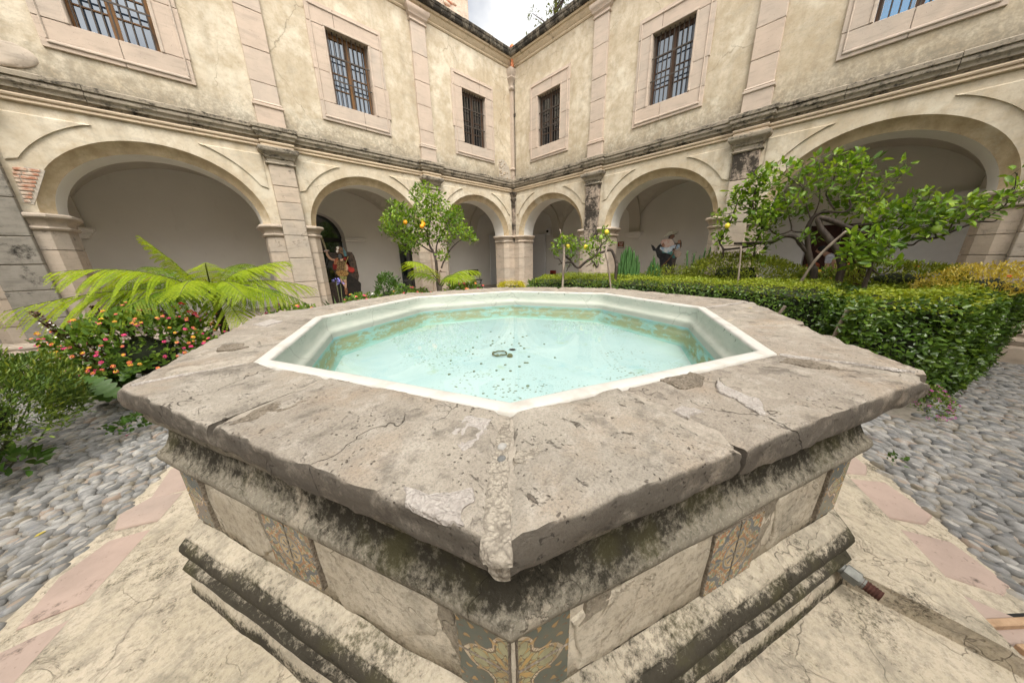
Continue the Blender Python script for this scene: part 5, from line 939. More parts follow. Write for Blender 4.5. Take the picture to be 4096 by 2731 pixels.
def citrus_tree(name,data,label,cat,leaf=.075,per=36,mat=None,fruit=()):
    br,bl=data; root=br[0][0][0]; t=empty(name,(root[0],root[1],G),0,label,cat,None)
    off=Vector((root[0],root[1],G)); allp=[]
    for i,(pts,r0,r1) in enumerate(br):
        if i==0: pts=[(pts[0][0],pts[0][1],G-.02)]+list(pts[1:])
        sp=smooth_path(pts); n=len(sp); rad=[(r0+(r1-r0)*k/(n-1))*(1+.35*float(vnoise(np.array(sp[k]),14))) for k in range(n)]
        sp=[np.array(p)+np.array([float(vnoise(np.array(p)+q*3.1,6)) for q in range(3)])*.025 for p in sp]
        mb=MB(); mb.tube([tuple(p-np.array(off)) for p in sp],rad,8); mb.build('trunk' if i==0 else 'branch',BARK,t,smooth=True); allp+=sp
    A=np.array(allp); mb=MB()
    for x,y,z,r in bl:
        c=np.array((x,y,z)); k=np.argmin(((A-c)**2).sum(1)+.15*np.maximum(0,A[:,2]-z)); a=A[k]
        mid=(a+c)/2+rng.normal(0,.02,3)-np.array((0,0,.02)); e=c+unit(c-a+1e-6)*r*.5
        mb.tube([tuple(a-np.array(off)),tuple(mid-np.array(off)),tuple(c-np.array(off)),tuple(e-np.array(off))],[.006,.005,.004,.002],5,cap=False)
        for q in range(3):
            d=rdir(1)[0]; mb.tube([tuple(c-np.array(off)),tuple(c+d*r*.85-np.array(off))],[.003,.0015],4,cap=False)
    mb.build('twigs',TWIG,t,fix=False)['kind']='stuff'
    bl2=[(x-off.x,y-off.y,z-off.z,r) for x,y,z,r in bl]
    leafobj('foliage',*blob_leaves(bl2,per,leaf),mat or CITRUS,t)
    return t
def lumpy(C0,R,n,seed,shell=(.72,1.05),zmin=-.2):
    d=rdir(int(n*1.7)); d=d[d[:,2]>zmin][:n]; k=1+.55*vnoise(d*1.0+seed,1.7)+.3*vnoise(d+seed*2,4.5); rr=(rng.random(len(d))**.5*(shell[1]-shell[0])+shell[0])*k
    return np.array(C0)+d*rr[:,None]*np.array(R), unit(d/np.array(R))
def shrub(name,pos,R,n,L,Wr,mat,label,cat,seed=0,group=None,h=None,upb=.5,flowers=None,mats2=None,core=True,fold=.3):
    """mound of leaves standing on the ground with a twiggy middle"""
    t=empty(name,(pos[0],pos[1],G),0,label,cat,group); zc=(pos[2] if len(pos)>2 else R[2]*.9)-G
    P,d=lumpy((0,0,zc),R,n,seed); ok=P[:,2]>.02; P,d=P[ok],d[ok]; m=len(P)
    l=L*rng.uniform(.6,1.25,m); leafobj('foliage',P,unit(d*.7+rdir(m)*.75+UPV*upb),unit(d*.5+UPV*.6+rdir(m)*.7),l,l*Wr,mat,t,fold)
    if mats2:
        for mt,k in mats2:
            P,d=lumpy((0,0,zc),R,k,seed,(.98,1.08),.05); m=len(P); l=L*rng.uniform(.7,1.2,m); leafobj('young_shoots',P,unit(d*.7+rdir(m)*.6+UPV*.7),unit(UPV+rdir(m)*.6),l,l*Wr,mt,t,fold)
    if core:
        mb=MB()
        for i in range(26):
            dd=rdir(1)[0]; dd[2]=abs(dd[2])*.9+.15; e=np.array((0,0,zc*.3))+dd*np.array(R)*.85; e[2]=max(.05,min(e[2],zc+R[2]*.8)); s=np.array((rng.normal(0,.06),rng.normal(0,.06),0)); mid=(s+e)/2+rng.normal(0,.04,3)
            mb.tube([tuple(s),tuple(mid),tuple(e)],[.010,.007,.003],5,cap=False)
        mb.build('stems',TWIG,t,fix=False)
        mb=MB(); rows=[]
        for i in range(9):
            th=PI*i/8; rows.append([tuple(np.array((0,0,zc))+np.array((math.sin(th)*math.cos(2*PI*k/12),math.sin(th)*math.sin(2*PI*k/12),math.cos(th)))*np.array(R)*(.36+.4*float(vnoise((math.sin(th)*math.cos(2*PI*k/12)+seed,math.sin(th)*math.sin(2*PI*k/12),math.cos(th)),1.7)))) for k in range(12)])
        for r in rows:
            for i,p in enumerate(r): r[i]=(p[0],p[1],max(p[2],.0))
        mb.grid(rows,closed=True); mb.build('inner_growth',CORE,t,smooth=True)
    if flowers:
        meshes,k,zmin,sz=flowers; P,d=lumpy((0,0,zc),R,k,seed+.0,(1.0,1.1),zmin)
        for p,dd in zip(P,d):
            if p[2]<.1: continue
            o=put('flower_head',meshes[int(rng.integers(len(meshes)))],t,tuple(p)); v=Vector(unit(dd*.6+UPV*.7+rng.normal(0,.25,3))); o.rotation_euler=v.to_track_quat('Z','Y').to_euler(); s=sz*rng.uniform(.75,1.2); o.scale=(s,s,s)
    return t
def head(mats,n=20,R=.021,seed=0):
    """rounded cluster of little petals; outer ring in the first colour, centre in the last"""
    r=np.random.default_rng(seed); mb=MB()
    for i in range(n):
        f=(i+.5)/n; th=math.acos(1-f*1.15); a=i*2.399; d=np.array((math.sin(th)*math.cos(a),math.sin(th)*math.sin(a),math.cos(th))); c=d*R*np.array((1,1,.6)); u=unit(np.cross(d,(0.3,.2,1)) if abs(d[2])<.95 else np.array((1.,0,0))); w=np.cross(d,u); s=R*.38
        mi=0 if f>.45 else min(1,len(mats)-1)
        q=[c+(u*math.cos(k*1.2566+a)+w*math.sin(k*1.2566+a))*s+d*.002 for k in range(5)]; mb.add([tuple(p) for p in q]+[tuple(c-d*.003)],[(k,(k+1)%5,5) for k in range(5)],mi)
    return mb.mesh('flower_head',mats,fix=False)
HEADS=[head([PINK,PINK],20,.021,0),head([PINK,YELP],20,.021,12),head([PINK,ORNG],20,.021,1),head([ORNG,YELP],20,.021,2),head([PINK,YELP],20,.021,3),head([PINK,PINK],18,.02,4),head([PINK,ORNG],18,.02,5)]
HY=[head([YELP,YELP],16,.018,7)]; HW=[head([WHTP,WHTP],16,.026,8)]; HP=[head([MAGP,MAGP],8,.010,9)]; HR=[head([REDP,REDP],16,.024,10)]; HO=[head([ORNG,REDP],16,.02,11)]
def hedge(name,poly,z1,label,cat,dens,L,Wr,mat,top=None,z0=None,rough=.06,seed=0,round_=.10):
    """clipped hedge over a plan polygon (counter-clockwise)"""
    z0=G if z0 is None else z0; c=np.mean(np.array(poly),0); t=empty(name,(c[0],c[1],G),0,label,cat); P2=np.array(poly)-c; n=len(P2); h=z1-G
    def edged(q):
        dd=np.full(len(q),9.)
        for i in range(n):
            a,b=P2[i],P2[(i+1)%n]; e=b-a; tt=np.clip(((q-a)@e)/(e@e),0,1); dd=np.minimum(dd,np.linalg.norm(q-(a+tt[:,None]*e),axis=1))
        return dd
    def inside(q,m=0):
        ok=np.zeros(len(q),bool)
        for i in range(n):
            a,b=P2[i],P2[(i+1)%n]; c1=(a[1]>q[:,1])!=(b[1]>q[:,1]); ok^=c1&(q[:,0]<(b[0]-a[0])*(q[:,1]-a[1])/((b[1]-a[1]) or 1e-9)+a[0])
        return ok&(edged(q)>m)
    lo,hi=P2.min(0),P2.max(0); A=np.prod(hi-lo); q=lo+(hi-lo)*rng.random((int(A*dens),2)); q=q[inside(q)]; ed=edged(q)
    z=h+rough*1.6*vnoise(np.c_[q,np.zeros(len(q))+seed],2.2)+rng.normal(0,.018,len(q))-round_*np.maximum(0,1-ed/.22)**2
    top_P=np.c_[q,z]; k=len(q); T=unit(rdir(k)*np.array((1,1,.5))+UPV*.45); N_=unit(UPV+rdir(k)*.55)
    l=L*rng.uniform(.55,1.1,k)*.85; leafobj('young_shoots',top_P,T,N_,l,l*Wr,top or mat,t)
    Cs=[];Ns=[]
    for i in range(n):
        a,b=P2[i],P2[(i+1)%n]; e=b-a; Le=np.linalg.norm(e); out=np.array((e[1],-e[0]))/Le; m=int(Le*h*dens*1.25); u=rng.random(m); zz=rng.random(m)**.9*(h-.03)+.03
        base=a+e*u[:,None]; off=rough*1.8*vnoise(np.c_[base,zz+seed],2.6)+rng.normal(-.02,.03,m)-round_*np.maximum(0,(zz-h+.2)/.2)**2-.05*np.maximum(0,1-zz/.25)
        Cs.append(np.c_[base+out*off[:,None],zz]); Ns.append(np.repeat(np.array([[*out,0.]]),m,0))
    C_=np.concatenate(Cs);O=np.concatenate(Ns);k=len(C_); T=unit(O*.55+rdir(k)*.8+UPV*.15); N_=unit(O*.6+UPV*.6+rdir(k)*.55); l=L*rng.uniform(.6,1.25,k); leafobj('foliage',C_,T,N_,l,l*Wr,mat,t)
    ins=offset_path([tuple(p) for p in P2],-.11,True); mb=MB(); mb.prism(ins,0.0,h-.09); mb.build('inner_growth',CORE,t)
    mb=MB()
    for i in range(int(A*14)):
        p=lo+(hi-lo)*rng.random(2)
        if not inside(p[None],.03)[0]: continue
        a=rng.random()*6.28; mb.tube([(p[0],p[1],0),(p[0]+.04*math.cos(a),p[1]+.04*math.sin(a),h*.5),(p[0]+.1*math.cos(a),p[1]+.1*math.sin(a),h-.03)],[.012,.009,.004],5,cap=False)
    mb.build('stems',TWIG,t,fix=False); return t
def frond(parent,c,tip,lift,mat,npin=19,wid=.30,seed=0,curl=0):
    """tree-fern frond from crown c to tip: rachis, pinnae, toothed pinnules"""
    c=np.array(c,float); tip=np.array(tip,float); L=np.linalg.norm(tip-c); ctl=(c*.66+tip*.34)+UPV*(lift*1.35)*L; B=lambda t:(1-t)**2*c+2*t*(1-t)*ctl+t*t*tip; D_=lambda t:unit(2*(1-t)*(ctl-c)+2*t*(tip-ctl))
    mb=MB(); mb.tube([tuple(B(i/14)) for i in range(15)],[.011*(1-i/16)+.0015 for i in range(15)],6)
    Cs=[];Ts=[];Ns=[];Ls=[];Ws=[]
    for i in range(npin):
        t=.20+.79*(i/(npin-1))**.92; p=B(t); d=D_(t); s=unit(np.cross(d,UPV)); nn=unit(np.cross(s,d)); x=(t-.2)/.8
        ln=wid*1.3*L/1.2*(math.sin(PI*min(1,(x*.86+.12)))**.75)*(1-.25*x)+.015
        for sg in (-1,1):
            dirn=unit(s*sg*(1-.28*x)+d*(.28+.55*x)-UPV*.20+rng.normal(0,.06,3)); sag=.26+.2*rng.random(); m=max(4,int(ln/.020)); k=np.arange(m)/m
            q=p+dirn*(k*ln)[:,None]-UPV*(sag*ln*k**2)[:,None]; loc=unit(dirn-UPV*(2*sag*k)[:,None]); up=unit(nn+np.zeros((m,3))-loc*(loc@nn)[:,None]); side=np.cross(loc,up)
            for s2 in (-1,1):
                pl=np.minimum(ln*.13,.80*L/npin*.60)*(np.sin(PI*np.clip(.25+.74*k,0,1)))**.7*(1-.3*k)+.003
                Cs.append(q); Ts.append(unit(side*s2+loc*.55+rng.normal(0,.08,(m,3)))); Ns.append(up); Ls.append(pl); Ws.append(np.full(m,ln/m*1.0+.001))
    ra=mb.mesh('frond',[TWIG,mat],True,fix=False)
    o=put('frond',ra,parent)
    C_=np.concatenate(Cs); n=len(C_); V,F=leaves(C_,np.concatenate(Ts),np.concatenate(Ns),np.concatenate(Ls),np.concatenate(Ws),.1,.1)
    put('pinnae',np_mesh('pinnae',V,F,mat),o); return o
# ---- hedges
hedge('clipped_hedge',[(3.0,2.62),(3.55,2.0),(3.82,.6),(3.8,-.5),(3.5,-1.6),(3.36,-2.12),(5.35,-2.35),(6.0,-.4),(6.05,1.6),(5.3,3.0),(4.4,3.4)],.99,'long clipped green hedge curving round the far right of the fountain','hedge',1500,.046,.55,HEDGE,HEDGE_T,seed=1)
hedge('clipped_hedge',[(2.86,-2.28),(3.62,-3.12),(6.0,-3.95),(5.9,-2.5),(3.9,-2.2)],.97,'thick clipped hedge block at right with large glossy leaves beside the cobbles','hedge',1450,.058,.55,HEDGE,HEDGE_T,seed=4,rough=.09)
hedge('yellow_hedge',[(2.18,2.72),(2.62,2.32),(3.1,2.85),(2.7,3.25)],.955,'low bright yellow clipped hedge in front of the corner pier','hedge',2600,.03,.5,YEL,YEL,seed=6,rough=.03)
# ---- citrus trees
tO=citrus_tree('orange_tree',TREE_O,'upright orange tree with ripe oranges in front of the left arches','tree',.085,38)
tA=citrus_tree('lemon_tree',TREE_A,'small lemon tree with a bent trunk resting on two stakes behind the hedge','tree',.085,40)
tB=citrus_tree('lemon_tree',TREE_B,'spreading lemon tree with a long low limb in front of the right arch','tree',.1,28)
tC=citrus_tree('lemon_tree',TREE_C,'lemon tree with a hooked bare trunk and branches reaching far right','tree',.1,28)
tD=citrus_tree('lemon_tree',TREE_D,'young bushy lemon tree standing in the hedge top, lowest of the lemon trees','tree',.1,28)
FM={'orange':plain('orange_peel',(.85,.36,.02),.45,sc=60,var=.1),'lemon':plain('lemon_peel',(.72,.58,.05),.45,sc=60,var=.1),'lime':plain('green_lemon_peel',(.24,.36,.05),.45,sc=60,var=.15)}; FM['green']=FM['lime']
for kind,p in FRUIT:
    r=.045 if kind!='orange' else .05; par=min((tO,tA,tB,tC,tD),key=lambda t:min((Vector(p)-t.location-Vector(c)).length for c in [(0,0,1.6)]))
    el=1.0 if kind in('orange','green') else 1.2; mb=MB(); mb.lathe([(0,-r*el),(r*.5,-r*.87*el),(r*.87,-r*.5*el),(r,0),(r*.87,r*.5*el),(r*.5,r*.87*el),(.004,r*el)],12)
    mb.build({'orange':'orange','lemon':'lemon','lime':'green_lemon','green':'green_orange'}[kind],FM[kind],par,tuple(Vector(p)-par.location),smooth=True)
for (pts,r),lb in zip(STAKES,['thin broken upright twig stake rising above the small lemon tree','pale wooden stake with a forked top propping the small lemon tree','slender grey stake under the bend of the small lemon tree','slanting grey pole crossing the hooked lemon trunk','thin forked stake holding up the long low lemon limb','short end of a branch prop poking out of the hedge','weathered slanting prop between the two hedges']):
    off=np.array(pts[-1] if pts[0][2]>pts[-1][2] else pts[0]); low=np.array(off); sp=smooth_path(pts,5)
    if low[2]<1.2: d=low-np.array(pts[-2] if np.allclose(low,pts[-1]) else pts[1]); ext=low+d*((low[2]-G)/max(.05,-d[2])); sp=(sp+[ext]) if np.allclose(low,pts[-1]) else ([ext]+sp)
    mb=MB(); mb.tube([tuple(p) for p in sp],[r*(.85+.3*float(vnoise(np.array(p),9))) for p in sp],8); tag(mb.build('wooden_stake',DEADW,smooth=True),lb,'stake')
# ---- tree ferns
def fern(c,trunk,label,tips,more=()):
    t=empty('tree_fern',(c[0],c[1],G),0,label,'fern'); mb=MB(); mb.tube([(0,0,-.02),(.01,.02,(c[2]-G)*.5),(0,0,c[2]-G+.02)],[trunk,trunk*.85,trunk*.7],9); mb.build('trunk',BARK,t,smooth=True)
    for i,(p,l,w,mt) in enumerate(list(tips)+list(more)): frond(t,(rng.normal(0,.02),rng.normal(0,.02),c[2]-G),(p[0]-c[0],p[1]-c[1],p[2]-G),l,(FERN,FERN_D)[mt],19,w,i)
    mb=MB()
    for k in range(3):
        a=rng.uniform(0,6); q=[]
        for j in range(10): s=j/9; q.append((.1*math.cos(a)*s,.1*math.sin(a)*s,c[2]-G+.32*math.sin(min(1,s*1.3)*PI*.62)+(0 if s<.7 else -.06*(s-.7))))
        mb.tube(q,[.012-.0008*j for j in range(10)],6)
    mb.build('fiddlehead',BRACT,t,smooth=True); return t
fern((-2.1,4.65,.95),.07,'big lime green tree fern with wide arching fronds at the left arch',[((-3.75,4.25,1.02),.16,0.50,0),((-3.38,4.35,1.42),.24,0.53,0),((-2.62,4.5,1.86),.10,0.38,0),((-1.42,4.45,1.42),.26,0.45,0),((-.78,4.3,1.02),.24,0.43,0),((-1.85,3.75,.62),.30,0.45,0),((-1.02,4.75,1.5),.22,0.43,0),((-1.5,5.7,1.45),.25,0.40,1),((-2.85,5.6,1.45),.22,0.43,1),((-2.9,3.75,.95),.26,0.45,1),((-1.25,3.75,.86),.30,0.43,0),((-2.35,3.55,1.12),.32,0.45,0),((-3.3,5.1,1.15),.24,0.45,1),((-3.3,3.9,.80),.22,0.45,1),((-1.75,3.6,1.02),.34,0.43,0),((-2.05,4.0,1.5),.3,0.35,0),((-1.0,3.9,.80),.28,0.38,1)])
fern((1.18,3.35,.95),.06,'small yellow green tree fern beside the orange tree',[((.42,3.1,1.45),.30,0.45,0),((1.88,2.9,1.22),.28,0.47,0),((1.35,2.75,1.08),.32,0.45,0),((1.9,3.6,1.1),.26,0.43,1),((.75,3.8,1.2),.3,0.38,1),((1.62,2.75,1.12),.30,0.43,0)])
# ---- flowering shrubs in the left bed
shrub('lantana',(-2.85,4.05,.34),(.72,.55,.58),3000,.062,.62,LANT,'round lantana bush thick with pink and orange flowers at left','bush',3,'lantana bushes in the left bed',flowers=(HEADS,290,-.1,.78))
shrub('lantana',(-1.95,3.75,.10),(.45,.35,.42),1000,.058,.62,LANT,'lantana under the tree fern, touching the fountain rim','bush',5,'lantana bushes in the left bed',flowers=(HEADS,40,.0,1.0))
shrub('lantana',(-1.15,3.9,.32),(.50,.38,.46),1300,.055,.62,LANT,'lantana to the right of the big fern, low over the rim','bush',7,'lantana bushes in the left bed',flowers=(HEADS,55,.0,1.0))
shrub('lantana',(-.15,3.85,.42),(.52,.38,.44),1500,.055,.62,LANT,'lantana growing in front of the winged painted figure','bush',9,'lantana bushes in the left bed',flowers=(HEADS,60,.0,1.0))
shrub('lantana',(.62,3.45,.55),(.48,.36,.42),1400,.055,.62,LANT,'lantana below the orange tree, between the two ferns','bush',12,'lantana bushes in the left bed',flowers=(HEADS,60,.0,1.0))
shrub('lantana',(1.42,2.95,.60),(.5,.34,.42),1400,.052,.62,LANT,'lantana nearest the corner pier, with pink and salmon heads','bush',14,'lantana bushes in the left bed',flowers=(HEADS,70,.0,1.1))
shrub('laurel_bush',(.62,4.6,.62),(.30,.28,.58),900,.07,.42,GREENB,'upright dark green laurel bush before the white corridor wall','bush',2,upb=1.1)
shrub('geranium',(.16,4.25,.62),(.16,.14,.2),160,.05,.9,LANT,'small geranium with white flower heads in the left bed','plant',8,flowers=(HW,12,.0,1.1))
shrub('red_flower_plant',(-2.35,4.1,.70),(.22,.2,.24),200,.06,.5,LANT,'plant with red flowers peeping between lantana and fern','plant',4,flowers=(HR,10,.1,1.1))
shrub('narrow_leaf_shrub',(-3.72,2.62,.30),(.76,.74,.56),15000,.048,.27,SHRUB,'dense narrow-leaved green shrub at the left edge over the cobbles','bush',6,mats2=[(AZAL,900)],upb=.6)
shrub('ground_plant',(-3.42,2.2,-.04),(.16,.16,.10),60,.10,.45,GREENB,'low broad-leaved weed at the foot of the left shrub','plant',3,core=False)
# agapanthus: strap leaves, stalks, violet bells
ag=empty('agapanthus',(-.42,4.35,G),0,'violet blue agapanthus flower in front of the winged figure','flower'); mb=MB()
C_=np.zeros((26,3))+rng.normal(0,.02,(26,3)); leafobj('leaf',C_+np.array((0,0,.5)),unit(rdir(26)*.7+UPV),rdir(26),rng.uniform(.4,.6,26),np.full(26,.03),GREENB,ag,.2,.3)
for k,(dx,dy) in enumerate(((0,0),(.08,.06))):
    hz=1.12-G-.06*k; mb=MB(); mb.tube([(0,0,0),(dx*.5,dy*.5,hz*.6),(dx,dy,hz)],[.008,.007,.005],6); st=mb.build('stalk',TWIG,ag,smooth=True)
    n=26; d=rdir(n); d[:,2]=np.abs(d[:,2])*.8-.15; P=np.array((dx,dy,hz))+unit(d)*.045; leafobj('flower_head',P,unit(d+rdir(n)*.3),rdir(n),np.full(n,.034),np.full(n,.016),VIOP,st)
# acanthus: lobed leaves and tall flower spikes
ac=empty('acanthus',(-3.35,4.35,G),0,'acanthus with tall purple and white flower spikes left of the lantana','plant')
def spike(base,tip):
    base=np.array(base);tip=np.array(tip); mb=MB(); ctl=(base+tip)/2+np.array((.05,0,.06)); Bz=lambda t:(1-t)**2*base+2*t*(1-t)*ctl+t*t*tip
    mb.tube([tuple(Bz(i/10)) for i in range(11)],[.012-.0008*i for i in range(11)],6); s=mb.build('flower_spike',TWIG,ac,smooth=True)
    n=150; t=.38+.62*rng.random(n); P=np.array([Bz(q) for q in t]); d=unit(rdir(n)*np.array((1,1,.2))); leafobj('bract',P+d*.008,unit(d+UPV*.75),unit(d*.3-UPV+rdir(n)*.2),np.full(n,.05)*(1.15-.6*(t-.38)),np.full(n,.028),BRACT,s)
    n=70; t=.42+.5*rng.random(n); P=np.array([Bz(q) for q in t]); d=unit(rdir(n)*np.array((1,1,.2))); leafobj('white_floret',P+d*.035-UPV*.005,unit(d-UPV*.3),UPV+rdir(n)*.2,np.full(n,.022),np.full(n,.02),WHTP,s)
for b,tp in (((.30,-.75,.05),(-.12,-.50,1.22)),((.32,-.3,.1),(.18,-.05,1.20)),((.42,-.25,.1),(.34,-.0,1.18)),((.5,-.2,.1),(.5,.05,1.12)),((.25,-.6,.1),(.12,-.45,.92)),((.62,.1,.1),(.72,.2,1.1))): spike(b,tp)
def lobed(L):
    mb=MB(); n=7; P=[]
    for i in range(n*4+1):
        t=i/(n*4); w=.24*L*math.sin(PI*min(1,t*.92+.06))**.7*(.55+.45*abs(math.cos(t*n*PI))); P.append((t*L,w,.10*L*math.sin(PI*t)-.18*L*t*t))
    rows=[[(x,-w,z+.03*L) ,(x,0,z),(x,w,z+.03*L)] for x,w,z in P]; mb.grid(rows); return mb.mesh('leaf',GREENB,True,fix=False)
LM=[lobed(.45),lobed(.36)]
for i in range(22):
    a=rng.uniform(-PI,PI); put('leaf',LM[i%2],ac,(.32+rng.normal(0,.16),-.55+rng.normal(0,.22),.12+rng.uniform(0,.26)),(rng.normal(0,.3),-.5+rng.normal(0,.3),a))
# ---- right bed behind the hedge
shrub('azalea',(5.6,-.75,1.05),(.5,.95,.42),5200,.055,.36,AZAL,'broad azalea mound right of the painted rider, behind the hedge','bush',21,'azaleas behind the hedge',upb=.7)
shrub('azalea',(5.5,.5,.86),(.4,.6,.30),1700,.05,.36,AZAL,'low azalea growing at the feet of the painted rider','bush',23,'azaleas behind the hedge',upb=.7)
shrub('azalea',(5.6,-2.75,1.0),(.45,.75,.34),2600,.052,.38,AZAL,'dark azalea between the lemon trunks and the golden shrub','bush',25,'azaleas behind the hedge',upb=.7,flowers=(HO,7,.1,1.2))
shrub('yellow_flower_plant',(5.75,-1.85,.85),(.3,.42,.32),650,.055,.6,LANT,'green plant with small yellow flowers behind the hooked lemon trunk','plant',27,flowers=(HY,32,.0,1.3))
shrub('golden_shrub',(5.2,-3.5,.98),(.4,.55,.26),2600,.045,.36,GOLD,'golden yellow leaved shrub at the right edge above the hedge','bush',29,upb=.7,flowers=(HO,4,.1,1.0))
shrub('marigold_plant',(5.8,-3.0,1.12),(.12,.14,.2),60,.05,.5,LANT,'thin stems with yellow flowers against the right pier','plant',31,core=False,flowers=(HY,6,.3,1.2))
shrub('cuphea',(3.0,-2.93,-.02),(.34,.15,.15),900,.026,.45,SHRUB,'low plant with tiny magenta flowers at the hedge foot','plant',33,flowers=(HP,85,-.2,1.0),core=False)
shrub('ground_plant',(-2.72,2.55,-.06),(.30,.12,.10),260,.045,.7,GREENB,'low green weeds below the left end of the coping','plant',35,core=False)
shrub('ground_plant',(1.62,-2.62,-.10),(.06,.05,.05),26,.035,.6,GREENB,'tiny green weed growing in the pavement joint at right','plant',36,core=False)
# columnar cacti
def cactus(name,x,y,n,H,R,label):
    t=empty(name,(x,y,G),0,label,'cactus',None)
    for i in range(n):
        a=i*2.399; q=math.sqrt((i+.5)/n); rr=R*q; h=H*(1-.50*q**2.2)*rng.uniform(.86,1.04); r0=.024*rng.uniform(.85,1.25); z0=h*.30*q; rows=[]
        for j in range(10):
            s=j/9; z=z0+(h-z0)*min(1,s*1.06) if j<9 else h+.012; k=(.7,1,1,1,1,1,1,.95,.75,.15)[j]; px=rr*math.cos(a)*(.55+.45*min(1,s*2.2)); py=rr*math.sin(a)*(.55+.45*min(1,s*2.2))
            rows.append([(px+r0*k*(1.2 if w%2 else .72)*math.cos(PI*w/5), py+r0*k*(1.2 if w%2 else .72)*math.sin(PI*w/5), z) for w in range(10)])
        mb=MB(); mb.grid(rows,closed=True); mb.build('column',CACT,t,smooth=False)
cactus('columnar_cactus',5.35,1.42,130,1.92,.36,'tall flame-shaped clump of green columnar cactus by the wall sign')
cactus('columnar_cactus',5.5,.84,60,1.62,.25,'smaller cactus clump in front of the painted donkey')
eu=empty('spiny_succulent',(5.75,.05,G),0,'spiny branching succulent right of the painted rider','plant')
for i,(dx,dy,h) in enumerate(((0,.2,1.56),(.02,.06,1.50),(.02,-.14,1.60),(-.02,-.24,1.62),(.03,-.05,1.45))):
    mb=MB(); mb.tube([(0,0,0),(dx*.4,dy*.5,h*.6),(dx,dy,h-G-.08),(dx,dy,h-G)],[.02,.018,.017,.009],6); s=mb.build('stem',CACT,eu,smooth=True); n=46; t=rng.random(n); P=np.array([(dx,dy,.55*h+(h*.45-G)*q) for q in t]); d=unit(rdir(n)*np.array((1,1,.4))); leafobj('spine_leaf',P+d*.02,unit(d+UPV*.4),rdir(n),np.full(n,.035),np.full(n,.014),SHRUB,s)
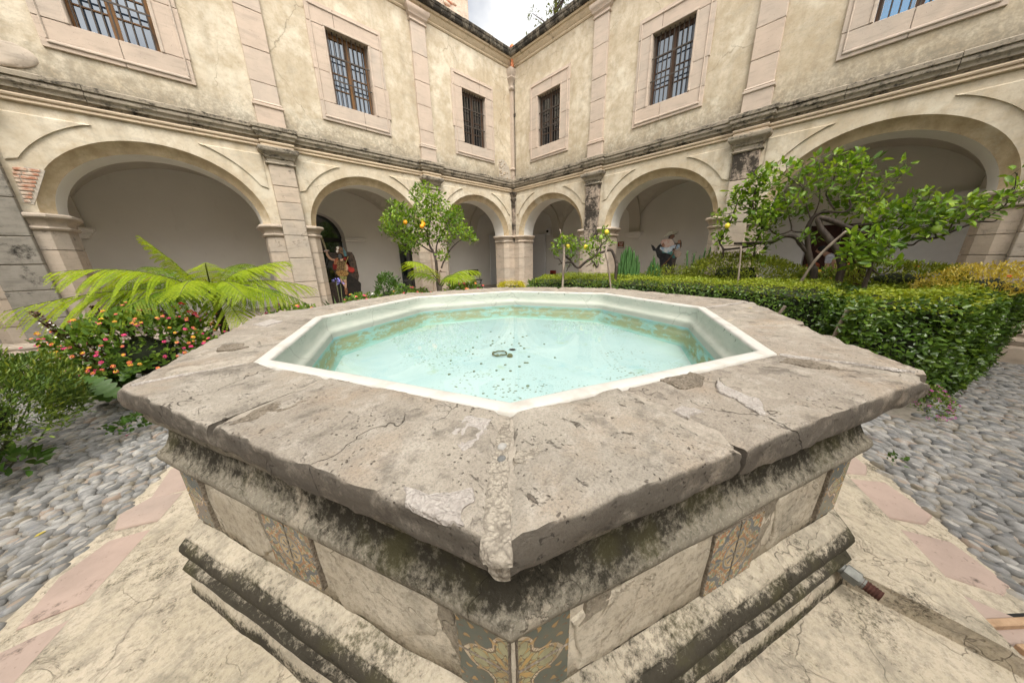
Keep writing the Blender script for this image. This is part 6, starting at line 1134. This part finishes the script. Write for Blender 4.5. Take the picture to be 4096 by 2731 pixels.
ANGEL=[('board',[(6.402,2.153),(6.364,2.123),(6.322,1.950),(6.313,1.790),(6.267,1.757),(6.242,1.725),(6.169,1.716),(6.120,1.692),(6.105,1.823),(6.063,1.888),(5.957,1.881),(5.896,1.824),(5.846,1.690),(5.790,1.740),(5.680,1.723),(5.630,1.620),(5.605,1.464),(5.596,1.200),(5.587,1.039),(5.626,0.898),(5.569,0.821),(5.575,0.731),(5.611,0.661),(5.634,0.404),(6.454,0.491),(6.435,0.867),(6.200,0.988),(6.227,1.194),(6.273,1.280),(6.238,1.396),(6.191,1.494),(6.282,1.496),(6.327,1.579),(6.364,1.709),(6.406,1.757),(6.409,1.948)]),
('wing',[(5.828,1.707),(5.726,1.740),(5.644,1.637),(5.608,1.446),(5.601,1.165),(5.598,1.022),(5.699,1.081),(5.754,1.259),(5.810,1.417),(5.853,1.555)]),
('ground',[(6.182,0.952),(6.000,1.045),(5.863,1.090),(5.730,0.994),(5.569,0.821),(5.631,0.423),(6.221,0.484)]),
('cape',[(6.241,1.379),(6.119,1.559),(6.054,1.575),(6.111,1.425),(6.154,1.258),(6.234,1.245)]),
('cape',[(5.844,1.605),(5.908,1.606),(5.935,1.539),(5.864,1.487),(5.824,1.331),(5.702,1.275),(5.691,1.187),(5.757,1.137),(5.849,1.176),(5.891,1.316),(5.907,1.420)]),
('armour',[(6.099,1.492),(6.029,1.541),(5.953,1.523),(5.917,1.454),(5.902,1.351),(5.924,1.214),(5.912,1.092),(6.032,1.047),(6.167,1.089),(6.202,1.159),(6.146,1.309)]),
('sleeve',[(6.194,1.478),(6.134,1.559),(6.062,1.575),(6.094,1.475),(6.147,1.393),(6.202,1.386)]),
('arm',[(6.351,1.766),(6.304,1.757),(6.308,1.693),(6.277,1.611),(6.227,1.553),(6.160,1.543),(6.177,1.485),(6.250,1.504),(6.315,1.562),(6.353,1.644)]),
('arm',[(5.917,1.403),(5.866,1.376),(5.857,1.281),(5.909,1.162),(5.984,1.096),(6.008,1.115),(5.959,1.199),(5.921,1.283)]),
('sword',[(6.402,2.137),(6.360,2.107),(6.336,1.950),(6.322,1.798),(6.348,1.782),(6.376,1.933),(6.400,2.043)]),
('hilt',[(6.406,1.757),(6.334,1.798),(6.262,1.782),(6.264,1.754),(6.329,1.741),(6.391,1.722)]),
('helmet',[(6.100,1.806),(6.051,1.872),(5.958,1.873),(5.891,1.807),(5.846,1.690),(5.844,1.605),(5.911,1.589),(5.947,1.657),(5.988,1.691),(6.069,1.675),(6.086,1.708)]),
('plume',[(6.077,1.856),(6.026,1.886),(6.000,1.856),(6.023,1.807),(6.062,1.807)]),
('plume',[(6.097,1.782),(6.048,1.798),(6.041,1.749),(6.078,1.708),(6.105,1.733)]),
('teal_plume',[(5.914,1.857),(5.854,1.740),(5.842,1.622),(5.908,1.606),(5.920,1.724)]),
('skirt',[(6.160,1.225),(5.908,1.214),(5.874,1.125),(5.933,1.059),(6.048,1.048),(6.168,1.080),(6.217,1.160)]),
('cloth',[(6.147,1.071),(6.046,1.056),(5.936,1.041),(5.966,0.956),(6.039,0.908),(6.106,0.982)]),
('leg',[(6.046,0.961),(5.966,0.956),(5.978,0.834),(6.009,0.695),(6.060,0.681),(6.032,0.802)]),
('leg',[(6.132,1.018),(6.091,0.981),(6.052,0.874),(6.030,0.767),(6.055,0.760),(6.108,0.878)]),
('boot',[(6.062,0.717),(5.982,0.710),(5.994,0.586),(6.022,0.517),(6.067,0.540),(6.066,0.646)]),
('neck',[(6.046,1.533),(5.957,1.548),(5.975,1.489),(6.039,1.482)]),
('staff',[(5.828,1.605),(5.809,1.605),(5.907,1.420),(5.973,1.165),(5.993,1.166),(5.929,1.420)]),
('dark_face_oval',[(6.085,1.625),(6.062,1.666),(6.022,1.678),(5.988,1.649),(5.986,1.590),(6.012,1.549),(6.052,1.545),(6.082,1.575)])]  # no real hole: a dark oval painted for the dimness behind the board
RIDER=[('board',[(4.723,1.788),(4.799,1.749),(4.882,1.652),(4.943,1.744),(5.010,1.810),(5.017,1.706),(5.001,1.648),(5.025,1.740),(5.017,1.902),(5.061,1.923),(5.194,1.949),(5.236,1.969),(5.253,2.013),(5.120,1.999),(5.114,2.044),(5.237,2.137),(5.300,2.159),(5.369,2.132),(5.489,2.119),(5.442,2.067),(5.381,2.038),(5.388,1.983),(5.340,1.930),(5.409,1.815),(5.510,1.788),(5.509,1.876),(5.572,1.884),(5.603,1.805),(5.610,1.673),(5.586,1.696),(5.498,1.632),(5.435,1.611),(5.419,1.566),(5.590,1.584),(5.633,1.493),(5.613,1.404),(5.529,1.382),(5.508,1.291),(5.488,1.013),(5.447,0.989),(5.126,0.984),(5.073,1.127),(5.025,1.342),(4.945,1.414),(4.890,1.581),(4.803,1.607)]),
('saddle',[(5.374,1.568),(5.436,1.600),(5.590,1.584),(5.640,1.493),(5.613,1.404),(5.529,1.382),(5.458,1.429)]),
('donkey',[(4.723,1.788),(4.799,1.749),(4.883,1.647),(4.943,1.744),(5.010,1.806),(5.014,1.694),(4.986,1.614),(5.108,1.528),(5.245,1.525),(5.355,1.454),(5.415,1.246),(5.435,0.989),(5.137,0.984),(5.073,1.127),(5.032,1.342),(4.957,1.414),(4.890,1.581),(4.804,1.602)]),
('trousers',[(5.079,1.576),(5.174,1.550),(5.331,1.557),(5.410,1.544),(5.483,1.406),(5.467,1.360),(5.408,1.384),(5.341,1.477),(5.224,1.514),(5.108,1.528)]),
('shirt',[(5.017,1.706),(5.134,1.690),(5.313,1.706),(5.396,1.748),(5.566,1.763),(5.581,1.685),(5.498,1.632),(5.385,1.658),(5.373,1.579),(5.247,1.514),(5.127,1.563),(5.012,1.648)]),
('poncho',[(5.014,1.833),(5.051,1.905),(5.194,1.942),(5.341,1.919),(5.405,1.815),(5.429,1.747),(5.334,1.717),(5.204,1.676),(5.134,1.690),(5.149,1.758),(5.119,1.817),(5.045,1.763)]),
('face',[(5.227,2.037),(5.323,2.064),(5.382,2.027),(5.385,1.972),(5.355,1.933),(5.283,1.944),(5.247,1.969)]),
('hair',[(5.216,2.038),(5.312,2.065),(5.326,2.042),(5.275,2.012),(5.260,1.957),(5.231,1.970)]),
('hat_brim',[(5.115,2.006),(5.115,2.042),(5.229,2.111),(5.348,2.124),(5.488,2.123),(5.485,2.097),(5.400,2.055),(5.291,2.055),(5.211,1.993)]),
('hat_crown',[(5.229,2.115),(5.246,2.154),(5.322,2.159),(5.359,2.128),(5.317,2.113)]),
('hand',[(5.063,1.808),(5.118,1.828),(5.148,1.770),(5.144,1.701),(5.087,1.703)]),
('hand',[(5.510,1.872),(5.572,1.884),(5.593,1.817),(5.565,1.774),(5.513,1.810)]),
('rein',[(5.499,1.821),(5.517,1.814),(5.430,1.475),(5.319,1.292),(5.157,1.116),(5.120,1.132),(5.294,1.316),(5.406,1.487)]),
('rein',[(5.578,1.807),(5.595,1.806),(5.617,1.672),(5.610,1.628),(5.588,1.696)])]
# ---------------------------------------------------------------- things in and around the wings
def LW(s,d,z): return (WX-s, WY+d, z)
def RW(s,d,z): return (WX+d, WY-s, z)
def wbox(F,s0,s1,d0,d1,z0,z1,mb=None,b=0):
    mb=mb or MB(); p=F(s0,d0,z0); q=F(s1,d1,z1)
    (mb.bbox(p[0],q[0],p[1],q[1],p[2],q[2],b) if b else mb.box(p[0],q[0],p[1],q[1],p[2],q[2])); return mb
# arched glass door
gd=empty('arched_door',LW(5.95,BD+.4,CF),0,'dark glass door with a fanlight under a round white arch behind the winged figure','door')
o=Vector(gd.location); LG=lambda s,d,z: tuple(Vector(LW(s,d,z))-o)
mb=MB(); mb.add([LG(5.95+.70*math.cos(PI*i/20),BD+.42,2.26+.76*math.sin(PI*i/20)) for i in range(21)],[tuple(range(21))]); mb.build('fanlight',GLASS_DOOR,gd)
wbox(LG,5.25,6.65,BD+.36,BD+.46,2.12,2.26).build('lintel',BLACK,gd)
for a,b in ((5.26,5.94),(5.96,6.64)):
    lf=wbox(LG,a,b,BD+.40,BD+.42,CF,2.12).build('door_leaf',GLASS_DOOR,gd); wbox(LG,(a+.57 if a<5.5 else a+.07),(a+.61 if a<5.5 else a+.11),BD+.37,BD+.40,.95,1.25).build('handle',plain('dark_steel_%d'%int(a*10),(.05,.05,.05),.3,.8),lf)
m2=MB(); sweep(m2,[(4.62,BD),(4.62,BD-.05),(5.25,BD-.05),(5.25,BD+.4)],[(-.0,2.12),(.02,2.13),(.035,2.17),(.02,2.21),(.03,2.24),(0,2.25)],-1); o2=m2.build('door_impost',WHITE,wing_left); smooth_by_angle(o2,40)
# plain dark doors
def door(F,s0,s1,z1,label,mat,panels=0):
    c=F((s0+s1)/2,BD-.02,CF); t=empty('door',c,0,label,'door'); v=Vector(c); H=lambda s,d,z: tuple(Vector(F(s,d,z))-v)
    fr=MB(); wbox(H,s0,s0+.05,BD-.05,BD-.003,CF,z1,fr); wbox(H,s1-.05,s1,BD-.05,BD-.003,CF,z1,fr); wbox(H,s0+.05,s1-.05,BD-.05,BD-.003,z1-.06,z1,fr); fr.build('door_frame',mat,t)
    m=(s0+s1)/2
    for a,b in ((s0+.05,m-.004),(m+.004,s1-.05)):
        lf=wbox(H,a,b,BD-.03,BD-.004,CF,z1-.06).build('door_leaf',mat,t)
        for k in range(panels):
            z0=CF+.12+k*(z1-CF-.2)/panels; wbox(H,a+.06,b-.06,BD-.045,BD-.029,z0,z0+(z1-CF-.2)/panels-.08,None,.01).build('panel',mat,lf)
    wbox(H,m-.06,m-.03,BD-.06,BD-.03,1.05,1.2).build('handle',IRON,t); return t
door(LW,2.54,3.40,2.06,'black glass double door behind the orange tree',GLASS_DOOR)
door(LW,-2.75,-1.72,2.1,'black doorway just left of the corner pier',BLACK)
BROWN=mk_wood('brown_door_wood',(.035,.013,.010),(.055,.02,.014))
door(RW,8.24,9.40,2.12,'dark brown panelled wooden door behind the hooked lemon trunk',BROWN,3)
# white display boards standing against the corridor walls
def board(F,s0,s1,z1,d,label):
    c=F((s0+s1)/2,d,CF); t=empty('display_board',c,0,label,'board'); v=Vector(c); H=lambda s,dd,z: tuple(Vector(F(s,dd,z))-v); n=max(1,round((s1-s0)/1.1)); w=(s1-s0)/n
    for i in range(n): wbox(H,s0+i*w+.004,s0+(i+1)*w-.004,d,d+.06,CF,z1,None,.004).build('panel',BOARD,t)
board(RW,-2.85,-.80,2.53,2.86,'white display board right of the corner pier, reaching up to the camera')
board(LW,-1.70,-1.15,2.56,2.88,'narrow white board left of the black doorway'); board(RW,7.20,8.22,2.45,2.88,'white board left of the brown door'); board(RW,9.42,10.9,2.62,2.88,'wide white board right of the brown door')
# small fittings on the corridor walls
t=empty('security_camera',RW(-.62,2.84,2.60),0,'round white security camera on a bracket above the right corridor board','camera'); mb=MB(); mb.bbox(-.03,.10,-.10,.10,-.15,.16,.03); mb.build('housing',BOARD,t); mb=MB(); mb.tube([(-.035,0,.02),(-.075,0,.02)],[.06,.055],14); mb.build('lens',BLACK,t,smooth=True); mb=MB(); mb.tube([(.08,0,-.04),(.16,0,-.04)],.03,8); mb.build('bracket',BOARD,t)
t=empty('exit_sign',RW(2.97,2.965,1.87),0,'small square red sign with white symbol on the right corridor wall','sign'); SR=plain('sign_red',(.35,.045,.03),.5); SW=plain('sign_white',(.70,.66,.60),.5); SB=plain('sign_brown_frame',(.16,.10,.06),.5)
mb=MB(); mb.bbox(-.012,.03,-.115,.115,-.12,.12,.004); mb.build('plate',SB,t); mb=MB(); mb.box(-.016,-.013,-.10,.10,-.045,.105); mb.build('red_field',SR,t); mb=MB(); mb.box(-.016,-.013,-.10,.10,-.105,-.055); mb.build('lower_strip',SW,t)
for y0,y1,z0,z1 in ((-.07,-.045,-.03,.085),(-.03,-.005,-.03,.085),(.015,.04,-.03,.085),(.04,.065,.05,.085),(-.10,-.07,.06,.085)): mb=MB(); mb.box(-.019,-.017,y0,y1,z0,z1); mb.build('symbol_bar',SW,t)
t=empty('fire_box',RW(-.25,2.80,.74),0,'small red fire hose box low on the white board','fire box'); mb=MB(); mb.bbox(-.06,.06,-.14,.14,-.1,.11,.01); mb.build('case',plain('fire_red',(.22,.012,.01),.5),t); mb=MB(); mb.tube([(-.062,.02,-.05),(-.07,.02,-.05)],.055,12); mb.build('hose_disc',BLACK,t)
t=empty('folding_chair',LW(.85,1.5,CF),0,'black metal folding chair in the corridor behind the small fern','chair')
for y in (-.25,.25):
    for (a,b) in (((y,-.1,0),(y,.16,.86)),((y,.25,0),(y,-.1,.45))): mb=MB(); mb.tube([a,b],.016,6); mb.build('leg',BLACK,t)
mb=MB(); mb.bbox(-.25,.25,-.14,.2,.42,.45,.01); mb.build('seat',BLACK,t); mb=MB(); mb.bbox(-.25,.25,.13,.155,.62,.86,.01); mb.build('backrest',BLACK,t)
# painted plywood cut-outs (plain generic figures)
def cutout(F,name,data,d,cols,label,out):
    ss=[p[0] for n,l in data for p in l]; zs=[p[1] for n,l in data for p in l]; c=F(sum(ss)/len(ss),d,min(zs)); t=empty(name,(c[0],c[1],CF),0,label,'cut-out'); v=Vector((c[0],c[1],CF))
    for i,(n,l) in enumerate(data):
        y0=d-.004*i if i else d+.02; y1=d-.004*i-.006 if i else d
        pts=list(l)
        if i==0:
            lo=min(zs)+.03; pts=[(s,(CF if z<lo+.10 else z)) for s,z in pts]
        k=len(pts); mb=MB(); mb.add([tuple(Vector(F(s,y0,z))-v) for s,z in pts]+[tuple(Vector(F(s,y1,z))-v) for s,z in pts],[tuple(range(k)),tuple(range(k,2*k))[::-1]]+[(a,(a+1)%k,k+(a+1)%k,k+a) for a in range(k)]); mb.build(n,cols[n],t)
    mb=MB(); p=Vector(F(sum(ss)/len(ss),d+.02,CF))-v; q=Vector(F(sum(ss)/len(ss),d+.45,CF))-v; r=Vector(F(sum(ss)/len(ss),d+.03,CF+.9))-v; mb.tube([tuple(q),tuple(r)],.02,5); mb.build('strut',TIMBER,t); return t
def P_(n,a,b,sc=22): 
    m=MT(n,.55,.3); k=m.noise(sc,5,.7); return m.col(m.mix(m.ramp(k,.42,.58),a,b))
AC=dict(board=P_('cutout_edge',(.025,.02,.017),(.06,.04,.03)),wing=P_('painted_wing',(.018,.014,.012),(.07,.045,.03),16),ground=P_('painted_ground',(.01,.009,.008),(.02,.016,.013)),cape=P_('painted_red',(.15,.012,.010),(.30,.03,.02),9),armour=P_('painted_armour',(.05,.03,.018),(.27,.17,.07),40),sleeve=P_('painted_sleeve',(.30,.05,.03),(.33,.20,.08)),arm=P_('painted_skin',(.40,.23,.15),(.52,.33,.22),10),sword=P_('painted_sword',(.14,.11,.05),(.36,.31,.19)),hilt=P_('painted_hilt',(.45,.40,.36),(.30,.16,.10)),helmet=P_('painted_helmet',(.03,.02,.015),(.18,.10,.05),30),plume=P_('painted_plume',(.52,.47,.40),(.66,.61,.54)),teal_plume=P_('painted_teal',(.03,.07,.08),(.06,.14,.15)),skirt=P_('painted_skirt',(.10,.035,.015),(.42,.26,.08),35),cloth=P_('painted_cloth',(.12,.12,.03),(.27,.26,.09)),leg=P_('painted_leg',(.36,.21,.14),(.50,.32,.22),10),boot=P_('painted_boot',(.10,.03,.02),(.26,.13,.06)),neck=P_('painted_neck',(.42,.26,.17),(.5,.33,.23)),staff=P_('painted_staff',(.20,.14,.04),(.30,.22,.08)),dark_face_oval=P_('face_oval_paint',(.06,.068,.066),(.075,.08,.08)))
cutout(LW,'painted_cutout',ANGEL,1.0,AC,'life-size painted cut-out of a winged armoured figure raising a sword, face left blank',0)
RC=dict(board=P_('rider_edge',(.05,.04,.035),(.08,.06,.05)),saddle=P_('painted_saddlebag',(.30,.22,.17),(.45,.36,.29),8),donkey=P_('painted_donkey',(.010,.010,.012),(.03,.03,.034),8),trousers=P_('painted_trousers',(.04,.16,.15),(.10,.27,.23),8),shirt=P_('painted_shirt',(.62,.64,.63),(.22,.36,.52),7),poncho=P_('painted_poncho',(.50,.30,.24),(.55,.46,.40),9),face=P_('painted_face',(.12,.055,.035),(.22,.11,.07),8),hair=P_('painted_hair',(.01,.009,.008),(.02,.018,.016)),hat_brim=P_('painted_hat',(.27,.25,.19),(.38,.35,.27),8),hat_crown=P_('painted_hat_crown',(.33,.31,.25),(.42,.40,.32),8),hand=P_('painted_hand',(.22,.11,.07),(.33,.18,.12)),rein=P_('painted_rein',(.10,.05,.03),(.17,.09,.05)))
cutout(RW,'painted_cutout',RIDER,1.5,RC,'painted cut-out of a rider in a wide straw hat on a black donkey',0)
# visitor stooping in the corridor, back to the garden
pr=empty('person',RW(8.95,2.0,CF),0,'person with black hair and pale grey striped shirt bending over behind the lemon trunks','person')
def skin(name,pts,edges,rad,mat,parent):
    me=bpy.data.meshes.new(name); me.from_pydata(pts,edges,[]); ob=put(name,me,parent); me.materials.append(mat); md=ob.modifiers.new('s','SKIN'); sv=me.skin_vertices[0].data
    for i,r in enumerate(rad): sv[i].radius=(r,r)
    sv[0].use_root=True; sb=ob.modifiers.new('u','SUBSURF'); sb.levels=2; sb.render_levels=2; return ob
SK=plain('skin_tone',(.35,.20,.135),.6); TR=plain('dark_trousers',(.03,.032,.045),.9)
# wing-right local: x across towards the wall, y along the wing (s grows towards -y)
bp=[(0,0,.82),(0,.10,1.0),(0,.20,1.16),(0,.285,1.235),(0,.33,1.28),(0,.36,1.32),(-.07,0,.78),(-.08,.03,.42),(-.08,-.03,.06),(-.09,.10,.03),(.07,0,.78),(.08,.03,.42),(.08,-.03,.06),(.07,.10,.03),(-.14,.24,1.18),(-.19,.24,.95),(-.16,.33,.78),(.14,.24,1.18),(.19,.24,.95),(.16,.33,.78)]
be=[(0,1),(1,2),(2,3),(3,4),(4,5),(0,6),(6,7),(7,8),(8,9),(0,10),(10,11),(11,12),(12,13),(2,14),(14,15),(15,16),(2,17),(17,18),(18,19)]
skin('body',bp,be,[.115,.115,.13,.07,.05,.05,.085,.058,.04,.03,.085,.058,.04,.03,.055,.042,.03,.055,.042,.03],SK,pr)
m=MT('striped_shirt',.85,.2); w=m.noise(3,2,.5,m.vec((14,.4,14))); SH=m.col(m.mix(m.ramp(w,.46,.54),(.52,.53,.57),(.33,.34,.40)))
skin('shirt',[(0,-.02,.86),(0,.10,1.01),(0,.20,1.165),(0,.27,1.22),(-.14,.24,1.185),(-.18,.24,1.02),(.14,.24,1.185),(.18,.24,1.02)],[(0,1),(1,2),(2,3),(2,4),(4,5),(2,6),(6,7)],[.135,.135,.15,.08,.075,.06,.075,.06],SH,pr)
skin('trousers',[(0,0,.84),(-.075,0,.76),(-.08,.03,.42),(-.08,-.03,.09),(.075,0,.76),(.08,.03,.42),(.08,-.03,.09)],[(0,1),(1,2),(2,3),(0,4),(4,5),(5,6)],[.13,.10,.075,.06,.10,.075,.06],TR,pr)
mb=MB(); 
def ellip(mb,c,r,n=12,m=9,z0=-1.0):
    rows=[]
    for i in range(m+1):
        th=math.acos(max(-1,min(1,1-(1-z0)*i/m))); rows.append([(c[0]+r[0]*math.sin(th)*math.cos(2*PI*k/n),c[1]+r[1]*math.sin(th)*math.sin(2*PI*k/n),c[2]+r[2]*math.cos(th)) for k in range(n)])
    return mb.grid(rows,closed=True)
ellip(mb,(0,.40,1.345),(.07,.088,.088)); mb.tube([(0,.47,1.335),(0,.498,1.32)],[.02,.012],6); mb.build('head',SK,pr,smooth=True)
mb=MB(); ellip(mb,(0,.385,1.36),(.085,.098,.092),12,9,-.45); mb.build('hair',plain('black_hair',(.008,.007,.007),.7),pr,smooth=True)
t=empty('orange_bag',RW(8.47,2.0,CF),0,'rust orange bag held in front of the stooping person','bag'); mb=MB(); mb.bbox(-.09,.09,-.12,.12,.80,1.06,.05); mb.build('bag_body',plain('rust_cloth',(.27,.07,.03),.8),t); mb=MB(); mb.tube([(0,-.08,1.05),(0,-.06,1.16),(0,.06,1.16),(0,.08,1.05)],.012,6); mb.build('handle',BLACK,t)
# exposed brick, rubble and a carved stone where the plaster has come away
mb=MB(); bk=[(10.322,2.963),(10.16,2.93),(10.22,2.793),(10.33,2.55),(10.39,2.418),(10.475,2.443),(10.47,2.6),(10.425,2.829)]; mb.prism([(-s,z) for s,z in bk],-.006,.02,'y'); pa=mb.build('bared_patch',MORTAR,wing_left)
for i in range(9):
    z=2.445+i*.056; u=(z-2.42)/.53; s1=10.47-.09*max(0,u-.75)*2; s0=10.40-.22*u; x=s0+rng.uniform(.0,.02)
    while x<s1-.05:
        L=min(rng.uniform(.11,.2),s1-x); mb=MB(); mb.bbox(-x,-(x+L-.008),-.014-rng.uniform(0,.008),.01,z,z+.04,.006); mb.build('brick',BRICK,pa); x+=L
mb=MB(); rb=[(.70,4.80),(.46,4.86),(.2,4.66),(.13,4.34),(.13,4.26),(.68,4.26)]; mb.prism([(-s,z) for s,z in rb],-.008,.02,'y'); pa=mb.build('bared_patch',MORTAR,wing_left)
for i in range(30):
    s,z=rng.uniform(.17,.66),rng.uniform(4.28,4.80)
    if z>4.36+(s-.13)*1.3 : continue
    mb=MB(); ellip(mb,(-s,-.006,z),(rng.uniform(.025,.06),.02,rng.uniform(.02,.04)),8,5); mb.build('rubble_stone',RUBBLE,pa,smooth=True)
mb=MB(); ellip(mb,(-10.12,.0,4.44),(.30,.045,.16),26,14); P=np.array(mb.v); P+= (vnoise(P,7)*.05+vnoise(P,17)*.03)[:,None]*np.array((1,1,1)); mb.v=[tuple(p) for p in P]; mb.build('carved_stone',STONE_LO,wing_left,smooth=True)
# terracotta rain spouts, wires
def spout(pts,r,label):
    mb=MB(); pts=[Vector(p) for p in pts]; mb.tube([tuple(p) for p in smooth_path(pts,5)],r,12); e=pts[-1]; d=(pts[-1]-pts[-2]).normalized(); mb.tube([tuple(e-d*.10),tuple(e-d*.04),tuple(e+d*.01)],[r*1.05,r*1.25,r*1.25],12); return tag(mb.build('rain_spout',TERRA,smooth=True),label,'spout')
spout([LW(3.30,.0,8.02),LW(3.30,-.28,8.01),LW(3.30,-.42,7.97)],.075,'terracotta rain spout above the left pilaster capital')
spout([LW(.10,-.10,8.16),LW(.13,-.20,8.17),LW(.13,-.22,8.05),LW(.10,-.16,7.80),LW(.08,-.13,7.62)],.05,'bent terracotta drain pipe in the corner of the eaves')
mb=MB(); mb.tube([RW(.14,-.02,z) if z>4.3 else RW(.16,-.2,z) for z in (7.7,7.0,6.3,5.6,4.9,4.4,4.28,4.0,3.8)],.007,5); mb.tube([RW(.17,-.015,7.7),RW(.165,-.02,6.3),RW(.17,-.02,4.35)],.005,5); mb.bbox(RW(.1,0,0)[0]-.03,RW(.1,0,0)[0]+.0,RW(.19,0,0)[1],RW(.11,0,0)[1],6.22,6.32,.004); tag(mb.build('cable',IRON),'thin cable running down the corner of the right wing','cable')
# church tower stub behind the left roof
tw=empty('tower',(WX+1.56-2.6,WY+4.2+2,8.2),0,'rough rubble-stone tower rising behind the left roof','tower'); mb=MB(); mb.bbox(-2.6,2.6,-2,2,0,7,.05); mb.build('wall',mk_render('tower_render',(.52,.45,.36),(.60,.54,.45),.15,2,.3),tw)
for i in range(60):
    x,z=rng.uniform(1.0,2.5),rng.uniform(1.5,5.2); mb=MB(); ellip(mb,(x,-2.0,z),(rng.uniform(.07,.2),.05,rng.uniform(.05,.13)),8,5); P=np.array(mb.v); P+=(vnoise(P,5)*.08)[:,None]; mb.v=[tuple(p) for p in P]; mb.build('rubble_stone',(RUBBLE,BRICK)[i%6==0],tw,smooth=True)
# trees beyond the right roof
def far_tree(x,y,H,blobs,label):
    t=empty('tree',(x,y,G),0,label,'tree','trees beyond the right roof'); mb=MB(); mb.tube([(0,0,0),(.1,0,H*.5),(0,.1,H*.8),(.05,0,H)],[.28,.2,.1,.03],8); mb.build('trunk',BARK,t,smooth=True); mb=MB(); bl=[]
    for dx,dy,z,r in blobs: bl.append((dx,dy,z,r)); mb.tube([(0,0,z-.9-abs(dx)*.3),(dx*.5,dy*.5,z-.4),(dx,dy,z)],[.05,.03,.012],5,cap=False)
    mb.build('branches',BARK,t,fix=False); C_,T,N_,l,w=blob_leaves(bl,5,.16,.34,-.2,.2); leafobj('crown',C_,T,N_,l,w,TREEF,t); return t
bl=[(rng.normal(0,.75)*(1.2-.5*(z-12.5)/3.5),rng.normal(0,.75),z,rng.uniform(.28,.5)) for z in rng.uniform(12.4,16.2,34)]
far_tree(14.2,11.0,16,bl,'loose feathery tree showing above the right-hand roof against the sky')
bl=[(rng.normal(0,.28),rng.normal(0,.28),z,rng.uniform(.2,.3)) for z in rng.uniform(12.2,13.45,9)]
far_tree(12.75,12.1,13.3,bl,'small tree tip showing near the roof corner against the sky')
# pipe stub with hex nut at the right fountain corner
pf=empty('pipe_fitting',(-.02,-2.31,.02),0,'galvanised pipe union with rusty threaded end sticking out of the fountain base','pipe'); GAL=plain('galvanised_steel',(.19,.195,.18),.6,.25,sc=30,var=.3); RUST=plain('rusty_thread',(.085,.035,.026),.8,.2,sc=60,var=.3)
dx=Vector((-.25,-.95,-.16)).normalized(); tp=lambda a: tuple(dx*a)
mb=MB(); mb.tube([tp(-.12),tp(.0)],.026,14); mb.tube([tp(.03),tp(.055)],.024,14); mb.build('pipe_end',GAL,pf); mb=MB(); mb.tube([tp(-.015),tp(.035)],.038,6); mb.build('hex_nut',GAL,pf); mb=MB(); mb.tube([tp(.045+.005*i) for i in range(13)],[.022 if i%2 else .025 for i in range(13)],12); mb.build('thread',RUST,pf)
# slatted drain cover at the foot of the platform
gt=empty('drain_cover',(.44,-3.12,G),math.radians(-42),'wooden slatted drain cover beside the platform at the lower right corner','drain cover')
mb=MB(); mb.box(-.32,.32,-.22,.22,.012,.016); mb.build('pit_dark',BLACK,gt)  # flat black sheet painted in for the darkness between the slats
for i in range(5): mb=MB(); mb.bbox(-.32,.32,-.20+i*.09,-.17+i*.09,.018,.05,.004); mb.build('slat',TIMBER,gt)
# the two wings behind the camera close the court
def copy_tree(o,parent=None):
    c=o.copy(); COL.objects.link(c)
    if parent: c.parent=parent
    for ch in list(o.children):
        if ch.name.split('.')[0] in ('iron_bar','glazing_bar','pane','roof_tile','bared_patch','door_impost','carved_stone','corner_shaft','shaft_moulding','vault','corbel','transverse_arch','capital','brick'): continue
        copy_tree(ch,c)
    return c
for src,rz,lb in ((wing_left,PI,'cloister wing behind the camera on its right'),(wing_right,PI/2,'cloister wing behind the camera on its left')):
    c=copy_tree(src); c.location=(-7.75,-7.75,0); c.rotation_euler=(0,0,rz); c['label']=lb
# ---- litter: petals and leaves dropped on the paving and coping
for i,(x,y,z,lb,mt,gp) in enumerate([(-2.95,2.6,G+.035,'pink petal fallen on the left cobbles',PINK,'fallen petals'),(-2.86,2.75,G+.035,'pink petal fallen on the left cobbles',PINK,'fallen petals'),(-3.05,2.95,G+.035,'pink petal fallen on the left cobbles',PINK,'fallen petals'),(-2.9,3.1,G+.035,'pink petal fallen on the left cobbles',PINK,'fallen petals'),(-3.1,1.2,G+.035,'yellow leaf fallen on the near left cobbles',GOLD,None),(-2.95,3.6,G+.04,'dry brown leaf by the path edge below the lantana',TIMBER,None),(1.45,-1.55,1.012,'thin yellow leaf lying on the far right coping',GOLD,None),(2.6,-3.4,G+.035,'yellow leaf fallen on the right cobbles',GOLD,None),(3.4,-3.7,G+.035,'pale leaf fallen far along the right path',YEL,None),(-2.5,-.55,-.11,'small brown twig-like leaf on the left platform',TIMBER,None)]):
    L=.028 if 'petal' in lb else .05; V,F=leaves(np.zeros((1,3)),np.array([[1.,0,.05]]),np.array([[0,0,1.]]),np.array([L]),np.array([L*.5]),.3,-.05); o=put('petal' if 'petal' in lb else 'fallen_leaf',np_mesh('fallen_leaf',V,F,mt),None,(x,y,z),(0,0,i*1.7)); tag(o,lb,'petal' if 'petal' in lb else 'leaf',gp)
